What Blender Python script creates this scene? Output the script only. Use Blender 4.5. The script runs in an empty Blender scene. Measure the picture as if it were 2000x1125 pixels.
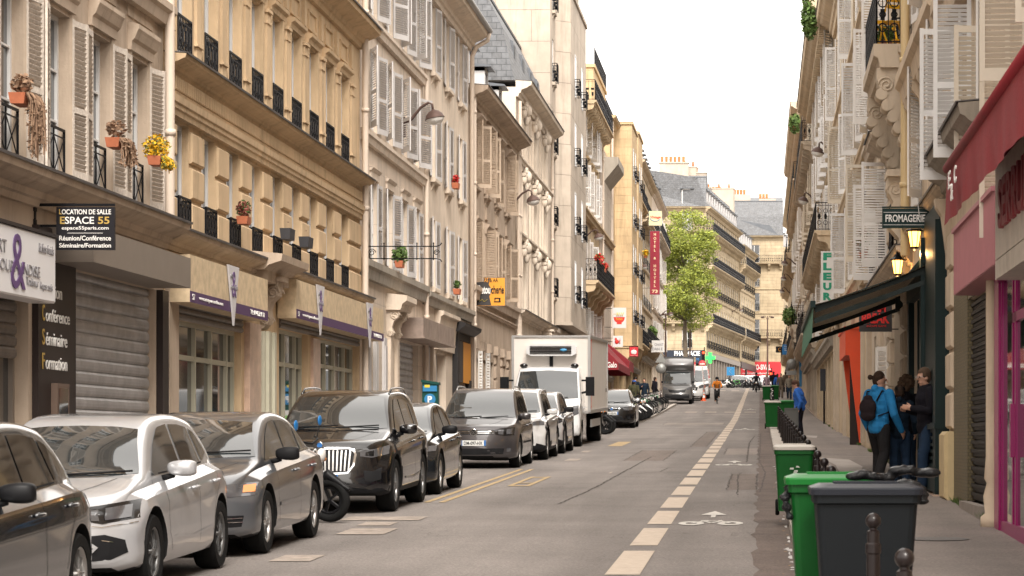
import bpy, bmesh, math, random
from math import radians, sin, cos, pi, sqrt, atan2
from mathutils import Vector, Matrix
from mathutils.bvhtree import BVHTree
random.seed(7)
SC = bpy.context.scene
COL = SC.collection
# ---------------------------------------------------------------- camera (one street view, shift lens)
cd = bpy.data.cameras.new('camera'); cam = bpy.data.objects.new('camera', cd); COL.objects.link(cam)
cam.location = (0, 0, 1.7); cam.rotation_euler = (pi/2, 0, 0)
cd.lens = 88.2; cd.sensor_width = 36; cd.shift_x = -0.2425; cd.shift_y = 0.1512
cd.clip_start = 0.3; cd.clip_end = 4000
cd.dof.use_dof = True; cd.dof.focus_distance = 46; cd.dof.aperture_fstop = 9
SC.camera = cam
# ---------------------------------------------------------------- world: thin bright overcast
W = bpy.data.worlds.new('World'); SC.world = W; W.use_nodes = True
nt = W.node_tree; nt.nodes.clear()
sky = nt.nodes.new('ShaderNodeTexSky'); sky.sky_type = 'NISHITA'; sky.sun_disc = False
SUN_EL, SUN_AZ = radians(48), radians(-14)
sky.sun_elevation = SUN_EL; sky.sun_rotation = SUN_AZ; sky.dust_density = 4; sky.air_density = 1.0
hsv = nt.nodes.new('ShaderNodeHueSaturation'); hsv.inputs['Saturation'].default_value = 0.12; hsv.inputs['Value'].default_value = 1.0
warm = nt.nodes.new('ShaderNodeMix'); warm.data_type = 'RGBA'; warm.blend_type = 'MULTIPLY'; warm.inputs[0].default_value = 1
warm.inputs[7].default_value = (1.0, 0.94, 0.872, 1)
flat = nt.nodes.new('ShaderNodeMix'); flat.data_type = 'RGBA'; flat.inputs[0].default_value = 0.6
flat.inputs[7].default_value = (7.0, 7.0, 7.0, 1)      # the even cloud layer over the whole sky
bg = nt.nodes.new('ShaderNodeBackground'); bg.inputs[1].default_value = 0.15
wo = nt.nodes.new('ShaderNodeOutputWorld')
nt.links.new(sky.outputs[0], hsv.inputs['Color']); nt.links.new(hsv.outputs[0], flat.inputs[6])
nt.links.new(flat.outputs[2], warm.inputs[6])
nt.links.new(warm.outputs[2], bg.inputs[0]); nt.links.new(bg.outputs[0], wo.inputs[0])
sd = bpy.data.lights.new('sun', 'SUN'); sd.energy = 1.5; sd.angle = radians(22); sd.color = (1.0, 0.95, 0.88)
sun = bpy.data.objects.new('sun', sd); COL.objects.link(sun)
# direction toward the sun
sv = Vector((sin(SUN_AZ)*cos(SUN_EL)*-1, -cos(SUN_AZ)*cos(SUN_EL), sin(SUN_EL)))
sun.rotation_euler = sv.to_track_quat('Z', 'Y').to_euler()
sky.sun_rotation = atan2(sv.x, sv.y)
SC.view_settings.view_transform = 'Standard'; SC.view_settings.look = 'None'; SC.view_settings.gamma = 1
SC.view_settings.exposure = 1.56
SC.cycles.max_bounces = 6; SC.cycles.diffuse_bounces = 3; SC.cycles.glossy_bounces = 3

# ---------------------------------------------------------------- street profile: height of the road at distance y
_GP = [(-60, -1.38), (0, 0), (110, 2.53), (120, 2.78), (130, 3.08), (160, 4.08), (180, 4.76), (220, 6.12), (240, 6.8), (250, 7.12), (262, 7.42), (290, 7.98), (900, 20.0)]
def pchip(P):
    xs = [p[0] for p in P]; ys = [p[1] for p in P]; n = len(P)
    h = [xs[i+1]-xs[i] for i in range(n-1)]; d = [(ys[i+1]-ys[i])/h[i] for i in range(n-1)]
    m = [0.0]*n
    if n == 2: m = [d[0], d[0]]
    else:
        for i in range(1, n-1):
            if d[i-1]*d[i] > 0:
                w1 = 2*h[i]+h[i-1]; w2 = h[i]+2*h[i-1]
                m[i] = (w1+w2)/(w1/d[i-1]+w2/d[i])
        m[0] = d[0]; m[-1] = d[-1]
    def f(x):
        if x <= xs[0]: return ys[0]+m[0]*0*(x-xs[0])
        if x >= xs[-1]: return ys[-1]
        lo, hi = 0, n-1
        while hi-lo > 1:
            k = (lo+hi)//2
            if xs[k] <= x: lo = k
            else: hi = k
        t = (x-xs[lo])/h[lo]; t2 = t*t; t3 = t2*t
        return ys[lo]*(2*t3-3*t2+1)+m[lo]*h[lo]*(t3-2*t2+t)+ys[hi]*(-2*t3+3*t2)+m[hi]*h[lo]*(t3-t2)
    return f
G = pchip(_GP)
def SW(y): return G(y)+0.12           # pavement height

# ---------------------------------------------------------------- objects
def link(o): COL.objects.link(o); return o
def tagp(o, label=None, cat=None, group=None, kind=None):
    if label: o['label'] = label
    if cat: o['category'] = cat
    if group: o['group'] = group
    if kind: o['kind'] = kind
    return o
def empty(name, loc=(0,0,0), rz=0, label=None, cat=None, group=None):
    o = link(bpy.data.objects.new(name, None)); o.location = loc; o.rotation_euler = (0,0,rz); o.empty_display_size = 0.2
    return tagp(o, label, cat, group)
def inst(name, me, parent=None, loc=(0,0,0), rot=(0,0,0), scale=None):
    o = link(bpy.data.objects.new(name, me)); o.parent = parent; o.location = loc; o.rotation_euler = rot
    if scale: o.scale = scale
    return o
def children(o): return [c for c in bpy.data.objects if c.parent == o]
def copy_tree(o, parent=None, loc=None, rz=None, label=None, group=None):
    c = o.copy(); link(c); c.parent = parent
    if loc is not None: c.location = loc
    if rz is not None: c.rotation_euler = (c.rotation_euler[0], c.rotation_euler[1], rz)
    if label: c['label'] = label
    if group: c['group'] = group
    for ch in list(o.children): copy_tree(ch, c)
    return c

class MB:
    def __init__(s): s.v = []; s.f = []; s.m = []; s.sm = []; s.cur = 0; s.smooth = False; s.T = None
    def V(s, p):
        if s.T is not None: p = s.T @ Vector(p)
        s.v.append(tuple(p)); return len(s.v)-1
    def F(s, idx): s.f.append(tuple(idx)); s.m.append(s.cur); s.sm.append(s.smooth)
    def quad(s, a, b, c, d): s.F([s.V(a), s.V(b), s.V(c), s.V(d)])
    def poly(s, pts): s.F([s.V(p) for p in pts])
    def box(s, x0, x1, y0, y1, z0, z1):
        i = [s.V(p) for p in ((x0,y0,z0),(x1,y0,z0),(x1,y1,z0),(x0,y1,z0),(x0,y0,z1),(x1,y0,z1),(x1,y1,z1),(x0,y1,z1))]
        for q in ((0,3,2,1),(4,5,6,7),(0,1,5,4),(1,2,6,5),(2,3,7,6),(3,0,4,7)): s.F([i[k] for k in q])
    def cbox(s, x0, x1, y0, y1, z0, z1, c):   # box whose outer (x1) face is chamfered by c
        i = [s.V(p) for p in ((x0,y0,z0),(x0,y1,z0),(x0,y1,z1),(x0,y0,z1),(x1-c,y0,z0),(x1-c,y1,z0),(x1-c,y1,z1),(x1-c,y0,z1),
             (x1,y0+c,z0+c),(x1,y1-c,z0+c),(x1,y1-c,z1-c),(x1,y0+c,z1-c))]
        for q in ((0,1,5,4),(1,2,6,5),(2,3,7,6),(3,0,4,7),(4,5,9,8),(5,6,10,9),(6,7,11,10),(7,4,8,11),(8,9,10,11)): s.F([i[k] for k in q])
    def obox(s, c, ax, ay, az):  # oriented box: centre and three half axis vectors
        c = Vector(c); ax = Vector(ax); ay = Vector(ay); az = Vector(az)
        i = [s.V(c+sx*ax+sy*ay+sz*az) for sz in (-1,1) for sx, sy in ((-1,-1),(1,-1),(1,1),(-1,1))]
        for q in ((0,3,2,1),(4,5,6,7),(0,1,5,4),(1,2,6,5),(2,3,7,6),(3,0,4,7)): s.F([i[k] for k in q])
    def bar(s, a, b, r, r2=None):   # square bar
        a = Vector(a); b = Vector(b); d = (b-a); L = d.length
        if L < 1e-6: return
        d /= L; up = Vector((0,0,1)) if abs(d.z) < .9 else Vector((1,0,0))
        x = d.cross(up).normalized(); y = d.cross(x); r2 = r if r2 is None else r2
        s.obox((a+b)/2, x*r, y*r2, d*L/2)
    def tube(s, pts, rad, n=8, cap=True, ell=None):
        pts = [Vector(p) for p in pts]; N = len(pts)
        if not hasattr(rad, '__len__'): rad = [rad]*N
        rings = []; px = None
        for i, p in enumerate(pts):
            d = (pts[min(i+1,N-1)]-pts[max(i-1,0)]).normalized()
            if px is None:
                up = Vector((0,0,1)) if abs(d.z) < .9 else Vector((0,1,0))
                px = d.cross(up).normalized()
            else:
                px = (px-d*px.dot(d)).normalized()
            py = d.cross(px); r = rad[i]; e = ell[i] if ell else 1
            rings.append([s.V(p+px*cos(2*pi*k/n)*r+py*sin(2*pi*k/n)*r*e) for k in range(n)])
        sm = s.smooth; s.smooth = True
        for a, b in zip(rings, rings[1:]):
            for k in range(n): s.F((a[k], a[(k+1)%n], b[(k+1)%n], b[k]))
        s.smooth = sm
        if cap: s.F(rings[0][::-1]); s.F(rings[-1])
    def lathe(s, prof, n=16, c=(0,0,0), axis='z', smooth=True, ang=(0, 2*pi)):
        c = Vector(c); full = abs(ang[1]-ang[0]-2*pi) < 1e-6; k2 = n if full else n+1
        def P(r, h, a):
            if axis == 'z': return c+Vector((r*cos(a), r*sin(a), h))
            if axis == 'x': return c+Vector((h, r*cos(a), r*sin(a)))
            return c+Vector((r*cos(a), h, r*sin(a)))
        R = [[s.V(P(r, h, ang[0]+(ang[1]-ang[0])*k/n)) for k in range(k2)] for r, h in prof]
        sm = s.smooth; s.smooth = smooth
        for a, b in zip(R, R[1:]):
            for k in range(n):
                q = (a[k], a[(k+1)%k2], b[(k+1)%k2], b[k]); s.F(q)
        s.smooth = sm
    def sphere(s, c, r, nu=12, nv=8, sc=(1,1,1)):
        c = Vector(c); sm = s.smooth; s.smooth = True
        R = []
        for j in range(nv+1):
            t = pi*j/nv
            R.append([s.V(c+Vector((r*sc[0]*sin(t)*cos(2*pi*k/nu), r*sc[1]*sin(t)*sin(2*pi*k/nu), r*sc[2]*cos(t)))) for k in range(nu)])
        for a, b in zip(R, R[1:]):
            for k in range(nu): s.F((a[k], b[k], b[(k+1)%nu], a[(k+1)%nu]))
        s.smooth = sm
    def prism(s, pts, d):  # planar outline extruded by vector d
        d = Vector(d); a = [s.V(p) for p in pts]; b = [s.V(Vector(p)+d) for p in pts]; n = len(pts)
        s.F(a[::-1]); s.F(b)
        for k in range(n): s.F((a[k], a[(k+1)%n], b[(k+1)%n], b[k]))
    def sweep(s, prof, u0, u1):  # (w,z) outline run along y
        s.prism([(w, u0, z) for w, z in prof], (0, u1-u0, 0))
    def mesh(s, name, mats, sharp=None):
        me = bpy.data.meshes.new(name)
        me.from_pydata(s.v, [], s.f)
        me.polygons.foreach_set('material_index', s.m); me.polygons.foreach_set('use_smooth', s.sm)
        for m in (mats if isinstance(mats, (list, tuple)) else [mats]): me.materials.append(m)
        me.update()
        b = bmesh.new(); b.from_mesh(me); bmesh.ops.recalc_face_normals(b, faces=b.faces); b.to_mesh(me); b.free()
        if sharp: me.set_sharp_from_angle(angle=radians(sharp))
        return me
    def build(s, name, mats, parent=None, loc=(0,0,0), rot=(0,0,0), sharp=None):
        return inst(name, s.mesh(name, mats, sharp), parent, loc, rot)

# ---------------------------------------------------------------- materials
MAT = {}
def srgb(h):
    h = h.lstrip('#'); c = [int(h[i:i+2], 16)/255 for i in (0,2,4)]
    return tuple(x/12.92 if x <= .04045 else ((x+.055)/1.055)**2.4 for x in c)
def mat(name, col, rough=.6, metal=0, bump=0, bscale=40, var=0, vscale=3, coat=0, spec=None, dirt=0, emis=None, estr=1, streak=0, joints=None, jmix=.25, jdark=.55, alpha=None):
    if name in MAT: return MAT[name]
    m = bpy.data.materials.new(name); m.use_nodes = True; N = m.node_tree.nodes; Lk = m.node_tree.links
    b = N['Principled BSDF']; b.inputs['Roughness'].default_value = rough; b.inputs['Metallic'].default_value = metal
    c = (*col, 1); b.inputs['Base Color'].default_value = c
    if coat: b.inputs['Coat Weight'].default_value = coat; b.inputs['Coat Roughness'].default_value = .04
    if spec is not None: b.inputs['Specular IOR Level'].default_value = spec
    if emis: b.inputs['Emission Color'].default_value = (*emis, 1); b.inputs['Emission Strength'].default_value = estr
    geo = None
    def pos():
        nonlocal geo
        if not geo: geo = N.new('ShaderNodeNewGeometry')
        return geo.outputs['Position']
    def noise(sc, det=4, vec=None, ro=.6):
        t = N.new('ShaderNodeTexNoise'); t.inputs['Scale'].default_value = sc; t.inputs['Detail'].default_value = det; t.inputs['Roughness'].default_value = ro
        Lk.new(vec or pos(), t.inputs['Vector']); return t.outputs['Fac']
    def ramp(src, a, b_, c0, c1):
        r = N.new('ShaderNodeMapRange'); r.inputs[1].default_value = a; r.inputs[2].default_value = b_; r.inputs[3].default_value = c0; r.inputs[4].default_value = c1
        Lk.new(src, r.inputs[0]); return r.outputs[0]
    cur = None
    def mulv(src):
        nonlocal cur
        mx = N.new('ShaderNodeMix'); mx.data_type = 'RGBA'; mx.blend_type = 'MULTIPLY'; mx.inputs[0].default_value = 1
        if cur: Lk.new(cur, mx.inputs[6])
        else: mx.inputs[6].default_value = c
        Lk.new(src, mx.inputs[7]); cur = mx.outputs[2]
    if var:
        mulv(ramp(noise(vscale, 5), .3, .7, 1-var, 1+var*.6))
    if streak:
        mp = N.new('ShaderNodeMapping'); mp.inputs['Scale'].default_value = (2.2, 2.2, .22); Lk.new(pos(), mp.inputs[0])
        mulv(ramp(noise(1.6, 6, mp.outputs[0], .65), .5, .78, 1, 1-streak))
        mulv(ramp(noise(.35, 3), .4, .75, 1, 1-streak*.5))
    if dirt:
        mx = N.new('ShaderNodeMix'); mx.data_type = 'RGBA'
        if cur: Lk.new(cur, mx.inputs[6])
        else: mx.inputs[6].default_value = c
        mx.inputs[7].default_value = tuple(min(.09,.35*q+.006) if max(col) < .1 else v_ for q, v_ in zip(col, (.12,.095,.075)))+(1,)
        Lk.new(ramp(noise(2.3, 8, None, .7), .55, .85, 0, dirt), mx.inputs[0]); cur = mx.outputs[2]
    h = None
    if joints:
        jw, jh = joints[:2]
        sx = N.new('ShaderNodeSeparateXYZ'); Lk.new(pos(), sx.inputs[0])
        ad = N.new('ShaderNodeMath'); Lk.new(sx.outputs[0], ad.inputs[0]); Lk.new(sx.outputs[1], ad.inputs[1])
        cb = N.new('ShaderNodeCombineXYZ'); Lk.new(ad.outputs[0], cb.inputs[0]); Lk.new(sx.outputs[2], cb.inputs[1])
        br = N.new('ShaderNodeTexBrick'); br.inputs['Scale'].default_value = 1
        br.inputs['Brick Width'].default_value = jw; br.inputs['Row Height'].default_value = jh
        br.inputs['Mortar Size'].default_value = joints[2] if len(joints) > 2 else .006; br.inputs['Mortar Smooth'].default_value = .2
        br.inputs['Color1'].default_value = (1,1,1,1); br.inputs['Color2'].default_value = (1-jmix*.5, 1-jmix*.55, 1-jmix*.6, 1); br.inputs['Mortar'].default_value = (jdark,)*3+(1,)
        Lk.new(cb.outputs[0], br.inputs['Vector']); mulv(br.outputs['Color']); h = br.outputs['Fac']
    if cur: Lk.new(cur, b.inputs['Base Color'])
    if bump or h:
        bp = N.new('ShaderNodeBump'); bp.inputs['Distance'].default_value = .02; bp.inputs['Strength'].default_value = bump or .2
        Lk.new(noise(bscale, 6), bp.inputs['Height'])
        if h:
            b2 = N.new('ShaderNodeBump'); b2.invert = True; b2.inputs['Distance'].default_value = .02; b2.inputs['Strength'].default_value = .7
            Lk.new(h, b2.inputs['Height']); Lk.new(bp.outputs[0], b2.inputs['Normal']); Lk.new(b2.outputs[0], b.inputs['Normal'])
        else: Lk.new(bp.outputs[0], b.inputs['Normal'])
    MAT[name] = m; return m

def stone(name, col, **k):
    d = dict(rough=.9, bump=.35, bscale=14, var=.14, vscale=1.3, streak=.36, spec=.2); d.update(k)
    return mat(name, col, **d)
ST1 = stone('grey_beige_render', (.50,.40,.31))
ST2 = stone('golden_limestone', (.61,.45,.285), joints=(1.9,.42,.004), jmix=.16, jdark=.75)
ST2b = stone('golden_limestone_plain', (.61,.45,.285))
ST3 = stone('cream_render', (.66,.555,.455), joints=(2.3,.62,.006), jdark=.8, jmix=.06)
ST3b = stone('cream_plaster', (.66,.555,.45), streak=.34)
ST4 = stone('grey_brown_stone', (.46,.365,.285))
ST5 = stone('pale_carved_stone', (.67,.575,.475))
ST6 = stone('pale_pink_stone', (.50,.425,.35), joints=(3.1,1.35,.012), jdark=.6, jmix=.1)
ST7 = stone('ochre_render', (.56,.43,.28))
ST8 = stone('sandy_stone', (.57,.42,.25), joints=(1.5,.5,.006), jdark=.75, jmix=.12)
ST9 = stone('buff_stone', (.55,.44,.31))
STR1 = stone('cream_right_stone', (.62,.50,.375)); STR2 = stone('pale_ashlar', (.55,.46,.36)); STR3 = stone('warm_right_stone', (.58,.46,.32))
STF = stone('far_buff_stone', (.50,.405,.275), joints=(2.0,.45,.02), jdark=.7)
PARTY = stone('party_wall_render', (.47,.405,.335), streak=.15)
LEDGE = stone('weathered_ledge', (.36,.30,.24))
ZINC = mat('zinc_sheet', (.14,.15,.165), .45, .5, bump=.1, bscale=3, var=.15, vscale=2)
SLATE = mat('slate', (.15,.155,.165), .6, 0, bump=.3, bscale=20, var=.3, vscale=5, joints=(.35,.22,.012), jmix=.4, jdark=.5)
IRON = mat('black_iron', (.010,.010,.012), .5, .3, bump=.1, bscale=60)
SHUT = mat('white_shutter_paint', (.66,.63,.60), .6, var=.06, vscale=4, dirt=.25)
SHUTW = mat('weathered_shutter_paint', (.60,.53,.46), .75, bump=.5, bscale=30, var=.2, vscale=18, dirt=.55)
SHUTG = mat('grey_shutter_paint', (.50,.48,.47), .6, var=.08, vscale=4)
SHUTB = mat('brown_shutter_paint', (.47,.37,.28), .65, var=.1, vscale=4)
WHITE = mat('white_paint', (.72,.70,.67), .5, var=.05)
FRAMEW = mat('window_frame_paint', (.62,.61,.60), .5)
GLASS = mat('window_glass', (.02,.023,.026), .04, 0, spec=.9, coat=.3)
GLASSC = mat('curtained_glass', (.28,.27,.25), .12, 0, spec=.8, coat=.6, var=.3, vscale=4)
PIPE = mat('cream_pipe_paint', (.60,.50,.41), .5, var=.08)
PIPEG = mat('grey_pipe', (.28,.27,.26), .5, .3)
TERRA = mat('terracotta', (.42,.13,.06), .8, var=.15, vscale=9)
CONC = stone('old_concrete', (.34,.30,.25), streak=.4)
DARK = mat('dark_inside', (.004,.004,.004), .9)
LEAD = mat('lamp_shell', (.095,.06,.05), .5, .2, var=.15)
LENS = mat('lamp_lens', (.62,.60,.57), .15, 0, spec=.6)
BLACK = mat('black_plastic', (.007,.007,.008), .45)
RUB = mat('rubber', (.008,.008,.008), .85, bump=.2, bscale=50)
CHROME = mat('chrome', (.62,.62,.62), .12, 1)
SILV = mat('alloy', (.36,.35,.34), .32, .8)
SKIN = mat('skin', (.46,.25,.17), .55)
def clear(s): return s

def text_mesh(body, size, matl, bold=.0, extrude=.004, align='CENTER', width=None, height=None, font_space=1.0):
    cu = bpy.data.curves.new('lettering', 'FONT'); cu.body = body; cu.size = size; cu.align_x = align; cu.align_y = 'CENTER'
    cu.offset = bold; cu.extrude = extrude; cu.resolution_u = 3; cu.space_character = font_space
    o = bpy.data.objects.new('lettering_tmp', cu); link(o)
    me = bpy.data.meshes.new_from_object(o.evaluated_get(bpy.context.evaluated_depsgraph_get()))
    bpy.data.objects.remove(o); bpy.data.curves.remove(cu)
    xs = [v.co.x for v in me.vertices]; ys = [v.co.y for v in me.vertices]
    if xs:
        w = max(xs)-min(xs); h = max(ys)-min(ys)
        sx = width/w if width else (height/h if height else 1); sy = height/h if height else sx
        cx = (max(xs)+min(xs))/2; cy = (max(ys)+min(ys))/2
        for v in me.vertices: v.co.x = (v.co.x-cx)*sx; v.co.y = (v.co.y-cy)*sy
    me.materials.clear(); me.materials.append(matl); me.name = 'lettering'
    return me
def lettering(body, matl, parent, loc, rot, width=None, height=None, bold=.0, name='lettering', font_space=1.0):
    return inst(name, text_mesh(body, 1, matl, bold=bold, width=width, height=height, font_space=font_space), parent, loc, rot)
FACE_CAM = (pi/2, 0, 0)          # text plane seen from -Y
FACE_PX = (pi/2, 0, pi/2)        # text plane facing +X (left facades)
FACE_MX = (pi/2, 0, -pi/2)       # text plane facing -X (right facades)
# ---------------------------------------------------------------- ground, road, pavements (all follow the street's slope)
def yrange(a, b, st):
    n = max(1, int(math.ceil((b-a)/st))); return [a+(b-a)*i/n for i in range(n+1)]
def strip(mb, x0, x1, a, b, off, st=4, gf=G, wob=None):
    ys = yrange(a, b, st); w = wob or (lambda y: 0)
    for p, q in zip(ys, ys[1:]):
        mb.quad((x0+w(p), p, gf(p)+off), (x1, p, gf(p)+off), (x1, q, gf(q)+off), (x0+w(q), q, gf(q)+off))
ASPH = mat('asphalt', (.175,.155,.143), .88, bump=.55, bscale=55, var=.2, vscale=.4, spec=.25)
def asphalt_detail(m):   # aggregate speckle, worn paths along the wheel tracks, cracks
    N = m.node_tree.nodes; L = m.node_tree.links; b = N['Principled BSDF']
    src = b.inputs['Base Color'].links[0].from_socket
    g = N.new('ShaderNodeNewGeometry')
    def nz(sc, det=3, mp=None):
        t = N.new('ShaderNodeTexNoise'); t.inputs['Scale'].default_value = sc; t.inputs['Detail'].default_value = det
        L.new(mp or g.outputs[0], t.inputs[0]); return t.outputs['Fac']
    def mr(s, a, c, d, e):
        r = N.new('ShaderNodeMapRange'); r.inputs[1].default_value = a; r.inputs[2].default_value = c; r.inputs[3].default_value = d; r.inputs[4].default_value = e; L.new(s, r.inputs[0]); return r.outputs[0]
    def mul(a, s):
        x = N.new('ShaderNodeMix'); x.data_type = 'RGBA'; x.blend_type = 'MULTIPLY'; x.inputs[0].default_value = 1; L.new(a, x.inputs[6]); L.new(s, x.inputs[7]); return x.outputs[2]
    o = mul(src, mr(nz(38, 2), .3, .7, .72, 1.24))
    mp = N.new('ShaderNodeMapping'); mp.inputs['Scale'].default_value = (1.0, .05, 1); L.new(g.outputs[0], mp.inputs[0])
    o = mul(o, mr(nz(1.3, 4, mp.outputs[0]), .35, .65, .86, 1.12))
    mp2 = N.new('ShaderNodeMapping'); mp2.inputs['Scale'].default_value = (.35, .16, 1); L.new(g.outputs[0], mp2.inputs[0])
    v = N.new('ShaderNodeTexVoronoi'); v.feature = 'DISTANCE_TO_EDGE'; v.inputs['Scale'].default_value = 1
    ad = N.new('ShaderNodeVectorMath'); t = N.new('ShaderNodeTexNoise'); t.inputs['Scale'].default_value = 2.2; t.inputs['Detail'].default_value = 6
    L.new(g.outputs[0], t.inputs[0]); sc = N.new('ShaderNodeVectorMath'); sc.operation = 'SCALE'; sc.inputs['Scale'].default_value = .35; L.new(t.outputs['Color'], sc.inputs[0])
    L.new(mp2.outputs[0], ad.inputs[0]); L.new(sc.outputs[0], ad.inputs[1]); L.new(ad.outputs[0], v.inputs['Vector'])
    ln = mr(v.outputs['Distance'], .0, .0045, .45, 1)
    gate = mr(nz(.22, 2), .5, .6, 1, 0)
    mx = N.new('ShaderNodeMix'); mx.data_type = 'RGBA'; L.new(gate, mx.inputs[0]); L.new(ln, mx.inputs[6]); mx.inputs[7].default_value = (1,1,1,1)
    o = mul(o, mx.outputs[2]); L.new(o, b.inputs['Base Color'])
asphalt_detail(ASPH)
ASPHD = mat('gutter_asphalt', (.115,.089,.077), .8, bump=.4, bscale=50, var=.22, vscale=1.2)
asphalt_detail(ASPHD)
WALK = mat('pavement_asphalt', (.195,.162,.143), .85, bump=.35, bscale=60, var=.18, vscale=.9)
asphalt_detail(WALK)
KERB = mat('granite_kerb', (.40,.36,.32), .8, bump=.4, bscale=40, var=.2, vscale=8)
CRES = mat('road_paint_buff', (.42,.345,.275), .8, bump=.3, bscale=50, var=.14, vscale=9, dirt=.5)
PAINT = mat('road_paint_white', (.50,.47,.43), .75, bump=.3, bscale=50, var=.25, vscale=12, dirt=.5)
PAINTY = mat('road_paint_yellow', (.33,.235,.12), .8, bump=.3, bscale=50, var=.25, vscale=8, dirt=.8)
WORN = mat('worn_road_paint', (.27,.225,.19), .85, bump=.4, bscale=50, var=.35, vscale=6, dirt=.9)
GRND = mat('far_ground', (.16,.14,.12), .9, var=.2, vscale=.1)
mb = MB()
ys = [-60+8*i for i in range(120)]
for xa, xb in ((-500,-60),(-60,-12),(-12,4),(4,60),(60,500)):
    for p, q in zip(ys, ys[1:]): mb.quad((xa,p,G(p)-.05),(xb,p,G(p)-.05),(xb,q,G(q)-.05),(xa,q,G(q)-.05))
tagp(mb.build('ground', GRND), kind='structure')
mb = MB(); strip(mb, -7.0, .0, -20, 258, 0, 3); strip(mb, -30, 30, 258, 520, 0, 6)
tagp(mb.build('road', ASPH), kind='structure')
wb = lambda y: .03*sin(y*1.7)+.025*sin(y*4.1+1)
mb = MB(); strip(mb, -.06, .36, -20, 258, .004, .6, wob=wb)
tagp(mb.build('gutter', ASPHD), kind='structure')
# pavements and kerbs
mb = MB(); strip(mb, .62, 2.85, -20, 252, .12, 3)
tagp(mb.build('pavement', WALK), kind='structure')
mb = MB(); strip(mb, -9.6, -7.18, -20, 232, .12, 3)
strip(mb, -7.18, -5.55, 103.5, 160, .12, 3)
tagp(mb.build('pavement', WALK), kind='structure')
def kerb(x0, x1, a, b, L=1.0, name='kerb', h=.125):
    mb = MB(); y = a
    while y < b:
        l = min(L*random.uniform(.85,1.15), b-y)
        if l < .1: break
        j = random.uniform(-.006,.006); p, q = y+.008, y+l-.008
        s = (G(q)-G(p))
        pr = [(x0+j, -.1), (x0+j, h-.02), (x0+.02+j, h+j*.4), (x1, h+j*.4), (x1, -.1)]
        A = [mb.V((x, p, G(p)+z)) for x, z in pr]; B = [mb.V((x, q, G(q)+z)) for x, z in pr]
        for k in range(4): mb.F((A[k], A[k+1], B[k+1], B[k]))
        mb.F(A[::-1]); mb.F(B); y += l
    return tagp(mb.build(name, KERB), kind='structure')
kerb(.35, .62, 5, 252); kerb(-7.0, -7.18, 5, 232)
kerb(-5.35, -5.56, 103.5, 160)
mb = MB(); mb.box(-7.0,-5.35,103.3,103.5,G(103)-.1,G(103)+.125); tagp(mb.build('kerb', KERB), kind='structure')
# lane markings
mb = MB(); y = 6.0+.1
starts = []; y = 22.5-4.12*4
while y < 250: starts.append(y); y += 4.12
for s in starts:
    wd = .155+random.uniform(-.008,.008); strip(mb, -1.24-wd, -1.24+wd, s, s+3.25, .006, 1.1)
tagp(mb.build('road_marking', CRES), kind='structure')
def bike_symbol(cx, y0):
    mb = MB()
    def g(x, y): return (x, y, G(y)+.008)
    def ring(x, yy, r, ry):
        for k in range(20):
            a0, a1 = 2*pi*k/20, 2*pi*(k+1)/20
            mb.quad(g(x+r*cos(a0), yy+ry*sin(a0)), g(x+r*cos(a1), yy+ry*sin(a1)), g(x+r*.45*cos(a1), yy+ry*.5*sin(a1)), g(x+r*.45*cos(a0), yy+ry*.5*sin(a0)))
    ring(cx-.24, y0+.3, .16, .42); ring(cx+.24, y0+.3, .16, .42)
    def ln(x0, a, x1, b, w=.025):
        d = Vector((x1-x0, (b-a))); n = Vector((-d.y, d.x)).normalized()*w; n.y *= 2
        mb.quad(g(x0-n.x, a-n.y), g(x1-n.x, b-n.y), g(x1+n.x, b+n.y), g(x0+n.x, a+n.y))
    ln(cx-.24,y0+.3,cx-.1,y0+.8); ln(cx-.1,y0+.8,cx+.12,y0+.8); ln(cx+.12,y0+.8,cx+.24,y0+.3); ln(cx-.1,y0+.8,cx,y0+.35); ln(cx,y0+.35,cx+.12,y0+.8); ln(cx+.12,y0+.8,cx+.1,y0+1.0); ln(cx-.14,y0+.92,cx-.04,y0+.92)
    mb.quad(g(cx-.03,y0+1.7), g(cx+.03,y0+1.7), g(cx+.03,y0+2.4), g(cx-.03,y0+2.4))
    mb.poly([g(cx-.17,y0+2.3), g(cx+.17,y0+2.3), g(cx,y0+3.3)])
    return tagp(mb.build('bicycle_marking', PAINT), kind='structure')
bike_symbol(-.61, 30.6); bike_symbol(-.57, 53.5); bike_symbol(-.6, 96); bike_symbol(-.6, 146)
mb = MB()
for dx in (0, .22): strip(mb, -4.86+dx-.045, -4.86+dx+.045, 36.5, 51.0, .006, 1.2)
for a, b in ((42.4,46.8),): 
    strip(mb, -4.28, -4.20, a, b, .008, 1.1); strip(mb, -3.98, -3.90, a, b, .008, 1.1); strip(mb, -4.20, -3.98, a+1.2, a+1.45, .008); strip(mb, -4.20, -3.98, a, a+.3, .008); strip(mb, -4.20, -3.98, b-.5, b-.2, .008)
strip(mb, -4.3, -3.9, 70.5, 76, .006); 
tagp(mb.build('road_marking', PAINTY), kind='structure')
mb = MB()
for a, x0, x1, l in ((24.2,-4.75,-4.35,.9),(28.6,-4.85,-4.3,1.2),(30.4,-4.9,-4.5,.8),(31.6,-5.3,-4.3,.9),(48.5,-2.95,-2.9,1),(56.8,-4.45,-4.15,1.6),(64,-4.6,-4.4,1.6)):
    strip(mb, x0, x1, a, a+l, .007, 1.2)
for i in range(5): strip(mb, -4.2+i*1.1, -3.55+i*1.1, 139, 141.5, .006, 1); 
for i in range(4): strip(mb, -3.9+i*1.25, -3.2+i*1.25, 228, 234, .006, 1)
strip(mb, -3.0, -.4, 134, 134.5, .006, 1)
tagp(mb.build('road_marking', WORN), kind='structure')
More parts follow.
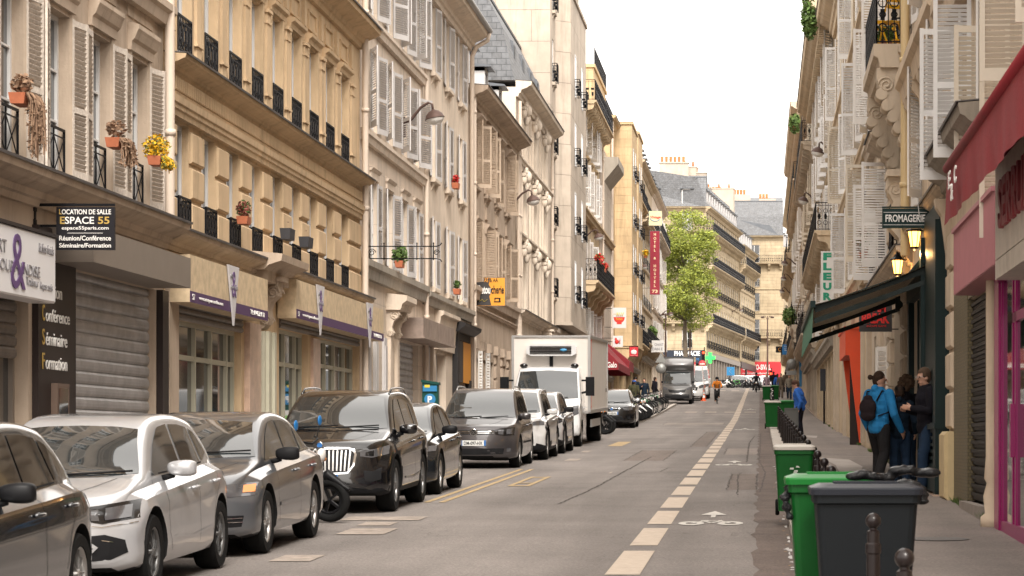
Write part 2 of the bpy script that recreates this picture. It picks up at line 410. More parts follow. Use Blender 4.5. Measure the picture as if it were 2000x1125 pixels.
# long crack seam and small patches
SEAM = mat('tar_seam', (.06,.05,.045), .8, bump=.3)
mb = MB()
def seam(pts, w=.02):
    for (x0,y0),(x1,y1) in zip(pts, pts[1:]):
        n = max(1, int(abs(y1-y0)/.25)+1)
        pr = None
        for i in range(n+1):
            t = i/n; x = x0+(x1-x0)*t+random.uniform(-.02,.02); y = y0+(y1-y0)*t; ww = w*random.uniform(.5,1.2)
            if pr: mb.quad((pr[0]-pr[2],pr[1],G(pr[1])+.005),(pr[0]+pr[2],pr[1],G(pr[1])+.005),(x+ww,y,G(y)+.005),(x-ww,y,G(y)+.005))
            pr = (x, y, ww)
seam([(-.36,39),(-.42,48),(-.36,49)], .012); seam([(-.3,56),(-.33,74),(-.2,84)], .014); seam([(.0,40),(.1,49),(-.02,56),(.02,90)], .012)
seam([(-2.9,36),(-2.75,42),(-2.7,50),(-2.6,60)], .02); seam([(-2.5,48),(-2.0,49.5),(-1.9,52)],.012)
tagp(mb.build('road_crack', SEAM), kind='structure')
PATCH = mat('light_patch', (.36,.32,.29), .85, bump=.3, var=.15, vscale=2)
def patch(pts, name, m, off, gf):
    mb = MB(); mb.poly([(x, y, gf(y)+off) for x, y in pts]); return tagp(mb.build(name, m), kind='structure')
patch([(1.35,55),(1.9,53.8),(2.0,49),(1.75,44.5),(1.45,46),(1.5,50)], 'pavement_patch', PATCH, .004, SW)
patch([(1.4,80),(1.8,79),(1.7,76),(1.35,77)], 'pavement_patch', PATCH, .004, SW)
patch([(.62,42.2),(2.7,41.6),(2.7,41.9),(.62,42.5)], 'pavement_patch', PATCH, .005, SW)
RPT = mat('road_patch', (.135,.108,.093), .9, bump=.5, bscale=60, var=.2, vscale=3); asphalt_detail(RPT)
RP2 = mat('road_patch_light', (.21,.178,.157), .9, bump=.5, bscale=60, var=.15, vscale=3); asphalt_detail(RP2)
for (x0, x1, a, b, m_) in ((-.55,-.06,41,48.5,RPT),(-3.1,-2.2,57,66,RPT),(-1.95,-1.5,70,92,RPT),(-4.2,-1.6,108,113,RP2),(-.9,-.05,62,68,RP2)):
    mb = MB(); strip(mb, x0, x1, a, b, .002, .8, wob=wb); tagp(mb.build('road_patch', m_), kind='structure')
    mb = MB(); seam([(x0,a),(x0,b)], .012); seam([(x1,a),(x1,b)], .012); tagp(mb.build('road_crack', SEAM), kind='structure')
FOAM = mat('gutter_foam', (.42,.40,.38), .6, bump=.4)
mb = MB()
for i in range(30):
    y = random.choice((random.uniform(20,35), random.uniform(24,60), random.uniform(37,44), random.uniform(20,30))); x = .33-random.uniform(0,.03); w = random.uniform(.02,.08); l = random.uniform(.1,.5)
    n = 9; mb.poly([(x-w*(.4+.6*random.random())*max(0,cos(a))-.001, y+l*.5*sin(a), G(y+l*.5*sin(a))+.010) for a in [-pi/2+pi*k/n for k in range(n+1)]])
tagp(mb.build('gutter_foam', FOAM), kind='stuff')
LIDM = mat('manhole_iron', (.11,.10,.095), .5, .6, bump=.6, bscale=80)
def manhole(x, y, r, gf=SW):
    mb = MB(); dz = (gf(y+.1)-gf(y-.1))/.2; n = 28
    c = mb.V((x,y,gf(y)+.008)); R = [mb.V((x+r*cos(2*pi*k/n), y+r*sin(2*pi*k/n), gf(y)+dz*r*sin(2*pi*k/n)+.008)) for k in range(n)]
    for k in range(n): mb.F((c, R[k], R[(k+1)%n]))
    return tagp(mb.build('manhole_cover', LIDM), 'round dark iron manhole cover set flush in the right pavement near the magenta shop', 'manhole cover')
manhole(1.83, 25.8, .32)

# ---------------------------------------------------------------- facade kit: local x = out of the wall, y = along it, z up
MC = {}
def shutter_mesh(w, h, m, pitch=.055):
    k = ('sh', round(w,2), round(h,2), m.name, pitch)
    if k in MC: return MC[k]
    mb = MB(); t = .03; s = .055
    mb.box(0, t, 0, s, 0, h); mb.box(0, t, w-s, w, 0, h)
    for z in (0, h*.42, h-.09): mb.box(.002, t-.002, s, w-s, z, z+(.13 if z == 0 else .08))
    z = .15
    while z < h-.12:
        if not (h*.42-.03 < z < h*.42+.10): mb.obox((t/2, w/2, z), (0, w/2-s+.004, 0), (.0125, 0, -.31*pitch), (.003, 0, .002))
        z += pitch
    MC[k] = mb.mesh('shutter', m); return MC[k]
def frame_mesh(w, h, d, m, sill=True, cross=1):
    k = ('fr', round(w,2), round(h,2), d, m.name, sill, cross)
    if k in MC: return MC[k]
    mb = MB(); a, b = -d, -d+.05; f = .06; H = w/2
    mb.box(a, b, -H, -H+f, 0, h); mb.box(a, b, H-f, H, 0, h); mb.box(a, b, -H+f, H-f, 0, .1); mb.box(a, b, -H+f, H-f, h-f, h)
    mb.box(a+.003, b+.006, -.04, .04, .1, h-f)
    for i in range(cross):
        z = .1+(h-.16)*(i+1)/(cross+1); mb.box(a+.004, b-.004, -H+f, -.04, z-.014, z+.014); mb.box(a+.004, b-.004, .04, H-f, z-.014, z+.014)
    MC[k] = mb.mesh('window', m); return MC[k]
def pane_mesh(w, h, d, m):
    k = ('pn', round(w,2), round(h,2), d, m.name)
    if k in MC: return MC[k]
    mb = MB(); x = -d+.01; mb.quad((x,-w/2,0),(x,w/2,0),(x,w/2,h),(x,-w/2,h)); MC[k] = mb.mesh('pane', m); return MC[k]
def rail_mesh(w, h, kind='bar', depth=0):
    k = ('rl', round(w,2), round(h,2), kind, depth)
    if k in MC: return MC[k]
    mb = MB(); H = w/2; x = -.07 if kind == 'x' else .05
    def panel(p, q, zb=.04):   # p,q ends (x,y)
        P = Vector((*p,0)); Q = Vector((*q,0)); L = (Q-P).length; d = (Q-P)/L; Z = Vector((0,0,1))
        mb.bar(P+Z*h, Q+Z*h, .015); mb.bar(P+Z*zb, Q+Z*zb, .012); mb.bar(P+Z*(h-.1), Q+Z*(h-.1), .008)
        if kind == 'x':
            n = max(1, round(L/.5))
            for i in range(n):
                a = P+d*L*i/n; b = P+d*L*(i+1)/n; mb.bar(a+Z*zb, b+Z*(h-.1), .006); mb.bar(a+Z*(h-.1), b+Z*zb, .006); mb.bar(a, a+Z*h, .009)
            mb.bar(Q, Q+Z*h, .012); return
        n = max(2, round(L/(.11 if kind != 'coarse' else .16)))
        for i in range(n+1):
            a = P+d*L*i/n; mb.bar(a, a+Z*h, .008 if i % n else .014)
        if kind == 'orn':
            n2 = max(1, round(L/.22))
            for i in range(n2):
                c = P+d*L*(i+.5)/n2
                for zc, r in ((h*.28, .075), (h*.5, .055), (h*.7, .08)):
                    pts = [c+d*r*cos(2*pi*k2/8)+Z*(zc+r*sin(2*pi*k2/8)) for k2 in range(9)]
                    for u, v in zip(pts, pts[1:]): mb.bar(u, v, .010)
                mb.obox(c+Z*(h*.5), d*.03, (.01,.01,0), Z*.1)
        elif kind in ('far', 'coarse'):
            n2 = max(1, round(L/.3))
            for i in range(n2):
                c = P+d*L*(i+.5)/n2; mb.obox(c+Z*(h*.55), d*.07, (.008,.008,0), Z*.05); mb.obox(c+Z*(h*.3), d*.04, (.008,.008,0), Z*.09)
    if depth: panel((0,-H),(depth,-H)); panel((depth,-H),(depth,H)); panel((depth,H),(0,H))
    else: panel((x,-H),(x,H)); mb.box(-.09,x,-H-.02,-H,h-.03,h); mb.box(-.09,x,H,H+.02,h-.03,h)
    MC[k] = mb.mesh('railing', IRON); return MC[k]

class Bld:
    def __init__(s, label, side, Y0, Y1, ztop, wallm, X=None, name='apartment_building', cat='building', depth=11, org=None, group=None, zlow=None, **kw):
        s.side = side; s.Y0 = Y0; s.Y1 = Y1; s.zt = ztop; s.wm = wallm; s.D = depth
        if side == 'L': X = -9.0 if X is None else X; s.base = G(Y0); loc = (X, Y0, s.base); rz = 0; s.W = Y1-Y0
        elif side == 'R': X = 2.7 if X is None else X; s.base = G(Y0); loc = (X, Y1, s.base); rz = pi; s.W = Y1-Y0
        else: s.base = zlow; loc = (org[0], org[1], s.base); rz = org[2]; s.W = Y1-Y0
        s.root = empty(name, loc, rz, label, cat, group); s.op = []; s.o = (0, 0, -s.base); s.lo = s.base-.3
    def U(s, Y): return s.Y1-Y if s.side == 'R' else (Y-s.Y0)
    def add(s, name, mb, m, parent=None, sharp=None):
        return mb.build(name, m, parent or s.root, s.o if parent is None else (0,0,0), sharp=sharp)
    def rep(s, name, Ys, fn, m):      # one piece built once, an object of its own at every place
        mb = MB(); fn(mb); me = mb.mesh(name, m)
        return [inst(name, me, s.root, (0, s.U(Y), -s.base)) for Y in Ys]
    def hole(s, Ya, Yb, za, zb, d=.3): u = sorted((s.U(Ya), s.U(Yb))); s.op.append((u[0], u[1], za, zb, d))
    def win(s, Y, z, w, h, d=.24, g=None, cross=2, rail=None, rh=.55, sh=None, shw=None, ang=(175,175), pitch=.055, frame=FRAMEW, sill=None, raildepth=0, w0=0, hole=True, railw=None):
        u = s.U(Y)
        if hole: s.op.append((u-w/2, u+w/2, z, z+h, d))
        g = g or (GLASSC if random.random() < .3 else GLASS)
        f = inst('window', frame_mesh(w, h, d, frame, cross=cross), s.root, (w0, u, z-s.base))
        inst('pane', pane_mesh(w, h, d, g), f)
        if rail: inst('railing', rail_mesh(railw or w-.04, rh, rail, raildepth), f, (0,0,.02))
        if sh:
            sw = shw or w/2; me = shutter_mesh(sw, h-.02, sh, pitch)
            if ang[0] is not None: inst('shutter', me, f, (.035, -w/2-.01, .01), (0,0,-radians(ang[0])))
            if ang[1] is not None: inst('shutter', me, f, (.035, w/2+.01, .01), (0,0,radians(ang[1])), (1,-1,1))
        if sill:
            k = ('sill', round(w,2), sill.name)
            if k not in MC:
                mb = MB(); mb.cbox(0, .14, -w/2-.12, w/2+.12, -.13, 0, .02)
                for q in (-1, 1): mb.prism([(0, q*w*.42-.05, -.13), (.11, q*w*.42-.05, -.13), (.07, q*w*.42-.05, -.24), (0, q*w*.42-.05, -.36)], (0,.1,0))
                MC[k] = mb.mesh('sill', sill)
            inst('sill', MC[k], f)
        return f
    def row(s, z, h, Ys, w, **k):
        an = k.pop('angf', None)
        for Y in Ys:
            if an: k['ang'] = an()
            s.win(Y, z, w, h, **k)
    def cornice(s, z, out, h, m=None, Ya=None, Yb=None, name='cornice', cap=True, dent=0, mb=None):
        m = m or s.wm; u = sorted((s.U(s.Y0 if Ya is None else Ya), s.U(s.Y1 if Yb is None else Yb))); own = mb is None; mb = mb or MB()
        o, b = out, z-h
        pr = [(0,b),(o*.15,b),(o*.2,b+h*.2),(o*.3,b+h*.25),(o*.35,b+h*.45),(o*.7,b+h*.6),(o*.82,b+h*.7),(o*.95,b+h*.75),(o,b+h*.95),(o,z),(0,z+h*.08)]
        mb.sweep(pr, *u)
        if dent:
            y = u[0]+dent*.3
            while y < u[1]-dent*.6: mb.box(o*.2, o*.55, y, y+dent*.5, b+h*.22, b+h*.52); y += dent
        if own:
            c = s.add(name, mb, m)
            if cap:
                mc = MB(); mc.sweep([(-.02,z+h*.08+.01),(o+.03,z+.01),(o+.03,z-.015),(o+.035,z+.02),(-.02,z+h*.08+.03)], *u); mc.build('zinc_cap', LEAD_CAP, c)
            return c
    def band(s, z, out, h, m=None, Ya=None, Yb=None, name='string_course'):
        u = sorted((s.U(s.Y0 if Ya is None else Ya), s.U(s.Y1 if Yb is None else Yb)))
        mb = MB(); mb.sweep([(0,z-h),(out*.6,z-h),(out*.75,z-h*.5),(out,z-h*.35),(out,z),(0,z+.02)], *u); return s.add(name, mb, m or s.wm)
    def pipe(s, Y, za, zb, m=None, r=.06, out=.12, name='drainpipe'):
        mb = MB(); u = s.U(Y); mb.tube([(out,u,za),(out,u,zb)], r, 8, False); z = za+1.2
        while z < zb: mb.tube([(out,u,z),(out,u,z+.09)], r+.018, 8); z += 2.2
        return s.add(name, mb, m or PIPE)
    def wall(s, name='wall', m=None, extra=None):
        us = sorted({0, s.W, *[o[0] for o in s.op], *[o[1] for o in s.op]}); zs = sorted({s.lo, s.zt, *[o[2] for o in s.op], *[o[3] for o in s.op]})
        us = [u for u in us if -1e-6 <= u <= s.W+1e-6]; mb = MB()
        for a, b in zip(us, us[1:]):
            if b-a < 1e-5: continue
            run = None
            for c, d in zip(zs, zs[1:]):
                mu, mz = (a+b)/2, (c+d)/2
                inside = any(o[0] < mu < o[1] and o[2] < mz < o[3] for o in s.op)
                if not inside: mb.quad((0,a,c),(0,b,c),(0,b,d),(0,a,d))
        for a, b, c, d, dp in s.op:
            x = -dp-.02
            mb.quad((0,a,c),(x,a,c),(x,a,d),(0,a,d)); mb.quad((0,b,c),(x,b,c),(x,b,d),(0,b,d)); mb.quad((0,a,c),(0,b,c),(x,b,c),(x,a,c)); mb.quad((0,a,d),(0,b,d),(x,b,d),(x,a,d))
        D = s.D; W_ = s.W
        mb.quad((0,0,s.lo),(-D,0,s.lo),(-D,0,s.zt),(0,0,s.zt)); mb.quad((0,W_,s.lo),(-D,W_,s.lo),(-D,W_,s.zt),(0,W_,s.zt))
        mb.quad((-D,0,s.lo),(-D,W_,s.lo),(-D,W_,s.zt),(-D,0,s.zt)); mb.quad((0,0,s.zt),(0,W_,s.zt),(-D,W_,s.zt),(-D,0,s.zt))
        if extra: extra(mb)
        return s.add(name, mb, m or s.wm)
    def mansard(s, z0, z1, out=1.4, m=None, w0=-.05, dorm=None, dh=1.5, dw=1.2, hips=False):
        mb = MB(); D = s.D; W_ = s.W; m = m or SLATE
        pr = [(w0, z0), (w0-out*.35, z0+(z1-z0)*.55), (w0-out, z1), (-D/2, z1+1.0), (-D+out, z1), (-D, z0)]
        mb.sweep(pr, 0, W_); r = s.add('roof', mb, m)
        mz = MB(); mz.sweep([(w0-out+.05,z1-.12),(w0-out+.08,z1+.04),(w0-out-.3,z1+.12)], 0, W_); mz.build('ridge_flashing', ZINC, r)
        for Y in (dorm or []):
            u = s.U(Y); md = MB(); x0, x1 = -.15, -1.6; a, b = u-dw/2, u+dw/2; zz = z0+.15
            md.box(x1, x0-.02, a, a+.12, zz, zz+dh); md.box(x1, x0-.02, b-.12, b, zz, zz+dh); md.box(x1,x0-.02,a,b,zz+dh-.12,zz+dh)
            md.box(x1,x0-.03,a,b,zz-.05,zz+.15)
            dm = s.add('dormer', md, SHUTG); cp = MB(); cp.sweep([(x1,zz+dh+.25),(x0+.2,zz+dh+.05),(x0+.2,zz+dh),(x1,zz+dh)], a-.15, b+.15)
            cp.build('dormer_roof', ZINC, dm); pn = MB(); pn.quad((x0-.1,a+.1,zz+.1),(x0-.1,b-.1,zz+.1),(x0-.1,b-.1,zz+dh-.1),(x0-.1,a+.1,zz+dh-.1)); pn.box(x0-.1,x0-.06,u-.03,u+.03,zz+.1,zz+dh-.1); pn.build('pane', GLASS, dm)
        return r
    def chimney(s, Y, w, zb, zt, L=2.5, t=.7, m=None, pots=4, across=True):
        mb = MB(); u = s.U(Y)
        if across: mb.box(w-L, w, u-t/2, u+t/2, zb, zt); mb.box(w-L-.06, w+.06, u-t/2-.06, u+t/2+.06, zt, zt+.12)
        else: mb.box(w-t, w, u-L/2, u+L/2, zb, zt); mb.box(w-t-.06, w+.06, u-L/2-.06, u+L/2+.06, zt, zt+.12)
        c = s.add('chimney', mb, m or PARTY); mp = MB()
        for i in range(pots):
            q = (i+.5)/pots*L; h = .55+.25*random.random(); p = (w-q, u, zt+.12) if across else (w-t/2, u-L/2+q, zt+.12)
            mp.lathe([(.13,0),(.16,.05),(.11,h*.8),(.15,h),(.12,h),(.0,h-.02)], 8, p)
        mp.build('chimney_pot', TERRA_O, c); return c
    def balcony(s, Ya, Yb, z, out, rail='orn', rh=1.0, cons=0, ch=.5, m=None, th=.18, cw=.25, name='balcony', big=False):
        a, b = sorted((s.U(Ya), s.U(Yb))); mb = MB(); m = m or s.wm
        mb.sweep([(0,z-th),(out-.12,z-th),(out-.08,z-th*.6),(out,z-th*.5),(out,z),(0,z)], a, b)
        n = cons
        for i in range(n):
            u = a+cw/2+.05+(b-a-cw-.1)*(i/(n-1) if n > 1 else .5)
            o = out*.85; pr = [(0,z-th),(o,z-th),(o,z-th-ch*.2),(o*.88,z-th-ch*.38),(o*.55,z-th-ch*.45),(o*.42,z-th-ch*.62),(o*.38,z-th-ch*.85),(o*.2,z-th-ch),(0,z-th-ch)]
            mb.prism([(w, u-cw/2, zz) for w, zz in pr], (0,cw,0))
        bl = s.add(name, mb, m)
        inst('balcony_railing', rail_mesh(b-a-.06, rh, rail, out-.06), bl, (0,(a+b)/2,z)); return bl
LEAD_CAP = mat('lead_cap', (.13,.12,.115), .6, .2, var=.2, vscale=5)
TERRA_O = mat('orange_chimney_pot', (.42,.13,.04), .8, var=.2, vscale=3)
def scroll(mb, c, r, t, ax='y', turns=2.2, th=.035):   # carved volute as a spiral tube on a disc; disc axis = ax
    c = Vector(c); n = int(26*turns); pts = []; rad = []
    for i in range(n+1):
        a = 2*pi*turns*i/n; rr = r*(1-.85*i/n); p = (rr*cos(a), rr*sin(a))
        pts.append(c+(Vector((p[0], -t, p[1])) if ax == 'y' else Vector((t, p[0], p[1])))); rad.append(th*(1-.5*i/n))
    mb.tube(pts, rad, 6)
def sagging(mb, pts, r=.008): mb.tube(pts, r, 5)
R_ = random.uniform
PAN = mat('dark_panel', (.03,.022,.02), .45, var=.1)
CASS = mat('shutter_cassette', (.20,.165,.135), .5, var=.06)
GALV = mat('galvanised_slats', (.44,.43,.43), .5, .3, var=.22, vscale=3, dirt=.35)
STEEL = mat('old_steel_slats', (.16,.135,.115), .5, .4, var=.3, vscale=4)
SHOPF = mat('shopfront_green_grey', (.42,.40,.31), .5, var=.08)
PINKM = mat('pink_marble', (.48,.34,.26), .35, var=.25, vscale=5)
PLYW = mat('plywood_print', (.58,.45,.29), .6, var=.25, vscale=6)
PURP = mat('purple_vinyl', (.085,.045,.11), .5)
PENN = mat('white_grey_board', (.55,.53,.54), .5)
SIGNW = mat('white_sign_face', (.74,.73,.74), .35)
TXTP = mat('purple_lettering', (.10,.05,.16), .5); TXTG = mat('grey_lettering', (.22,.21,.22), .5)
TXTW = mat('white_lettering', (.78,.76,.73), .5); TXTO = mat('ochre_lettering', (.50,.33,.08), .5)
ROOMG = mat('shop_interior', (.12,.10,.08), .7)

def rollshut(s, Ya, Yb, za, zb, m, pitch=.16, w=-.12, name='roller_shutter', bulge=.024, parent=None):
    u = sorted((s.U(Ya), s.U(Yb))); mb = MB(); z = za; mb.smooth = False
    while z < zb-.01:
        h = min(pitch, zb-z); mb.sweep([(w,z+.012),(w+bulge*.8,z+h*.25),(w+bulge,z+h*.5),(w+bulge*.8,z+h*.78),(w,z+h-.012),(w,z+h),(w-.02,z+h),(w-.02,z)], *u); z += h
    return s.add(name, mb, m, parent)
def shopwin(s, Ya, Yb, za, zb, d=.3, m=None, div=(), door=None, trans=None, g=None, kick=.0, hole=True):
    if hole: s.hole(Ya, Yb, za-.2, zb, d)
    a, b = sorted((s.U(Ya), s.U(Yb))); m = m or SHOPF; x = -d; f = .07; mb = MB()
    mb.box(x, x+.08, a, a+f, za, zb); mb.box(x, x+.08, b-f, b, za, zb); mb.box(x, x+.08, a+f, b-f, zb-f, zb); mb.box(x, x+.1, a+f, b-f, za-.2, za+max(.08, kick))
    for Y in div: u = s.U(Y); mb.box(x+.002, x+.082, u-f/2, u+f/2, za+.08, zb-f)
    if trans: mb.box(x+.004, x+.07, a+f, b-f, trans-.04, trans+.04)
    o = s.add('shop_window', mb, m); pn = MB(); pn.quad((x+.02,a,za),(x+.02,b,za),(x+.02,b,zb),(x+.02,a,zb)); pn.build('pane', g or GLASS, o)
    return o

# ================= first building (nearest left)
b1 = Bld('grey beige building nearest on the left, weathered white louvred shutters over a metal roller shutter', 'L', 14, 37.8, 17, ST1)
w1 = [17.9, 19.95, 22, 24.05, 26.05, 28.1, 30.15, 32.2, 34.25, 36.35]
for i, Y in enumerate(w1):
    b1.win(Y, 5.12, 1.02, 2.12, d=.2, rail='x', rh=.62, sh=SHUTW, shw=.5, ang=(172+R_(-5,4), 172 if i != 9 else 168), g=GLASS, pitch=.062)
    b1.win(Y, 8.9, 1.02, 2.1, d=.2, rail='x', rh=.62, sh=SHUTW, shw=.5); b1.win(Y, 12.4, 1.02, 2.0, d=.13, sh=SHUTW, shw=.5)
def hd(mb):
    mb.sweep([(0,7.3),(.05,7.3),(.06,7.42),(.1,7.46),(.14,7.56),(.16,7.6),(.16,7.66),(0,7.7)], -.66, .66)
    for q in (-1,1): mb.box(0, .03, q*.56-.04, q*.56+.04, 5.1, 7.3)
b1.rep('window_hood', w1, hd, ST1)
b1.cornice(5.0, .42, .38, ST1, name='shop_cornice', mb=None); b1.band(8.25, .22, .3); b1.cornice(16.8, .5, .5)
b1.rep('frieze_panel', w1, lambda mb: mb.box(0,.025,-.72,.72,7.78,7.98), ST1)
# ground floor
shopwin(b1, 22, 30.85, .95, 3.75, d=.25, m=CASS, div=(24.5,27.5,29.9), g=GLASS)
b1.hole(32.75, 37.35, .6, 3.98, .2); rollshut(b1, 32.75, 37.35, .6, 3.98, GALV, .172, w=-.12)
rollshut(b1, 22, 30.5, 2.72, 3.72, STEEL, .14, w=-.06)
mb = MB(); mb.box(0,.08,b1.U(31.0),b1.U(32.7),.6,4.4); pl = b1.add('dark_shop_pillar', mb, PAN)
mb = MB(); mb.box(0,.1,b1.U(37.38),b1.U(37.75),.6,3.98); b1.add('shutter_guide', mb, PAN)
for i, (a, t) in enumerate((('R','éunion'),('C','onférence'),('S','éminaire'),('F','ormation'))):
    z = 3.62-.3*i
    l = inst('lettering', text_mesh(a, 1, TXTO, width=.10, height=.2), pl, (.087,b1.U(31.2),z), FACE_PX)
    inst('lettering', text_mesh(t, 1, TXTW, width=.13*len(t)*.92, height=.16), pl, (.087,b1.U(31.3)+.13*len(t)*.46,z-.02), FACE_PX)
mb = MB(); mb.box(.08,.16,b1.U(31.55),b1.U(32.1),2.0,2.45); mb.box(.08,.14,b1.U(32.35),b1.U(32.6),1.6,1.72); bx = b1.add('wall_box', mb, mat('bronze_box',(.13,.09,.07),.5))
mb = MB(); mb.quad((.165,b1.U(31.62),2.06),(.165,b1.U(32.03),2.06),(.165,b1.U(32.03),2.39),(.165,b1.U(31.62),2.39)); mb.build('pane', GLASS, bx)
mb = MB(); mb.box(.0,.6,b1.U(31.6),b1.U(37.0),3.98,4.42); b1.add('shutter_housing', mb, CASS)
b1.pipe(37.55, 5.1, 17, r=.075, out=.16)
b1.wall()
# wall mounted fascia of the caterer
t = empty('shop_sign', (-8.9, 24, 3.4), 0, 'long white caterer fascia sign with a purple ampersand at the far left', 'shop sign')
mb = MB(); mb.cbox(0,.3,0,6.62,0,.8,.02); mb.build('sign_box', SIGNW, t)
mb = MB(); mb.box(-.02,.32,-.02,6.66,.8,.84); mb.build('sign_edge', PAN, t)
lettering('&', TXTP, t, (.31,5.05,.4), FACE_PX, width=.56, height=.64)
lettering('ART', TXTG, t, (.306,4.35,.54), FACE_PX, height=.15, width=.5); lettering('GOURMANDISE', TXTG, t, (.308,5.05,.33), FACE_PX, height=.13, width=1.75)
lettering('Traiteur', TXTG, t, (.306,5.62,.2), FACE_PX, height=.1, width=.5)
lettering('Buffets froids', TXTG, t, (.306,6.2,.63), FACE_PX, height=.11, width=.62); lettering('Repas assis', TXTG, t, (.306,6.2,.17), FACE_PX, height=.11, width=.52)
# projecting sign
def proj_sign(name, label, Y, xw, xa, xb, za, zb, face, edge, side='L', th=.06, arms=True, armz=None, cat='hanging sign'):
    """sign hung square to the street at distance Y; xw wall, xa..xb sign"""
    t = empty(name, (xw, Y, za), 0, label, cat)
    mb = MB(); mb.box(xa-xw, xb-xw, -th/2, th/2, 0, zb-za); bd = mb.build('sign_board', edge, t)
    mf = MB(); e = .02; mf.quad((xa-xw+e,-th/2-.004,e),(xb-xw-e,-th/2-.004,e),(xb-xw-e,-th/2-.004,zb-za-e),(xa-xw+e,-th/2-.004,zb-za-e)); mf.build('sign_face', face, bd)
    if arms:
        ma = MB(); h = zb-za; xe = (xb if side == 'L' else xa)-xw
        for z in (armz or (.02*h, .98*h)): ma.bar((0,0,z), (xe,0,z), .015); ma.box(min(0,.02 if side=='L' else -.02), max(0,.02 if side=='L' else -.02), -.05,.05,z-.08,z+.08)
        ma.build('bracket', IRON, t)
    return t, bd
BLKS = mat('black_sign', (.018,.017,.02), .4)
t, bd = proj_sign('hanging_sign', 'black hall rental sign with white and ochre writing hung over the grey shop shutter', 31.1, -9, -8.72, -8.0, 4.09, 4.62, BLKS, BLKS, armz=(.3,.56))
def sl(t, xw, s, x, z, m, w, h, y=-.037): return lettering(s, m, t, (x-xw, y, z), FACE_CAM, width=w, height=h, bold=.012)
sl(t,-9,'LOCATION DE SALLE',-8.36,.47,TXTW,.64,.062); sl(t,-9,'ESPACE',-8.46,.365,TXTW,.42,.088); sl(t,-9,'55',-8.13,.365,TXTO,.14,.088); sl(t,-9,'espace55paris.com',-8.36,.265,TXTW,.58,.055)
mb = MB(); mb.box(.42,.86,-.036,-.033,.205,.21); mb.build('rule_line', TXTW, t)
sl(t,-9,'Réunion/Conférence',-8.36,.145,TXTW,.64,.06); sl(t,-9,'Séminaire/Formation',-8.36,.055,TXTW,.64,.055)
sl(t,-9,'L',-8.665,.47,TXTO,.03,.064,-.039); sl(t,-9,'E',-8.64,.365,TXTO,.06,.09,-.039)
mb = MB(); mb.bar((0,0,-.2),(0,0,.62),.02); mb.bar((0,0,.56),(.5,0,.56),.018); mb.build('bracket', IRON, t)

# ================= second: golden stone
b2 = Bld('golden limestone building with nine bays, rusticated first floor and ornate black window rails', 'L', 37.85, 56.35, 17.5, ST2b)
c2 = [39.0+1.885*i for i in range(9)]
b2.row(4.98, 1.68, c2, .98, d=.155, rail='orn', rh=.5, g=GLASS, railw=.8, cross=0)
b2.row(7.72, 1.86, c2, .98, d=.15, rail='orn', rh=.56, g=None, cross=0); b2.row(11.0, 2.1, c2, .98, d=.15, rail='orn', rh=.56, cross=0); b2.row(14.2, 1.9, c2, .98, d=.45, rail='orn', rh=.5)
for i in range(10):
    a = c2[0]+1.885*(i-1)+.49 if i else 37.87; b = c2[0]+1.885*i-.49 if i < 9 else 56.3
    z = 4.98; mb = MB()
    while z < 6.5:
        mb.cbox(-.01,.06, b2.U(a+.012), b2.U(b-.012), z, z+.49, .03); z += .56
    b2.add('rusticated_pier', mb, ST2b)
mb = MB()
mb.sweep([(0,6.70),(.09,6.70),(.10,6.78),(.13,6.80),(.13,6.86),(.16,6.88),(.17,6.98),(0,6.98)], 0, b2.W); b2.add('architrave', mb, ST2b)
mb = MB(); mb.sweep([(0,6.98),(.1,6.98),(.12,7.05),(.06,7.07),(.06,7.34),(0,7.34)], 0, b2.W)
y = .06
while y < b2.W-.12:
    mb.cbox(.05,.115,y,y+.05,7.09,7.30,.012); mb.cbox(.05,.10,y+.065,y+.10,7.11,7.18,.008); mb.cbox(.05,.10,y+.065,y+.10,7.21,7.28,.008); y += .13
b2.add('carved_frieze', mb, ST2b)
b2.cornice(7.58, .34, .25, ST2b)
# second floor surrounds, pilasters, panels
def srr(mb):
    u = 0
    for q in (-1,1): mb.box(0,.05,u+q*.56-.06,u+q*.56+.06,7.6,9.62); mb.box(0,.035,u+q*.68-.04,u+q*.68+.04,7.6,9.62)
    mb.sweep([(0,9.62),(.06,9.62),(.08,9.7),(.14,9.74),(.15,9.8),(0,9.84)], u-.68, u+.68)
    for a, b, c, d in ((-.45,.45,9.92,9.97),(-.45,.45,10.28,10.33),(-.45,-.40,9.97,10.28),(.40,.45,9.97,10.28)): mb.box(0,.04,u+a,u+b,c,d)
    for q in (-1, 1): mb.box(0,.05,u+q*.56-.06,u+q*.56+.06,10.98,13.2)
    mb.sweep([(0,13.2),(.06,13.2),(.14,13.3),(.15,13.38),(0,13.42)], u-.68, u+.68)
b2.rep('window_surround', c2, srr, ST2b)
def pil(mb):
        u = 0; mb.box(0,.07,u-.16,u+.16,7.6,9.5); mb.box(0,.11,u-.2,u+.2,9.5,9.56); mb.box(0,.09,u-.18,u+.18,9.3,9.34); mb.box(0,.06,u-.13,u+.13,9.9,10.4)
        mb.box(0,.10,u-.22,u+.22,7.98,8.03)
b2.rep('pilaster', [c2[0]+1.885*(i-.5) for i in range(10)], pil, ST2b)
b2.cornice(10.95, .5, .42, ST2b); b2.cornice(13.9,.25,.25,ST2b); b2.cornice(17.4,.6,.6,ST2b)
b2.mansard(17.5, 20.5, 1.5, dorm=c2[1::2])
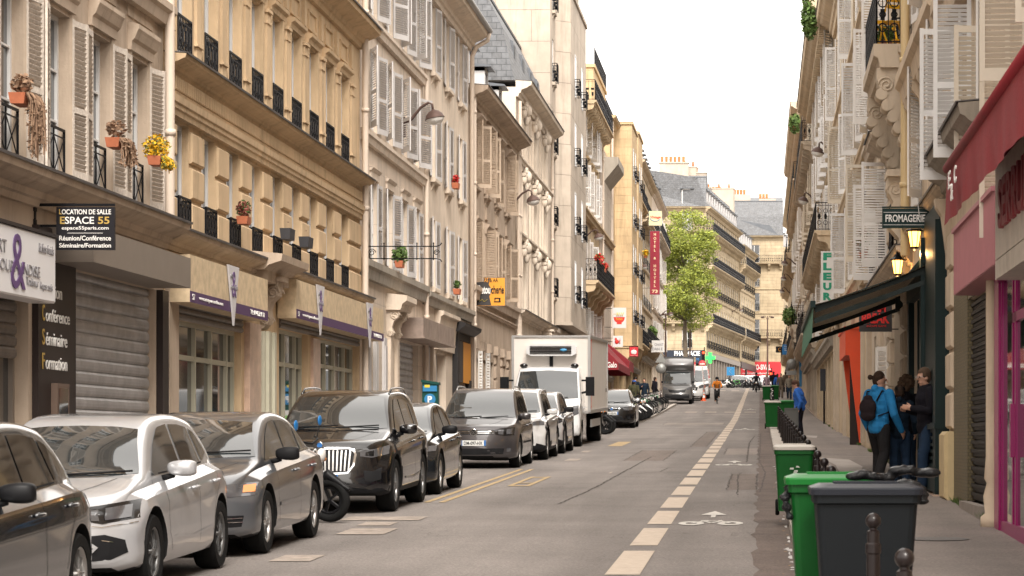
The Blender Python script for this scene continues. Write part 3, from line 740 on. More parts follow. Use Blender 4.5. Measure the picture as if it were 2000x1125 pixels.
# shop level cornice and consoles
b2.cornice(4.93, .34, .3, ST1, name='shop_cornice')
def console(b, Y, zt, h, out, w, m, name='console'):
    u = b.U(Y); mb = MB()
    pr = [(0,zt),(out,zt),(out,zt-h*.12),(out*.95,zt-h*.3),(out*.6,zt-h*.42),(out*.45,zt-h*.6),(out*.5,zt-h*.75),(out*.4,zt-h*.9),(out*.15,zt-h),(0,zt-h)]
    mb.prism([(a, u-w/2, z) for a, z in pr], (0,w,0))
    mb.box(0,out+.08,u-w/2-.06,u+w/2+.06,zt,zt+.08)
    for q in (-1,1):
        for (cw, cz, r) in ((out*.68,zt-h*.24,h*.16),(out*.3,zt-h*.82,h*.11)):
            pts = []; 
            for k in range(20): a = k/19*2*pi*1.8; rr = r*(1-.8*k/19); pts.append((cw+rr*cos(a), u+q*(w/2+.01), cz+rr*sin(a)))
            mb.tube(pts, .018, 5)
    return b.add(name, mb, m)
mb = MB(); mb.sweep([(0,4.75),(.3,4.75),(.38,4.83),(.6,4.9),(.62,5.02),(0,5.08)], b2.U(44.0), b2.U(46.6)); mb.box(0,.3,b2.U(44.3),b2.U(46.3),4.55,4.75); b2.add('entablature', mb, ST1)
console(b2, 45.3, 4.6, .85, .34, .4, ST1)
for a, b, o in ((43.75,44.75,.1),(50.2,51.0,.06)): mb = MB(); mb.box(0,o,b2.U(a),b2.U(b),1.2,3.8); b2.add('marble_pier', mb, PINKM)
mb = MB(); mb.box(0,.14,b2.U(44.85),b2.U(45.8),1.2,3.7); mb.box(0,.2,b2.U(44.95),b2.U(45.1),1.2,3.7); mb.box(0,.2,b2.U(45.5),b2.U(45.65),1.2,3.7); b2.add('green_pier', mb, SHOPF)
mb = MB(); mb.box(0,.08,b2.U(37.9),b2.U(38.5),.9,4.3); b2.add('side_pier', mb, ST1)
shopwin(b2, 38.6, 43.5, 1.15, 3.62, d=.2, div=(40.5,41.7,42.9), trans=3.05)
shopwin(b2, 46.9, 49.9, 1.2, 3.85, d=.2, div=(48.1,49.2), trans=3.2); shopwin(b2, 51.1, 56.1, 1.2, 3.85, d=.2, div=(52.6,53.7,55.0), trans=3.3)
rollshut(b2, 38.6, 43.5, 3.6, 3.9, STEEL, .1, w=.02); rollshut(b2, 46.9, 56.1, 3.85, 4.1, STEEL, .09, w=.02)
b2.pipe(56.15, 1.3, 17.3, r=.07, out=.16)
b2.wall()
def plyboard(Ya, Yb, za, zb, label, pens, X=-8.62):
    t = empty('shop_sign', (X-.3, Ya, za), 0, label, 'shop sign'); L = Yb-Ya
    mb = MB(); mb.box(-.05,.3,0,L,0,zb-za); bd = mb.build('sign_board', PLYW, t)
    mp = MB(); mp.box(.3,.306,0.01,L-.01,.0,.17); st = mp.build('purple_band', PURP, bd)
    lettering('57', TXTW, t, (.312,.22,.085), FACE_PX, height=.09, width=.16); lettering('www.artetgourmandise.com', TXTW, t, (.312,1.45,.085), FACE_PX, height=.075, width=1.7)
    lettering('TEL: 01 40 23 91 78', TXTW, t, (.312,L-.95,.085), FACE_PX, height=.08, width=1.2)
    for p in pens:
        p -= Ya
        mq = MB(); mq.prism([(.31,p-.42,zb-za+.03),(.31,p+.42,zb-za+.03),(.31,p+.02,-.22)], (.03,0,0)); pn = mq.build('triangular_pennant', PENN, t)
        lettering('&', TXTP, t, (.345,p,(zb-za)*.62), FACE_PX, height=.42, width=.34)
        lettering('ART', TXTG, t, (.344,p-.2,(zb-za)*.8), FACE_PX, height=.07, width=.2); lettering('GOURMANDISE', TXTG, t, (.346,p,(zb-za)*.55), FACE_PX, height=.06, width=.55)
plyboard(37.9, 43.9, 3.83, 4.55, 'pale plywood fascia board with one white triangle, left of the stone console', [40.9])
plyboard(46.6, 57.4, 4.02, 4.74, 'pale plywood fascia board with two white triangles, right of the stone console', [49.0,55.2])

# ================= third: cream, two bodies
b3 = Bld('cream rendered building with slanted grey shutters and string courses, right of the golden one', 'L', 56.4, 66.85, 14.5, ST3)
def an(lo=150, hi=176): return lambda: (R_(lo,hi), R_(lo,hi))
c3 = [58.4, 60.9, 63.4, 65.6]
b3.row(5.92, 1.86, c3, .95, d=.13, sh=SHUTG, shw=.52, angf=an(165,178), g=GLASSC); b3.row(8.95, 1.85, c3, 1.0, d=.13, sh=SHUTG, shw=.62, angf=an(148,168)); b3.row(11.6, 1.9, c3, 1.0, d=.13, sh=SHUTG, shw=.62, angf=an(140,172))
b3.rep('window_hood', c3, lambda mb: (mb.box(0,.04,-.62,.62,7.82,7.98), mb.sweep([(0,7.98),(.05,7.98),(.1,8.05),(0,8.1)], -.66, .66)), ST3)
b3.band(5.85,.2,.42,m=CONC); b3.band(8.78,.16,.25); b3.band(11.45,.16,.25); b3.cornice(14.4,.5,.5,ST3)
b3.mansard(14.5,17.5,1.5,dorm=c3[::2])
b3.pipe(66.75,1.6,14.3,r=.06)
# ground floor of the cream building
b3.rep('wood_shutter', (57.4,58.5,59.9), lambda mb: (mb.box(0,.06,-.22,.22,1.3,4.2), mb.box(.06,.08,-.16,.16,1.5,2.6), mb.box(.06,.08,-.16,.16,2.8,4.0)), SHUTG)
mb = MB(); mb.box(0,.1,b3.U(60.4),b3.U(60.65),1.35,4.25); mb.box(0,.1,b3.U(61.6),b3.U(61.9),1.35,4.25); mb.box(0,.02,b3.U(60.65),b3.U(61.6),1.35,4.0)
mb.sweep([(0,4.9),(.35,4.9),(.4,5.05),(.5,5.12),(.5,5.25),(0,5.3)], b3.U(60.3), b3.U(62.1)); b3.add('door_surround', mb, ST3b)
console(b3, 60.5, 4.95, .75, .3, .22, ST3b); console(b3, 61.75, 4.95, .75, .3, .22, ST3b)
b3.hole(62.3, 66.0, 1.35, 4.25, .25); rollshut(b3, 62.3, 66.0, 1.35, 4.3, GALV, .16, w=-.16)
RUST = mat('rusty_sheet', (.30,.23,.19), .55, .3, var=.3, vscale=3, dirt=.5)
mb = MB(); mb.box(0,.62,b3.U(62.4),b3.U(68.6),4.35,4.82); mb.box(0,.66,b3.U(62.35),b3.U(68.7),4.3,4.36); b3.add('metal_canopy_box', mb, RUST)
b3.wall()
b3b = Bld('plain cream plaster building with bracketed sills and grey shutters under a round zinc gutter', 'L', 66.87, 77.4, 14.2, ST3b)
c3b = [69.0, 72.1, 75.3]
b3b.row(5.95, 1.9, c3b, .95, d=.13, sh=SHUTG, shw=.5, angf=an(165,177), sill=ST3b); b3b.row(8.95, 1.9, c3b, .95, d=.13, sh=SHUTG, shw=.5, angf=an(165,177), sill=ST3b); b3b.row(11.85, 1.9, c3b, .95, d=.13, sh=SHUTG, shw=.5, angf=an(165,177), sill=ST3b)
b3b.cornice(14.35, .62, .55, ST3b, cap=False); b3b.band(5.75,.22,.35,m=CONC)
mb = MB(); mb.smooth = True; mb.tube([(.66,.0,14.4),(.66,b3b.W,14.4)], .09, 10); mb.build
g = b3b.add('gutter', mb, PIPEG)
mb = MB(); u = b3b.U(77.3); mb.tube([(.66,u-.1,14.32),(.6,u,14.1),(.25,u+.02,13.9),(.12,u,13.6),(.12,u,1.9)], .07, 8); b3b.add('drainpipe', mb, PIPE)
b3b.mansard(14.3,16.5,2.2)
# ground floor: doorway, dark shop, seamstress window
b3b.hole(69.6, 71.8, 1.7, 4.2, .35); mb = MB(); mb.box(-.33,-.25,b3b.U(69.6),b3b.U(71.8),1.7,4.2); b3b.add('door', mb, SHUTG)
mb = MB(); mb.sweep([(0,4.3),(.08,4.3),(.12,4.8),(.18,5.2),(.26,5.25),(.26,5.35),(0,5.4)], b3b.U(69.3), b3b.U(73.2)); b3b.add('door_entablature', mb, ST3b)
mb = MB(); mb.box(0,.12,b3b.U(66.95),b3b.U(67.2),1.6,4.3); mb.box(0,.1,b3b.U(68.2),b3b.U(68.45),1.6,4.3); mb.box(0,.1,b3b.U(66.9),b3b.U(68.5),4.3,4.5); b3b.add('door_surround', mb, ST3b)
mb = MB(); mb.box(0,.02,b3b.U(67.2),b3b.U(68.2),1.6,4.3); b3b.add('door', mb, SHUTG)
DKW = mat('black_painted_wood', (.03,.028,.028), .5)
mb = MB(); mb.box(0,.16,b3b.U(73.3),b3b.U(73.75),1.7,4.95); mb.box(0,.14,b3b.U(76.5),b3b.U(77.0),1.7,3.6); mb.box(0,.1,b3b.U(73.75),b3b.U(77.0),4.75,4.95)
mb.sweep([(0,4.95),(.2,4.95),(.4,5.1),(.42,5.2),(0,5.3)], b3b.U(73.0), b3b.U(77.3)); b3b.add('shopfront', mb, DKW)
ORG = mat('orange_sign_face', (.72,.30,.03), .45); DKG = mat('dark_grey_sign', (.06,.055,.055), .5)
mb = MB(); mb.box(.02,.12,b3b.U(73.75),b3b.U(75.0),3.5,4.72); q = b3b.add('fascia_panel', mb, DKG)
mb = MB(); mb.box(.02,.125,b3b.U(75.0),b3b.U(76.9),3.5,4.72); b3b.add('orange_fascia_panel', mb, ORG)
shopwin(b3b, 73.8, 76.5, 1.8, 3.45, d=.15, m=STEEL, div=(75.2,), hole=True)
b3b.wall()

# ================= fourth: grey brown with hooded windows
b4 = Bld('grey brown stone building with stacked hooded windows, narrow brown shutters and three zinc dormers', 'L', 77.5, 92.2, 12.5, ST4)
c4 = [79.2, 82.3, 85.5, 88.8]; c4b = c4+[91.2]
b4.row(9.8, 2.0, c4, 1.0, d=.13, sh=SHUTB, shw=.5, angf=an(120,170), sill=ST4); b4.row(6.72, 1.9, c4, 1.0, d=.13, sh=SHUTB, shw=.5, angf=an(120,170))
def hd4(mb):
    u = 0
    for z, o in ((12.0,.3),(8.8,.2)):
        mb.sweep([(0,z-.3),(.1,z-.3),(.12,z-.2),(o*.6,z-.16),(o,z-.05),(o,z),(0,z+.06)], u-.78, u+.78)
        for q in (-1,1): mb.box(0,.07,u+q*.62-.09,u+q*.62+.09,z-2.2,z-.3)
    mb.box(0,.06,u-.3,u+.3,9.0,9.4)
b4.rep('window_hood', c4, hd4, ST4)
b4.cornice(12.75,.6,.5,ST4); b4.band(6.6,.22,.4); b4.band(6.0,.12,.12)
b4.pipe(77.7,1.9,12.4,r=.07,out=.14); b4.pipe(91.95,2.2,12.4,r=.07,out=.14)
b4.mansard(12.7,15.2,2.4,dorm=[79.5,84.0,88.5],dh=1.35,dw=1.1)
def rpr(mb):
    z = 2.0
    while z < 4.6: mb.cbox(0,.08,0,.55,z,z+.4,.03); z += .47
    mb.box(0,.16,-.08,.63,4.65,4.95)
b4.rep('rusticated_pier', [78.4+2.1*i for i in range(7)], rpr, ST4)
b4.hole(79.2,80.4,1.9,4.4,.3); b4.hole(81.4,82.5,1.9,4.4,.3); b4.hole(83.4,84.6,1.9,4.4,.3); b4.hole(87.6,88.8,1.9,4.4,.3)
b4.rep('door', (79.2,81.4,87.6), lambda mb: mb.box(-.3,-.2,0,1.2,1.9,4.4), SHUTB); mb = MB(); mb.box(-.25,-.12,b4.U(83.4),b4.U(84.6),1.9,4.4); b4.add('blue_door', mb, mat('blue_door_paint',(.06,.16,.24),.5))
for i, Y in enumerate((78.9, 81.1)): inst('shutter', shutter_mesh(.3, 2.5, WHITE, .09), b4.root, (.12,b4.U(Y),2.1-b4.base), (0,0,-radians(18)))
b4.wall()
# sewing shop sign
t, bd = proj_sign('hanging_sign', 'orange and black tailor sign with a sewing machine, hung on the grey brown building', 79.3, -9, -8.98+.0, -8.05, 5.55, 6.62, ORG, CHROME, armz=(.05,1.04))
t.location.z = 6.02-.0; 
for ch in t.children: pass
mb = MB(); mb.poly([(.04,-.036,.03),(.50,-.036,.03),(.44,-.036,.35),(.52,-.036,.6),(.42,-.036,.8),(.46,-.036,1.04),(.04,-.036,1.04)]); mb.build('dark_half', DKG, t)
lettering('AS', ORG, t, (.34,-.042,.82), FACE_CAM, width=.12, height=.13, bold=.01); lettering('& AA', BLKS, t, (.58,-.042,.82), FACE_CAM, width=.26, height=.13)
lettering('Retou', TXTW, t, (.28,-.044,.52), FACE_CAM, width=.38, height=.27, bold=.03); lettering('cherie', BLKS, t, (.70,-.044,.52), FACE_CAM, width=.40, height=.26, bold=.02)
mb = MB(); mb.box(.58,.8,-.04,-.037,.14,.18); mb.box(.74,.79,-.04,-.037,.18,.30); mb.box(.60,.79,-.04,-.037,.27,.31); mb.box(.6,.63,-.04,-.037,.2,.3); mb.build('sewing_machine_drawing', BLKS, t)
YEL = mat('yellow_paint', (.62,.47,.04), .5)
mb = MB()
for a, b in (((.12,.16),(.22,.26)),((.22,.26),(.27,.16)),((.27,.16),(.38,.25))): mb.bar((a[0],-.04,a[1]),(b[0],-.04,b[1]),.018,.003)
mb.build('tape_drawing', YEL, t)
for ch in t.children: ch.scale = (1,1,.85) if ch.type == 'MESH' else (1,1,1)

# ================= fifth: pale carved
b5 = Bld('pale stone building with tall windows under carved heads and pilasters, steep slate roof above', 'L', 92.3, 107.4, 14.8, ST5)
c5 = [94.9, 99.4, 103.9]
b5.row(12.4, 1.75, c5, 1.2, d=.08); b5.row(9.6, 2.05, c5, 1.2, d=.08); b5.row(6.75, 2.2, c5, 1.2, d=.08)
def cvd(mb):
    u = 0
    for zt in (14.2, 11.7, 9.0):
        for q in (-1,1):
            mb.box(0,.1,u+q*.78-.1,u+q*.78+.1,zt-2.3,zt); mb.box(0,.07,u+q*1.6-.14,u+q*1.6+.14,zt-2.3,zt+.05)
            mb.cbox(0,.22,u+q*.78-.15,u+q*.78+.15,zt,zt+.12,.03)
        for k in range(7):
            a = pi*k/6; mb.sphere((.14,u+.3*cos(a),zt+.05+.28*sin(a)), .1, 8, 6)
        mb.sphere((.2,u,zt+.05), .17, 8, 6, (1,1,1.4)); mb.sphere((.16,u,zt-.3), .1, 8, 6, (1,1,2.2))
        for q in (-1,1): mb.sphere((.12,u+q*.8,zt-.15), .13, 8, 6, (1,1,1.5))
b5.rep('carved_surround', c5, cvd, ST5)
b5.cornice(15.0,.6,.55,ST5); b5.band(12.3,.2,.2); b5.band(9.5,.2,.2); b5.cornice(6.6,.35,.3,ST5,dent=0)
console(b5, 103.8, 6.3, 1.0, .4, .5, ST5)
b5.pipe(92.5,2.2,14.3,r=.07,out=.14); b5.pipe(107.0,2.5,14.8,r=.06,out=.14)
b5.mansard(15.05,18.6,1.25,dorm=[])
mb = MB(); mb.sweep([(-1.2,18.5),(-3.6,20.2),(-11,20.4),(-11,18.5)], 0, b5.W); b5.add('upper_roof', mb, ZINC)
for Y in (95.5,99,102.5,105.5):
    mb = MB(); u = b5.U(Y); mb.sweep([(-.3,15.5),(-.35,16.9),(-.9,17.2),(-.9,15.5)], u-.55, u+.55); dmr = b5.add('dormer', mb, ZINC); mb = MB(); mb.quad((-.29,u-.4,15.6),(-.29,u+.4,15.6),(-.33,u+.4,16.8),(-.33,u-.4,16.8)); mb.build('pane', SLATE, dmr)
shopwin(b5, 95, 98, 2.4, 4.8, m=SHOPF, div=(96.5,)); shopwin(b5, 99.5, 102, 2.5, 4.8, m=SHOPF)
b5.hole(103,104.6,2.4,4.9,.3); mb = MB(); mb.box(-.3,-.2,b5.U(103),b5.U(104.6),2.4,4.9); b5.add('door', mb, SHUTB)
b5.wall()

# ================= sixth: pale tall with canted bays
b6 = Bld('very tall pale stone building with a canted bay, its blank side wall above lower roofs', 'L', 107.45, 124.4, 24.5, ST6)
for z in (8.0,11.1,14.2,17.3,20.4):
    b6.win(108.9, z, .8, 1.9, d=.08, rail='coarse', rh=.8, raildepth=.2, sill=ST6); b6.win(121.4+.6, z, .9, 1.9, d=.08, rail='coarse', rh=.8, raildepth=.2, sill=ST6)
def bay(b, Ya, Yb, za, zb, out, cant, m, name='bay', wins=(), rows=()):
    a, c = sorted((b.U(Ya), b.U(Yb))); mb = MB(); pl = [(0,a),(out,a+cant),(out,c-cant),(0,c)]
    for (x0,y0),(x1,y1) in zip(pl, pl[1:]): mb.quad((x0,y0,za),(x1,y1,za),(x1,y1,zb),(x0,y0,zb))
    mb.poly([(x,y,za) for x, y in pl]); mb.poly([(x,y,zb) for x, y in pl])
    o = b.add(name, mb, m)
    mb = MB(); e = .08; pr2 = [(0,a-e),(out+e,a+cant-e),(out+e,c-cant+e),(0,c+e)]
    for q, hh in ((zb,.18),(za-.02,.14)): mb = MB(); mb.prism([(x,y,q) for x, y in pr2], (0,0,hh)); mb.build('bay_cornice', m, o)
    for z, h in rows:
        mbw = MB(); mid = (a+c)/2; ww = .8
        for q in ((-1,1) if c-a > 5 else (0,)):
            y0 = mid+q*(c-a)*.2
            mbw.box(out-.01,out+.015,y0-ww/2-.06,y0-ww/2,z,z+h); mbw.box(out-.01,out+.015,y0+ww/2,y0+ww/2+.06,z,z+h); mbw.box(out-.01,out+.015,y0-ww/2,y0+ww/2,z+h-.08,z+h)
            mbw.box(out-.01,out+.012,y0-.03,y0+.03,z,z+h-.08)
            inst('pane', pane_mesh(ww,h,-.0,GLASS), o, (out-.005+.0,y0,z)); inst('railing', rail_mesh(ww+.1,.75,'coarse',.22), o, (out,y0,z))
        mbw.build('window_frame', FRAMEW, o)
    return o
bay(b6, 110.2, 120.6, 6.9, 21.5, .65, .5, ST6, rows=[(z,1.9) for z in (8.0,11.1,14.2,17.3)])
b6.band(6.7,.2,.5); b6.cornice(24.2,.3,.3,ST6)
b6.pipe(124.0,2.6,23,PIPEG,r=.05,out=.12)
shopwin(b6, 110, 114, 2.8, 5.2, m=CASS, div=(112,)); shopwin(b6, 115.5, 120, 3.0, 5.2, m=CASS, div=(117,))
b6.wall(m=ST6)
b6.chimney(107.9,-3,24.3,27,L=4,pots=5,across=True)
# ================= seventh: ochre with long balconies
b7 = Bld('ochre building with white shutters, a long bracketed top balcony and a flowered lower balcony', 'L', 124.5, 150, 18.6, ST7)
c7 = [126.9+3.35*i for i in range(4)]; c7r = [141.5,145,148]
for z, h in ((16.55,1.95),(13.75,2.1),(10.0,2.2),(6.0,2.6)):
    b7.row(z, h, c7, 1.0, d=.13, sh=SHUT, shw=.5, angf=an(130,172), pitch=.09, sill=(ST7 if z > 15 else None), cross=1)
    b7.row(z, h, c7r, 1.1, d=.07, cross=1)
b7.balcony(124.7,139.6,18.75,.85,'coarse',1.0,cons=14,ch=.7,cw=.3); b7.band(13.5,.35,.3); 
bl = b7.balcony(124.7,139.3,9.8,.95,'orn',1.05,cons=6,ch=.85,cw=.45,th=.22)
mb = MB(); mb.box(0,.1,b7.U(139.9),b7.U(149.5),5.5,18.2); b7.add('pale_render_strip', mb, ST6)
b7.band(5.6,.3,.3,m=CONC); b7.pipe(124.8,3,18,r=.06,out=.14); b7.pipe(139.9,3,18,r=.06,out=.24); b7.pipe(149.6,3,18,r=.06)
b7.hole(126,131,3.1,5.1,.3); b7.hole(133,138,3.2,5.2,.3); b7.hole(141,148,3.4,5.4,.3)
mb = MB()
for a, b in ((126,131),(133,138),(141,148)): mb.box(-.3,-.25,b7.U(a),b7.U(b),3,5.4)
b7.add('shop_window', mb, GLASS); b7.wall()
mb = MB(); W7 = b7.W
mb.box(-10,-1.3,0.2,W7,18.6,21.3); mb.box(-10,-1.15,0.1,W7,21.3,21.5); mb.box(-10,-2.6,.3,W7*.75,21.5,23.4); mb.box(-10,-2.45,.2,W7*.77,23.4,23.6); b7.add('attic_storey', mb, ST7)
for i in range(5):
    mbp = MB(); u = 2.2+i*3.2; mbp.quad((-1.29,u-.5,19.0),(-1.29,u+.5,19.0),(-1.29,u+.5,20.8),(-1.29,u-.5,20.8)); b7.add('attic_window', mbp, GLASS)
for (w0, z, a, c) in ((-1.3,21.5,.2,W7-.2),(-2.6,23.6,.3,W7*.7)):
    inst('balcony_railing', rail_mesh(c-a,.95,'bar'), b7.root, (w0,(a+c)/2,z-b7.base))
mb = MB(); mb.prism([(0,b7.W-7,16.5),(.9,b7.W-7,17.6),(.9,b7.W-7,18.0),(0,b7.W-7,18.0)], (0,6,0)); b7.add('corbelled_balcony_base', mb, CONC)
for Y, zt in ((127,26.0),(139,25.2),(147,24.6)): b7.chimney(Y,-5,21,zt,L=3.0)
# ================= eighth: sandy tower with projecting bays
b8 = Bld('tall sandy stone building with two square projecting bays rounded at the bottom', 'L', 150.1, 184.8, 21.5, ST8)
bay(b8, 155.2, 161.8, 7.6, 21.4, 1.05, .02, ST8, rows=[(z,1.9) for z in (9.2,12.2,15.2,18.2)]); bay(b8, 166.5, 172.5, 8.0, 22.2, .9, .02, ST8, rows=[(z,1.9) for z in (9.5,12.5,15.5,18.5)])
for a, b, z, o in ((155.2,161.8,7.6,1.05),(166.5,172.5,8.0,.9)):
    mb = MB(); pr = [(0,z)]+[(o*cos(t*pi/2/6), z-1.1*sin(t*pi/2/6)) for t in range(7)]; mb.prism([(w, b8.U(a), q) for w, q in pr], (0,b-a,0)); b8.add('rounded_bay_base', mb, ST8)
for z in (9,12,15,18): b8.row(z, 2.0, [152,164,176,181], 1.1, d=.07, rail='coarse', rh=.8)
b8.band(7.0,.25,.3,m=CONC); b8.cornice(21.3,.35,.4,ST8)
b8.balcony(174,184,18.6,.8,'coarse',1,cons=6,ch=.6); b8.balcony(174,184,8.6,.9,'coarse',1,cons=8,ch=.8)
mb = MB(); mb.box(-10,-1.0,.2,12,21.5,24.2); mb.box(-10,-.9,.1,12.2,24.2,24.4); mb.box(-10,-1.6,12.2,33,21.5,24.0); mb.box(-10,-1.4,12.2,33.2,24.0,24.2); mb.box(-10,-2.5,.4,9,24.4,26.6); b8.add('attic_storey', mb, ST8)
inst('balcony_railing', rail_mesh(11.4,1.0,'bar'), b8.root, (-1.0,6,24.4-b8.base)); inst('balcony_railing', rail_mesh(20,1.0,'bar'), b8.root, (-1.6,22.6,24.2-b8.base))
b8.hole(152,158,3.9,6.3,.3); b8.hole(160,166,4.1,6.4,.3); b8.hole(168,175,4.3,6.6,.3); b8.hole(177,183,4.6,6.9,.3)
mb = MB()
for a, b in ((152,158),(160,166),(168,175),(177,183)): mb.box(-.3,-.25,b8.U(a),b8.U(b),3.5,6.9)
b8.add('shop_window', mb, GLASS); b8.wall(); b8.pipe(150.5,3.8,21,r=.07)
# ================= ninth and tenth
def plain(label, a, b, zt, m, zs, step=3.0, w=1.1, h=2.0, side='L', sh=None, bal=(), rl='coarse', gz=None, off=0, X=None, att=2.2, mans=True, cross=1, shops=True, angr=(120,174), ch=1, zc=None):
    B = Bld(label, side, a, b, zt, m, X=X); n = int((b-a-1.0)/step); Y0 = a+((b-a)-(n-1)*step)/2
    Ys = [Y0+i*step for i in range(n)]
    for j, z in enumerate(zs): B.row(z, h, Ys, w, d=.07, cross=cross, rail=rl if j not in bal else None, rh=.75, sh=sh, shw=w/2, angf=an(*angr), pitch=.1)
    for j in bal: B.balcony(a+.4, b-.4, zs[j]-.02, .75, rl, 1.0, cons=max(4,int((b-a)/1.6)), ch=.55)
    for z in zs: B.band(z-.22,.12,.14)
    B.cornice(zt,.5,.5,m,dent=.0)
    if mans: B.mansard(zt+.05, zt+att, 1.3, m=ZINC, dorm=Ys[::1], dh=min(1.4,att-.5))
    gy = (G(a)+G(b))/2; top = zs[0]-1.0
    if shops:
        y = a+1
        while y < b-4:
            l = R_(3,5); e = min(y+l, b-.8); z0 = SW(e)+.3; shopwin(B, y, e, z0, top-.3, m=random.choice((CASS,PAN,SHOPF,DKW)), div=((y+e)/2,)); y = e+R_(.5,1)
        B.band(top+.2,.3,.4,m=random.choice((CONC,PAN)))
    for i in range(ch): B.chimney(a+2+i*8, -4, zt, zt+att+1.6, L=3)
    B.wall(); return B
b9 = plain('buff stone building with a dark balcony line, left of the hotel sign', 185, 208, 22.6, ST9, [9.2,12.3,15.4,18.5], bal=(0,3), att=1.9)
b10 = plain('last buff building on the left side, next to the green tree', 208.2, 232, 22.8, ST3b, [10.0,13.1,16.2,19.3], bal=(3,), sh=SHUT, att=1.6)
# ================= right side (x = 2.7): facades face -X
SHW = mat('bright_shutter_paint', (.70,.68,.66), .55, var=.06, vscale=4, dirt=.15)
SHC = mat('cream_shutter_paint', (.62,.55,.45), .6, var=.06)
MAG = mat('magenta_paint', (.27,.002,.10), .35, coat=.2, var=.08)
PINK = mat('pink_corrugated', (.42,.16,.185), .5, var=.08)
RED = mat('red_canvas', (.20,.005,.012), .75, var=.2, vscale=2, bump=.3, bscale=30)
REDF = mat('red_fascia', (.50,.02,.03), .5)
GRN = mat('dark_green_paint', (.010,.022,.022), .45, var=.1, vscale=3, dirt=.15)
MOS = mat('olive_mosaic', (.16,.125,.06), .5, joints=(.045,.045,.006), jmix=.5, jdark=.5)
CREAMB = mat('cream_paint_block', (.58,.45,.25), .6, var=.1, dirt=.3)
ORNG = mat('orange_shopfront_paint', (.70,.065,.008), .5, var=.06)
STEP = mat('granite_step', (.26,.22,.19), .8, bump=.3, var=.15)
r1 = Bld('cream building at the right edge with a magenta shopfront and mosaic door bay', 'R', 8, 35.75, 15, STR1)
for Y in (17.5, 21, 24.5, 31.2, 33.9): 
    for z in (5.3, 8.6, 11.9): r1.win(Y, z, .95, 2.1, d=.14, sh=(SHC if Y < 28 else SHW), shw=.48, ang=(95,172) if Y > 20 else (170,172))
for Y, wv in ((26.9,.34),(30.4,.36)):
    pass
r1.band(7.95,.28,.5); r1.band(8.35,.12,.2); r1.cornice(14.8,.5,.5)
# cornice box over the door bay, carried by a corbel
r1.cornice(5.62,.42,.5,CONC,Ya=28.9,Yb=35.7,name='shop_cornice')
mb = MB(); u = r1.U(35.5); mb.prism([(0,u-.16,5.14),(.24,u-.16,5.14),(.22,u-.16,5.02),(.14,u-.16,4.9),(.1,u-.16,4.6),(.05,u-.16,4.2),(.03,u-.16,3.6),(0,u-.16,3.5)], (0,.32,0)); r1.add('corbel', mb, STR1)
mb = MB(); z = 1.9
while z < 4.2: mb.cbox(0,.07,r1.U(35.7),r1.U(34.65),z,z+.5,.035); z += .56
r1.add('rounded_quoin', mb, STR1)
mb = MB(); mb.cbox(0,.16,r1.U(35.7),r1.U(34.62),.9,1.86,.05); r1.add('cream_plinth', mb, CREAMB)
# mosaic door bay
r1.hole(29.8,32.4,.95,3.55,.07)
mb = MB(); mb.box(0,.03,r1.U(34.6),r1.U(32.4),.7,4.2); mb.box(-.075,.028,r1.U(32.4),r1.U(32.35),.96,3.54); mb.box(0,.02,r1.U(29.8),r1.U(28.3),.7,4.2); mb.box(0,.02,r1.U(32.4),r1.U(29.8),3.55,4.2); r1.add('mosaic_frame', mb, MOS)
LATT = mat('grille_shutter_dark', (.018,.015,.013), .5, .3)
mb = MB(); z = .98; mb.box(-.085,-.078,r1.U(32.4),r1.U(29.8),.95,3.55)
while z < 3.5:
    mb.box(-.07,-.04,r1.U(32.35)+.02,r1.U(29.8)-.02,z,z+.045); mb.box(-.055,-.015,r1.U(32.35)+.02,r1.U(29.8)-.02,z+.045,z+.09); z += .11
r1.add('roller_grille', mb, LATT)
mb = MB(); mb.box(-.1,.12,r1.U(32.6),r1.U(29.6),.7,.95); r1.add('door_step', mb, STEP)
mb = MB(); u = r1.U(28.15); mb.lathe([(.0,0),(.13,0),(.13,.12),(.08,.16),(.1,.35),(.06,.5),(.09,.55),(.07,.8),(.07,3.0),(.1,3.1),(.1,3.2),(0,3.2)], 12, (.1,u,.75)); r1.add('slim_column', mb, STR1)
# magenta shopfront
def mgbar(mb, Ya, Yb, za, zb, a=0, b=.14): mb.box(a, b, r1.U(Ya), r1.U(Yb), za, zb)
mb = MB(); mgbar(mb,27.9,27.4,.62,4.0,0,.1); r1.add('magenta_pillar', mb, MAG)
mb = MB()
mgbar(mb,27.4,17,3.45,3.6); mgbar(mb,27.4,17,.6,.85,0,.08)
for Y in (27.38,26.2,25.9,24.2,21.5,19): mgbar(mb,Y,Y-.1,.85,3.45,0,.075)
mgbar(mb,26.2,24.2,2.95,3.05,0,.075)
for Y in (25.95,): mgbar(mb,Y+.05,Y-.1,1.55,2.1,.07,.12)
sw = r1.add('shop_window', mb, MAG)
mb = MB(); mb.quad((.05,r1.U(27.4),.85),(.05,r1.U(17),.85),(.05,r1.U(17),3.45),(.05,r1.U(27.4),3.45)); mb.build('pane', GLASS, sw)
mb = MB(); mb.box(0,.25,r1.U(27.6),r1.U(17),.3,.6); mb.box(.0,.35,r1.U(26.4),r1.U(23.8),.2,.48); r1.add('door_step', mb, STEP)
mb = MB(); mb.box(0,.12,r1.U(27.4),r1.U(17),3.6,3.75); r1.add('magenta_soffit', mb, MAG)
r1.wall()
# projecting folded shutters seen square on
for (Y, z, w, h, mm, lab) in ((26.9,3.9,.33,2.35,SHC,''),(30.3,5.0,.34,1.75,SHC,'')):
    o = inst('shutter', shutter_mesh(w, h, mm, .06), r1.root, (.02, r1.U(Y), z-r1.base), (0,0,-radians(90)))
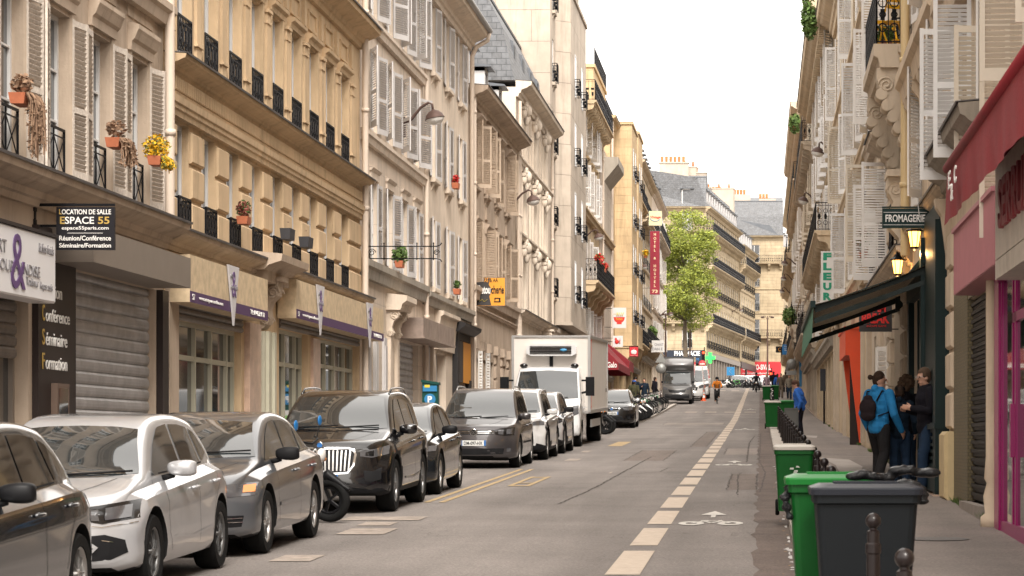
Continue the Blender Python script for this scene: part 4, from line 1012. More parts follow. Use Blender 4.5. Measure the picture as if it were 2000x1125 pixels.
# pink fascia board, red awning, letter board: things fixed on the facade
mb = MB(); X0 = 2.34
t = empty('fascia_board', (2.7, 25.7, 3.40), 0, 'pink corrugated fascia board beside the red awning, above the mosaic door bay', 'sign board')
mb = MB(); L = 5.3; n = 60
prof = []
for k in range(n): prof.append((-.3-(.012 if k % 2 else 0), L*k/(n-1)))
for (x0,y0),(x1,y1) in zip(prof, prof[1:]): mb.quad((x0,y0,.13),(x1,y1,.13),(x1,y1,.88),(x0,y0,.88))
mb.box(-.30,0,0,L,.12,.14); mb.box(-.34,0,-.02,L+.02,.88,.93); mb.quad((-.3,L,.13),(0,L,.13),(0,L,.88),(-.3,L,.88)); mb.quad((-.3,0,.13),(0,0,.13),(0,0,.88),(-.3,0,.88)); mb.build('panel', PINK, t)
t = empty('shop_sign', (2.7, 18.3, 3.12), 0, 'white shop sign box with worn red capitals at the right edge', 'shop sign')
mb = MB(); mb.box(-.42,0,0,6.05,.35,1.25); mb.box(-.42,0,0,6.05,.16,.34); mb.build('sign_box', mat('dirty_white_panel',(.58,.52,.45),.55,var=.15,vscale=4,dirt=.6), t)
TXR = mat('worn_red_letters', (.30,.05,.06), .6, dirt=.3)
o = inst('lettering', text_mesh('SERRURERIE', 1, TXR, width=4.2, height=.46, bold=.02, extrude=.02), t, (-.44,3.3,.82), FACE_MX)
t = empty('awning', (2.7, 18.0, 4.14), 0, 'folded red canvas awning with a hanging valance and white letters, top right', 'awning')
mb = MB(); mb.tube([(-.85,-1,.26),(-.85,6.7,.26)], .055, 16); mb.box(-.85,-.02,-.98,6.6,.285,.305); mb.build('roller_tube', RED, t)
mb = MB(); nn = 90
def vz(y): return .16+.012*sin(y*9)
for k in range(nn):
    y0, y1 = -1+7.7*k/nn, -1+7.7*(k+1)/nn
    for j in range(5):
        def P(y, j): return (-.86-.008*sin(y*8+j*.5)*j/5-.015*sin(y*3.1)*j/5, y+(.05*j if y > 6.6 else 0), .22-.1*j-(.05*max(0,y-6.9) if j == 5 else 0))
        mb.quad(P(y0,j),P(y1,j),P(y1,j+1),P(y0,j+1))
for m_ in range(len(mb.sm)): mb.sm[m_] = True
mb.build('valance', RED, t)
for y, s_, z in ((5.5,'E',.02),(4.8,'C',.0),(5.2,'&',-.12)): lettering(s_, TXTW, t, (-.93,y,z), FACE_MX, height=.16, width=.26, bold=.02)
mb = MB()
for y in (0,3.3,6.5): mb.bar((-.85,y,.3),(0,y,.45),.02)
mb.build('arm', IRON, t)

r2 = Bld('cream stone building above the dark green cheese shop with flat white shutters', 'R', 35.8, 44.4, 15, STR1)
for Y in (37.6, 42.2):
    for z in (5.75, 8.9, 12): r2.win(Y, z, 1.0, 2.15, d=.14, sh=SHW, shw=.5, ang=(172,150), rail=None)
r2.band(8.15,.32,.5); r2.band(7.6,.08,.1); r2.cornice(14.8,.5,.5); r2.cornice(5.45,.18,.25)
def brk(mb): mb.prism([(0,-.06,7.65),(.2,-.06,7.65),(.22,-.06,7.5),(.1,-.06,7.35),(.08,-.06,7.2),(0,-.06,7.1)], (0,.12,0))
r2.rep('scroll_bracket', [36.4,38.8,40.0,41.2,43.4], brk, STR1)
r2.pipe(44.2,5.0,15,mat('yellow_cream_pipe',(.58,.44,.24),.5),r=.08,out=.15)
# cheese shop front
r2.hole(39.4,44.0,1.0,4.15,1.2)
mb = MB(); mb.box(0,.14,r2.U(39.4),r2.U(35.9),.97,5.2); mb.box(.0,.2,r2.U(39.45),r2.U(39.1),.963,4.9); mb.box(0,.2,r2.U(36.3),r2.U(35.86),.963,4.9); mb.box(0,.21,r2.U(39.42),r2.U(35.84),1.0,1.35); mb.box(0,.215,r2.U(39.43),r2.U(35.83),1.9,1.98)
r2.add('shopfront', mb, GRN)
mb = MB(); mb.box(0,.12,r2.U(44.3),r2.U(39.4),4.15,4.6); mb.box(.0,.1,r2.U(44.35),r2.U(44.0),1.0,4.15); r2.add('shopfront_lintel', mb, GRN)
mb = MB(); mb.box(0,.23,r2.U(39.47),r2.U(35.82),.7,.96); r2.add('plinth', mb, PINKM)
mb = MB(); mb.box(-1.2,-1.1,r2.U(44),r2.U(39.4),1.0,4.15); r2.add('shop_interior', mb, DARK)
mb = MB(); mb.box(-.06,.0,r2.U(41.2),r2.U(41.12),1.1,4.15); mb.box(-.06,.0,r2.U(43.2),r2.U(43.1),1.1,4.15); fr = r2.add('open_door_frame', mb, GRN)
mb = MB(); z = 1.15
while z < 2.0: mb.box(.13,.17,r2.U(39.1),r2.U(36.6),z,z+.05); z += .1
r2.add('vent_grille', mb, GRN)
r2.wall()

r3 = Bld('carved cream building with a scrolled corner balcony and quoins behind the cheese shop awning', 'R', 44.5, 60.9, 17, STR2)
for Y in (48.8, 53.2, 57.8):
    for z in (5.4, 8.95, 12.4): r3.win(Y, z, 1.1, 2.2, d=.16, rail='orn', rh=.9, raildepth=.16, sh=(SHW if Y > 52 else None), shw=.55, ang=(165,95))
def qn(mb):
    z = 1.4; k = 0
    while z < 8.0: w = .42 if k % 2 else .3; mb.cbox(0,.12,-w,w,z,z+.42,.05); z += .48; k += 1
r3.rep('quoin', [46.0, 51.0, 55.5], qn, STR2)
r3.band(8.75,.25,.3); r3.cornice(16.8,.6,.6)
r3.cornice(5.2,.3,.3,STR2)
# balcony with giant scrolled console
def giant(b, Ya, Yb, z, out, m, label='balcony', rail='orn', hc=1.9):
    bl = b.balcony(Ya, Yb, z, out, rail, 1.05, m=m, th=.42, name='balcony')
    a, c = sorted((b.U(Ya), b.U(Yb)))
    for u in (a+.35, c-.35):
        mb = MB(); pr = [(0,z-.42),(out*.9,z-.42),(out*.9,z-.62),(out*.82,z-.8)]
        for k in range(5): pr += [(out*(.80-.15*k)+.02, z-.86-.2*k),(out*(.72-.15*k), z-.96-.2*k)]
        pr += [(.05,z-.42-hc*.8),(0,z-.42-hc*.8)]
        mb.prism([(w,u-.26,q) for w, q in pr], (0,.52,0))
        for k in range(5): mb.tube([(out*(.78-.15*k), u-.28, z-.88-.2*k),(out*(.78-.15*k), u+.28, z-.88-.2*k)], .11, 10)
        for q in (-1,1):
            pts = []; 
            for k in range(24): an_ = k/23*2*pi*1.8; rr = .15*(1-.8*k/23); pts.append((out*.66+rr*cos(an_), u+q*.27, z-.72+rr*sin(an_)))
            mb.tube(pts, .02, 5)
        b.add('console', mb, m)
    return bl
giant(r3, 44.75, 49.3, 8.82, .68, STR2)
mb = MB()
for (Y, z, s_) in ((45.6,6.2,1.0),):
    u = r3.U(Y)
    mb.box(0,.42,u-.5,u+.5,6.5,6.62); mb.prism([(0,u-.32,6.5),(.40,u-.32,6.5),(.42,u-.32,6.3),(.3,u-.32,6.05),(.4,u-.32,5.8),(.38,u-.32,5.6),(.2,u-.32,5.4),(.14,u-.32,5.1),(0,u-.32,5.0)], (0,.64,0))
    for (w, zz, r) in ((.26,6.28,.14),(.28,5.72,.12),(.12,5.28,.09)):
        for q in (-1,1):
            pts = []
            for k in range(24): an_ = k/23*2*pi*1.9; rr = r*(1-.85*k/23); pts.append((w+rr*cos(an_), u+q*.33, zz+rr*sin(an_)))
            mb.tube(pts, .018, 5)
        mb.tube([(w,u-.33,zz),(w,u+.33,zz)], r*1.05, 12)
r3.add('volute_console', mb, STR2)
for Y in (51.6,): r3.cornice(7.95,.5,.5,STR2,Ya=Y-1.2,Yb=Y+1.2,name='window_pediment'); r3.cornice(7.1,.42,.4,STR2,Ya=Y+2.2,Yb=Y+4.2,name='window_pediment')
r3.hole(47,50.5,1.3,4.4,.3); r3.hole(52.5,54,1.4,4.2,.3); r3.hole(56.5,59.5,1.5,4.2,.3)
mb = MB()
for a, b in ((47,50.5),(52.5,54),(56.5,59.5)): mb.box(-.3,-.25,r3.U(b),r3.U(a),1.3,4.4)
r3.add('shop_window', mb, GLASS); r3.wall()
for q in (0,.5): inst('shutter', shutter_mesh(.42, 2.2, WHITE, .1), r3.root, (.08, r3.U(52.2)+q, 1.5-r3.base), (0,0,-radians(150)))
# fourth: big white shutters opened square to the wall
r4 = Bld('cream building with tall white shutters opened square to the wall, over the orange shop', 'R', 61, 90, 17.2, STR3)
c4r = [63.2,66.6,70,73.4,76.8,80.2,83.6,87]
for j, z in enumerate((6.3, 9.4, 12.5)):
    for i, Y in enumerate(c4r):
        r4.win(Y, z, 1.15, 2.5, d=.14, sh=(SHW if (i+j) % 3 else SHC), shw=.5, ang=((R_(88,100) if (i*3+j) % 4 == 0 else R_(150,174)), R_(145,174)), pitch=.07, cross=1)
r4.band(6.1,.25,.35); r4.band(9.2,.2,.25); r4.band(12.3,.3,.3); r4.cornice(17,.7,.8)
r4.rep('wall_pilaster', [61.4,65,72,79,86,89.5], lambda mb: (mb.box(0,.1,-.2,.2,1.7,6.0), mb.box(0,.16,-.26,.26,5.6,5.8)), STR2)
for a, b in ((74.5,77.6),(79.5,82.6)): 
    r4.hole(a,b,1.9,4.6,.25); mb = MB(); mb.box(-.25,-.2,r4.U(b),r4.U(a),1.6,4.6); r4.add('shop_window', mb, GLASS)
# orange shop frame
mb = MB()
u0 = r4.U(67.2)
mb.box(0,.42,r4.U(72.2),u0,4.05,4.75); mb.box(0,.46,r4.U(72.3),u0+.05,4.75,4.82)
r4.add('orange_fascia', mb, ORNG)
mb = MB(); u = u0; mb.prism([(.0,u-.06,4.05),(.32,u-.06,4.05),(.05,u-.06,1.7),(0,u-.06,1.7)], (0,.1,0)); r4.add('tapered_jamb', mb, ORNG); mb = MB(); q = r4.U(72.2); mb.prism([(.0,q,4.05),(.32,q,4.05),(.05,q,1.9),(0,q,1.9)], (0,.1,0)); r4.add('tapered_jamb', mb, ORNG)
mb = MB(); mb.box(.0,.3,u-.02-.1,u-.08,1.6,4.0); mb.box(0,.05,r4.U(72),u-.1,1.6,4.05); r4.add('dark_shopfront', mb, PAN)
r4.wall(); r4.mansard(17.1,19.5,1.4)
r5 = plain('right hand building under a deep dentil cornice with iron balconies', 90.2, 119.8, 17.6, STR3, [6.4,9.4,12.4,15.0], side='R', step=3.3, bal=(1,), sh=SHW, rl='orn', att=2.0, angr=(140,175))
r5.cornice(17.7,.95,1.0,STR3,dent=.5,name='eaves_cornice')
r6 = plain('right hand building with planted top balcony, beyond the dentil cornice', 120, 150, 18.8, STR2, [7.0,10.1,13.2,16.2], side='R', step=3.2, bal=(0,3), sh=SHC, rl='orn', att=2.0, angr=(140,175))
r7 = plain('farther right hand building with bracketed balcony and lamps', 150.2, 190, 22.0, STR1, [8.3,11.4,14.5,17.6], side='R', step=3.2, bal=(0,3), rl='coarse', sh=SHW, att=2.2, angr=(140,175))
r7.cornice(22.1,.9,.9,STR1,dent=.6,name='eaves_cornice')
r8 = plain('last right hand building before the crossing, pale with long balconies', 190.3, 246, 23.0, STR3, [9.6,12.9,16.2,19.4], side='R', step=3.3, bal=(0,2), rl='coarse', att=2.4)
giant(r6, 140, 149, 8.3, .95, STR2)

# ================= corner building with the pharmacy, and those beyond
def far(label, org, rz, W_, zg, zt, zs, bals, wallm=STF, step=2.9, h=2.2, cap=True, shop=True, depth=14, roof=SLATE, rh=4.5, sh=None, ang=None, dorm=True, w=1.15, rout=1.9):
    B = Bld(label, 'A', 0, W_, zt, wallm, org=(org[0], org[1], rz), zlow=zg, depth=depth)
    n = max(1, int(W_/step)); o = (W_-(n-1)*step)/2; Ys = [o+i*step for i in range(n)]
    for j, z in enumerate(zs):
        B.row(z, h, Ys, w, d=.14, cross=1, rail=None if j in bals else 'far', rh=.9, raildepth=0 if j in bals else .2)
        if j in bals: B.balcony(.1, W_-.1, z-.02, .9, 'far', 1.05, cons=max(3,int(W_/1.5)), ch=.8, cw=.35)
        else: B.band(z-.3,.12,.15)
    B.cornice(zt,.6,.6,wallm)
    if roof: B.mansard(zt+.05, zt+rh, rout, m=roof, dorm=Ys if dorm else [], dh=1.9, dw=1.3)
    return B, Ys
PHD = mat('dark_pharmacy_fascia', (.03,.035,.05), .4)
fA, YA = far('corner building with the pharmacy at street level, slate mansard with a round window above', (-22.3, 290), -pi/2, 16, 7.6, 29.0, [12.65,15.6,19.0,22.3,26.2], (1,4), step=3.9, rh=3.6)
fB, YB = far('side', (-6.3, 290), -.0947, 37, 7.6, 29.0, [12.65,15.6,19.0,22.3,26.2], (1,3,4), step=2.6, rh=3.4, rout=1.2)
def merge(B2, B1):
    M = B1.root.matrix_basis.inverted() @ B2.root.matrix_basis; rz = B2.root.rotation_euler[2]-B1.root.rotation_euler[2]
    for c in list(B2.root.children):
        c.parent = B1.root; c.location = M @ c.location; c.rotation_euler[2] += rz
    bpy.data.objects.remove(B2.root)
mb = MB()
mb.box(0,.3,.2,15.9,10.9,12.3); mb.box(0,.12,.2,15.9,8,8.6)
for u in (.2,4,8,12,15.4): mb.box(0,.2,u,u+.5,8,10.9)
fA.add('shopfront', mb, PHD); mb = MB(); mb.quad((.05,.2,8),(.05,15.9,8),(.05,15.9,10.9),(.05,.2,10.9)); fA.add('shop_window', mb, GLASS)
mb = MB(); mb.box(0,.25,0,36.9,11.6,12.2)
for i in range(13): mb.box(0,.2,.1+2.95*i,.5+2.95*i,8,11.6)
fB.add('shopfront', mb, CASS); mb = MB(); mb.quad((.05,.1,8),(.05,36.9,8),(.05,36.9,11.6),(.05,.1,11.6)); fB.add('shop_window', mb, GLASS)
fA.wall(); fB.wall()
mb = MB(); u = 10.3   # oval window in the roof corner
mb.lathe([(.4,-.1),(.6,-.1),(.6,.2),(.4,.2)], 20, (-.65,u+1.8,30.9), 'x'); ov = fA.add('round_dormer', mb, SLATE); mb = MB(); mb.lathe([(0,.1),(.42,.1)], 20, (-.65,u+1.8,30.9), 'x'); mb.build('pane', GLASS, ov)
for (u, w, zb, zt, L, p) in ((12.2,-3.5,31.5,34.4,3.4,6),(15.2,-4.2,31.5,33.3,1.6,1)):
    mb = MB(); mb.box(w-.9,w,u-L/2,u+L/2,zb,zt); mb.box(w-1,w+.1,u-L/2-.1,u+L/2+.1,zt,zt+.15); fA.add('chimney', mb, PARTY); mp = MB()
    for i in range(p): mp.lathe([(.16,0),(.18,.7),(.13,.7),(0,.68)], 8, (w-.45,u-L/2+.3+i*.5,zt+.15))
    mp.build('chimney_pot', TERRA_O, fA.root, fA.o)
for (u, zt, p) in ((5,34.0,3),(12,33.2,2),(19,33.0,2),(27,32.4,3)): fB.chimney(u,-1.6,29.5,zt,L=3,t=2.2,pots=p)
merge(fB, fA)
fC, _ = far('narrower stone building continuing the row after the pharmacy corner', (-2.65, 327.5), -.0947, 20, 8.3, 27.6, [12.8,15.6,18.8,22.0,25.0], (1,4), step=2.9, roof=ZINC, rh=3.2)
fC.chimney(2,-1,27.6,35,L=4,t=1.6,m=PARTY,pots=3); fC.wall()
mb = MB(); mb.box(0,.2,0,20,11.5,12.3); mb.box(0,.15,7,8,8.5,11.5); fC.add('shopfront', mb, PAN); mb = MB(); mb.quad((.05,.5,8.5),(.05,19.5,8.5),(.05,19.5,11.5),(.05,.5,11.5)); fC.add('shop_window', mb, GLASS)
fD, _ = far('far facing building at the end of the street with the red estate agency', (-9.0, 350), -pi/2, 12.2, 8.8, 30.6, [13.2,16.4,20.1,23.5,26.8], (1,4), step=4.1, h=2.5, rh=5.0, roof=SLATE, dorm=False, w=1.5)
for (u, zt, p) in ((2.5,37,5),(6.4,36.6,4),(10,36.0,3)):
    mb = MB(); mb.box(-3.4,-2.5,u-1.2,u+1.2,30,zt); fD.add('chimney', mb, PARTY); mp = MB()
    for i in range(p): mp.lathe([(.18,0),(.2,.7),(0,.68)], 8, (-2.9,u-1+i*.45,zt))
    mp.build('chimney_pot', TERRA_O, fD.root, fD.o)
mb = MB(); mb.box(0,.2,4.0,11.9,10.9,13.0); mb.box(0,.2,11.0,11.7,9,10.9); mb.box(0,.2,4.0,4.6,9,10.9); fas = fD.add('red_fascia', mb, REDF)
lettering('IMMO-SIVAL', TXTW, fas, (.23,8.9,12.25), FACE_PX, width=3.1, height=.75, bold=.02); lettering('location@gmail.com', TXTW, fas, (.23,9.1,11.4), FACE_PX, width=2.9, height=.3)
mb = MB(); mb.quad((.05,4.2,8.9),(.05,11.6,8.9),(.05,11.6,10.9),(.05,4.2,10.9)); fD.add('shop_window', mb, GLASS)
fD.wall()
fE, _ = far('receding side facade of the farthest building on the right', (3.25, 350), -.0947, 28, 8.8, 29.0, [13.2,16.4,20.1,23.5,26.8], (1,4), step=3.2, rh=3.0, roof=ZINC)
fE.wall(); fE.chimney(3,-2,29,32,L=3,pots=3)
# blocks that close the streets left and right, and the sky behind
fF, _ = far('plain far block to the left behind the tree', (-60, 300), -pi/2, 37, 7.6, 27, [12.6,16,19.2,22.4], (1,), step=3.4); fF.wall()
fG, _ = far('plain far block to the right beyond the last balconies', (16, 300), -pi/2, 30, 7.6, 25, [12.6,16,19.2,22.0], (1,), step=3.4); fG.wall()
# pharmacy lettering, cross
def on_front(Y, z, body, m, X, w, h, parent, **k): return lettering(body, m, parent, (X, Y, z), FACE_CAM, width=w, height=h, bold=.02)
t = empty('shop_sign', (-7.6, 289.6, 10.9), 0, 'white pharmacy letters with a small blue line on the dark corner fascia', 'shop sign')
lettering('PHARMACIE', TXTW, t, (-.85,0,1.12), FACE_CAM, width=2.95, height=.56, bold=.03)
lettering('DU 9EME', mat('blue_letters',(.03,.16,.4),.5), t, (-.05,0,.45), FACE_CAM, width=1.2, height=.25)
mb = MB(); mb.box(-3.2,1.2,.02,.06,-.05,1.5); mb.build('fascia_panel', PHD, t)
GCR = mat('green_neon', (.02,.5,.05), .4, emis=(.01,.9,.04), estr=1.6)
t = empty('pharmacy_cross', (-5.78, 289.2, 11.5), 0, 'bright green lit pharmacy cross on the stone corner', 'pharmacy cross')
mb = MB(); mb.box(-.55,.55,-.1,.1,-.18,.18); mb.box(-.18,.18,-.1,.1,.18,.6); mb.box(-.18,.18,-.1,.1,-.6,-.18); mb.build('cross', GCR, t)
mb = MB(); mb.bar((0,.1,0),(0,.9,0),.03); mb.build('bracket', IRON, t)

# ---------------------------------------------------------------- tree
LEAF = [mat('spring_leaf', (.30,.34,.05), .7, var=.35, vscale=1.2), mat('spring_leaf_dark', (.16,.20,.04), .7, var=.3, vscale=1.2)]
for m in LEAF:
    b = m.node_tree.nodes['Principled BSDF']; b.inputs['Transmission Weight'].default_value = 0
BARK = mat('bark', (.13,.105,.08), .9, bump=.6, bscale=12, var=.3)
def leaves(mb, c, r, n, s, rnd=random, up=1.0):
    for _ in range(n):
        while True:
            p = Vector((rnd.uniform(-1,1), rnd.uniform(-1,1), rnd.uniform(-1,1)))
            if p.length < 1: break
        p = p*(.6+.4*p.length); q = Vector(c)+Vector((p.x*r[0], p.y*r[1], p.z*r[2]))
        a = Vector((rnd.gauss(0,1), rnd.gauss(0,1), rnd.gauss(0,.6))).normalized(); b_ = a.cross(Vector((rnd.gauss(0,1), rnd.gauss(0,1), rnd.gauss(0,1)))).normalized()
        k = s*rnd.uniform(.6,1.3); mb.cur = 0 if rnd.random() < .7 else 1
        mb.poly([q-a*k, q-b_*k*.45, q+a*k, q+b_*k*.45])
    mb.cur = 0
t = empty('plane_tree', (-7.6, 252, G(252)), 0, 'fresh light green spring tree rising beside the last left building, before the pharmacy', 'tree')
mb = MB(); mb.smooth = True; mb.tube([(0,0,0),(.1,0,3),(0,.1,6),(.2,0,9),(0,0,12)], [.28,.24,.2,.15,.08], 10)
rt = random.Random(3); brs = []
for i in range(22):
    a = rt.uniform(0,2*pi); z = rt.uniform(6.5,13); L = rt.uniform(1.6,3.4)*(1.15-.035*z); e = Vector((L*cos(a), L*sin(a), z+L*rt.uniform(.4,.9)))
    mb.tube([(0,0,z),(e.x*.5,e.y*.5,z+(e.z-z)*.35),e], [.09,.06,.02], 6); brs.append(e)
mb.build('trunk', BARK, t)
mb = MB()
for e in brs:
    leaves(mb, e, (1.2,1.2,.9), 380, .13, rt)
    for k in range(3): q = e+Vector((rt.uniform(-1.6,1.6), rt.uniform(-1.6,1.6), rt.uniform(-1.2,1.3))); leaves(mb, q, (.7,.7,.45), 190, .12, rt)
for k in range(84):
    a = rt.uniform(0,2*pi); z = rt.uniform(6.2,17.8); R = 3.4*sqrt(max(.1,1-((z-11)/7.5)**2)); leaves(mb, (R*cos(a)*rt.uniform(.45,1), R*sin(a)*rt.uniform(.45,1), z), (1.0,1.0,.6), 210, .12, rt)
mb.build('crown', LEAF, t)

# ---------------------------------------------------------------- wall lamps
def lamp_mesh():
    mb = MB(); mb.lathe([(.02,.0),(.06,0),(.08,-.04),(.2,-.09),(.31,-.2),(.36,-.33),(.375,-.345),(.36,-.36),(.3,-.34)], 20); sh = mb.mesh('lamp_shade', LEAD)
    mb = MB(); mb.lathe([(.34,-.35),(.32,-.43),(.24,-.52),(.12,-.57),(0,-.58)], 20); gl = mb.mesh('lamp_glass', LENS); return sh, gl
SH_, GL_ = lamp_mesh()
def wall_lamp(Y, z, X, xw, label, side=1, tilt=.0):
    t = empty('street_lamp', (xw, Y, z-.55), 0, label, 'street lamp', 'wall mounted street lamps')
    mb = MB(); d = X-xw; mb.smooth = True
    mb.tube([(0,0,.05),(d*.3,0,.22),(d*.6,0,.5),(d*.85,0,.62),(d*.98,0,.58),(d,0,.42)], [.045,.04,.035,.032,.03,.035], 8); mb.smooth = False
    mb.box(min(0,.06*side),max(0,.06*side),-.09,.09,-.25,.25); mb.build('lamp_arm', LEAD, t)
    h = inst('lamp_shade', SH_, t, (d,0,.45), (0,-.22*side,0), (.68,.68,.68)); inst('lamp_glass', GL_, h); return t
wall_lamp(63.2, 10.2, -8.25, -9, 'domed street lamp nearest on the left, before slanted grey shutters of the cream house')
wall_lamp(89.5, 10.65, -8.15, -9, 'domed street lamp on the left in front of the carved pale facade')
wall_lamp(125, 12.25, -8.1, -9, 'domed street lamp on the left beside the flowered balcony')
wall_lamp(174, 14.2, -8.1, -9, 'domed street lamp on the left beside the hotel sign')
wall_lamp(222, 13.4, -8.0, -9, 'small far street lamp low against the tree, left row')
wall_lamp(94, 12.9, 2.2, 2.7, 'largest domed street lamp on the right side, against square opened shutters', -1)
wall_lamp(117, 13.3, 2.05, 2.7, 'second domed street lamp on the right, lower left of the largest', -1)
wall_lamp(176, 14.6, 1.75, 2.7, 'third domed street lamp down the right row, above the planted balcony', -1)
wall_lamp(200, 15.1, 1.9, 2.7, 'fourth domed street lamp down the right row', -1)
wall_lamp(225, 15.6, 2.0, 2.7, 'farthest domed street lamp of the right row', -1)
wall_lamp(318, 18.8, -2.5, -3.6, 'street lamp on the long facade after the pharmacy')

# ---------------------------------------------------------------- hanging signs on the left
REDS = mat('deep_red_sign', (.25,.012,.03), .45); CRM = mat('cream_sign_face', (.72,.60,.36), .5); WSG = mat('white_sign', (.62,.60,.58), .45); REDL = mat('red_print', (.55,.03,.02), .5)
BLUL = mat('blue_print', (.05,.25,.45), .5); GLD = mat('gold_letters', (.72,.58,.36), .5)
def zs(y, Y): return 1.7+(865-y)*Y/4900
def xs(x, Y): return (x-1485)*Y/4900
Y = 186
t, bd = proj_sign('hotel_sign', 'tall dark red vertical hotel sign with cream letters near the tree', Y, -9, xs(1269,Y), xs(1289,Y), zs(576,Y), zs(451,Y), REDS, mat('teal_edge',(.1,.2,.2),.5), armz=(.5,4.4))
H_ = zs(451,Y)-zs(576,Y); txt = 'HOTEL & HOSTEL'; n = len(txt)+2.2; cx = (xs(1269,Y)+xs(1289,Y))/2+9
for i, ch in enumerate(txt):
    if ch != ' ': lettering(ch, GLD, bd, (cx,-.04,H_-H_*(i+.9)/n), FACE_CAM, height=H_/n*.66, bold=.03)
lettering('73', GLD, bd, (cx,-.04,H_*.055), FACE_CAM, height=H_/n*.8, width=.42, bold=.03)
t, bd = proj_sign('shop_sign', 'small cream square sign with red script above the tall red hotel sign', 183, -9, xs(1267,183), xs(1293,183), zs(441,183), zs(412,183), CRM, mat('teal_edge',(0,0,0)), armz=(.03,1.05))
lettering('Vintage', REDL, bd, ((xs(1280,183)+9),-.04,.6), FACE_CAM, width=.78, height=.25, bold=.03)
mb = MB(); c0 = xs(1280,183)+9; mb.tube([(c0+.35*cos(a),-.045,.55+.22*sin(a)) for a in [pi+pi*k/10 for k in range(11)]], .025, 5); mb.build('blue_curve', BLUL, bd)
Y = 141
t, bd = proj_sign('restaurant_sign', 'white sign with a red soup bowl and yellow steam, left side', Y, -9, xs(1196,Y), xs(1223,Y), zs(641,Y), zs(601,Y), WSG, mat('white_metal',(.6,.58,.55),.5), armz=(.05,1.1))
c0 = xs(1209.5,Y)+9; mb = MB(); mb.poly([(c0-.33,-.04,.62)]+[(c0-.3*cos(pi*k/10),-.04,.55-.27*sin(pi*k/10)) for k in range(11)]+[(c0+.33,-.04,.62)]); mb.box(c0-.14,c0+.14,-.042,-.038,.22,.3); mb.build('bowl_drawing', REDL, bd)
mb = MB(); 
for k in range(4): mb.tube([(c0-.15+.1*k,-.045,.66),(c0-.1+.1*k,-.045,.76),(c0-.12+.12*k,-.045,.88)], .022, 4)
mb.box(c0-.33,c0-.05,-.045,-.04,.78,.8); mb.build('steam_drawing', YEL, bd)
lettering('Ramen', YEL, bd, (c0,-.046,.52), FACE_CAM, width=.36, height=.12)
Y = 139
t, bd = proj_sign('restaurant_sign', 'small white sign with a red rooster, under the soup bowl sign', Y, -9, xs(1196.5,Y), xs(1216.5,Y), zs(678,Y), zs(656,Y), WSG, WHITE, arms=True, armz=(.3,.5))
c0 = xs(1206.5,Y)+9; mb = MB(); mb.sphere((c0-.05,-.05,.3), .11, 8, 6, (1,.2,1.2)); mb.sphere((c0-.1,-.05,.45), .06, 8, 6, (1,.2,1)); 
for k in range(4): mb.bar((c0,-.05,.28),(c0+.16,-.05,.2+.09*k),.018,.005)
mb.build('rooster_drawing', REDL, bd)
Y = 150
t, bd = proj_sign('grocer_sign', 'small red sign with a white apple, left side', Y, -9, xs(1229,Y), xs(1247,Y), zs(697,Y), zs(677,Y), REDF, IRON, armz=(.62,.64))
c0 = xs(1238,Y)+9; mb = MB(); mb.sphere((c0-.06,-.05,.28), .12, 10, 8, (1,.15,1.1)); mb.sphere((c0+.06,-.05,.28), .12, 10, 8, (1,.15,1.1)); mb.bar((c0,-.05,.4),(c0+.05,-.05,.5),.02,.005); mb.bar((c0-.08,-.05,.47),(c0+.02,-.05,.42),.018,.005); mb.bar((c0-.2,-.05,.07),(c0+.2,-.05,.07),.015,.004); mb.build('apple_drawing', WSG, bd)
Y = 192
t, bd = proj_sign('shop_sign', 'pale grey sign with thin black capitals, hung above the delivery van', Y, -9, xs(1272,Y), xs(1297,Y), zs(688,Y), zs(665,Y), WSG, WHITE, armz=(.05,.85))
c0 = xs(1284.5,Y)+9; lettering('CHANT', TXTG, bd, (c0+.1,-.04,.58), FACE_CAM, width=.68, height=.2, bold=.02); lettering('DAN E', TXTG, bd, (c0-.02,-.04,.25), FACE_CAM, width=.8, height=.2, bold=.02)
# red awnings of the grill
t = empty('awning', (-9, 132.5, zs(735,132)), 0, 'larger dark red shop awning with white letters, right behind the white truck', 'awning')
mb = MB(); mb.quad((0,0,2.3),(0,12,2.3),(1.5,12,.75),(1.5,0,.75)); mb.poly([(0,0,2.3),(1.5,0,.75),(1.5,0,.35),(0,0,.35)]); mb.quad((1.5,0,.35),(1.5,12,.35),(1.5,12,.75),(1.5,0,.75)); mb.poly([(0,12,2.3),(1.5,12,.75),(1.5,12,.35),(0,12,.35)]); mb.build('canvas', RED, t)
lettering('Churrasco Galo', TXTW, t, (.55,-.02,.62), FACE_CAM, width=1.75, height=.3, bold=.02)
t = empty('awning', (-9, 146.5, zs(735,146)), 0, 'smaller plain dark red shop awning under the apple sign', 'awning')
mb = MB(); mb.quad((0,0,2.0),(0,5,2.0),(1.35,5,.9),(1.35,0,.9)); mb.poly([(0,0,2.0),(1.35,0,.9),(1.35,0,.35),(0,0,.35)]); mb.quad((1.35,0,.35),(1.35,5,.35),(1.35,5,.9),(1.35,0,.9)); mb.build('canvas', RED, t)
# iron gantry bracket
t = empty('iron_bracket', (-9, 57.2, 5.9), 0, 'long horizontal wrought iron sign bracket without a sign, across the cream house', 'iron bracket')
mb = MB(); L = 1.72
for z in (.28,.0): mb.tube([(0,0,z),(L-.1,0,z),(L-.02,0,z+(.03 if z else -.02)),(L+.02,0,z+(.08 if z else -.07))], .014, 6)
for x in (.02,.42,1.17,1.55): mb.tube([(x,0,-.03),(x,0,.34)], .013, 6); mb.sphere((x,0,.35), .02, 6, 4)
for (cx_, r) in ((.14,.09),(1.62,.07)):
    mb.tube([(cx_+r*(1-.7*k/16)*cos(k*.6),0,.14+r*(1-.7*k/16)*sin(k*.6)) for k in range(17)], .01, 5)
mb.build('bracket', IRON, t)
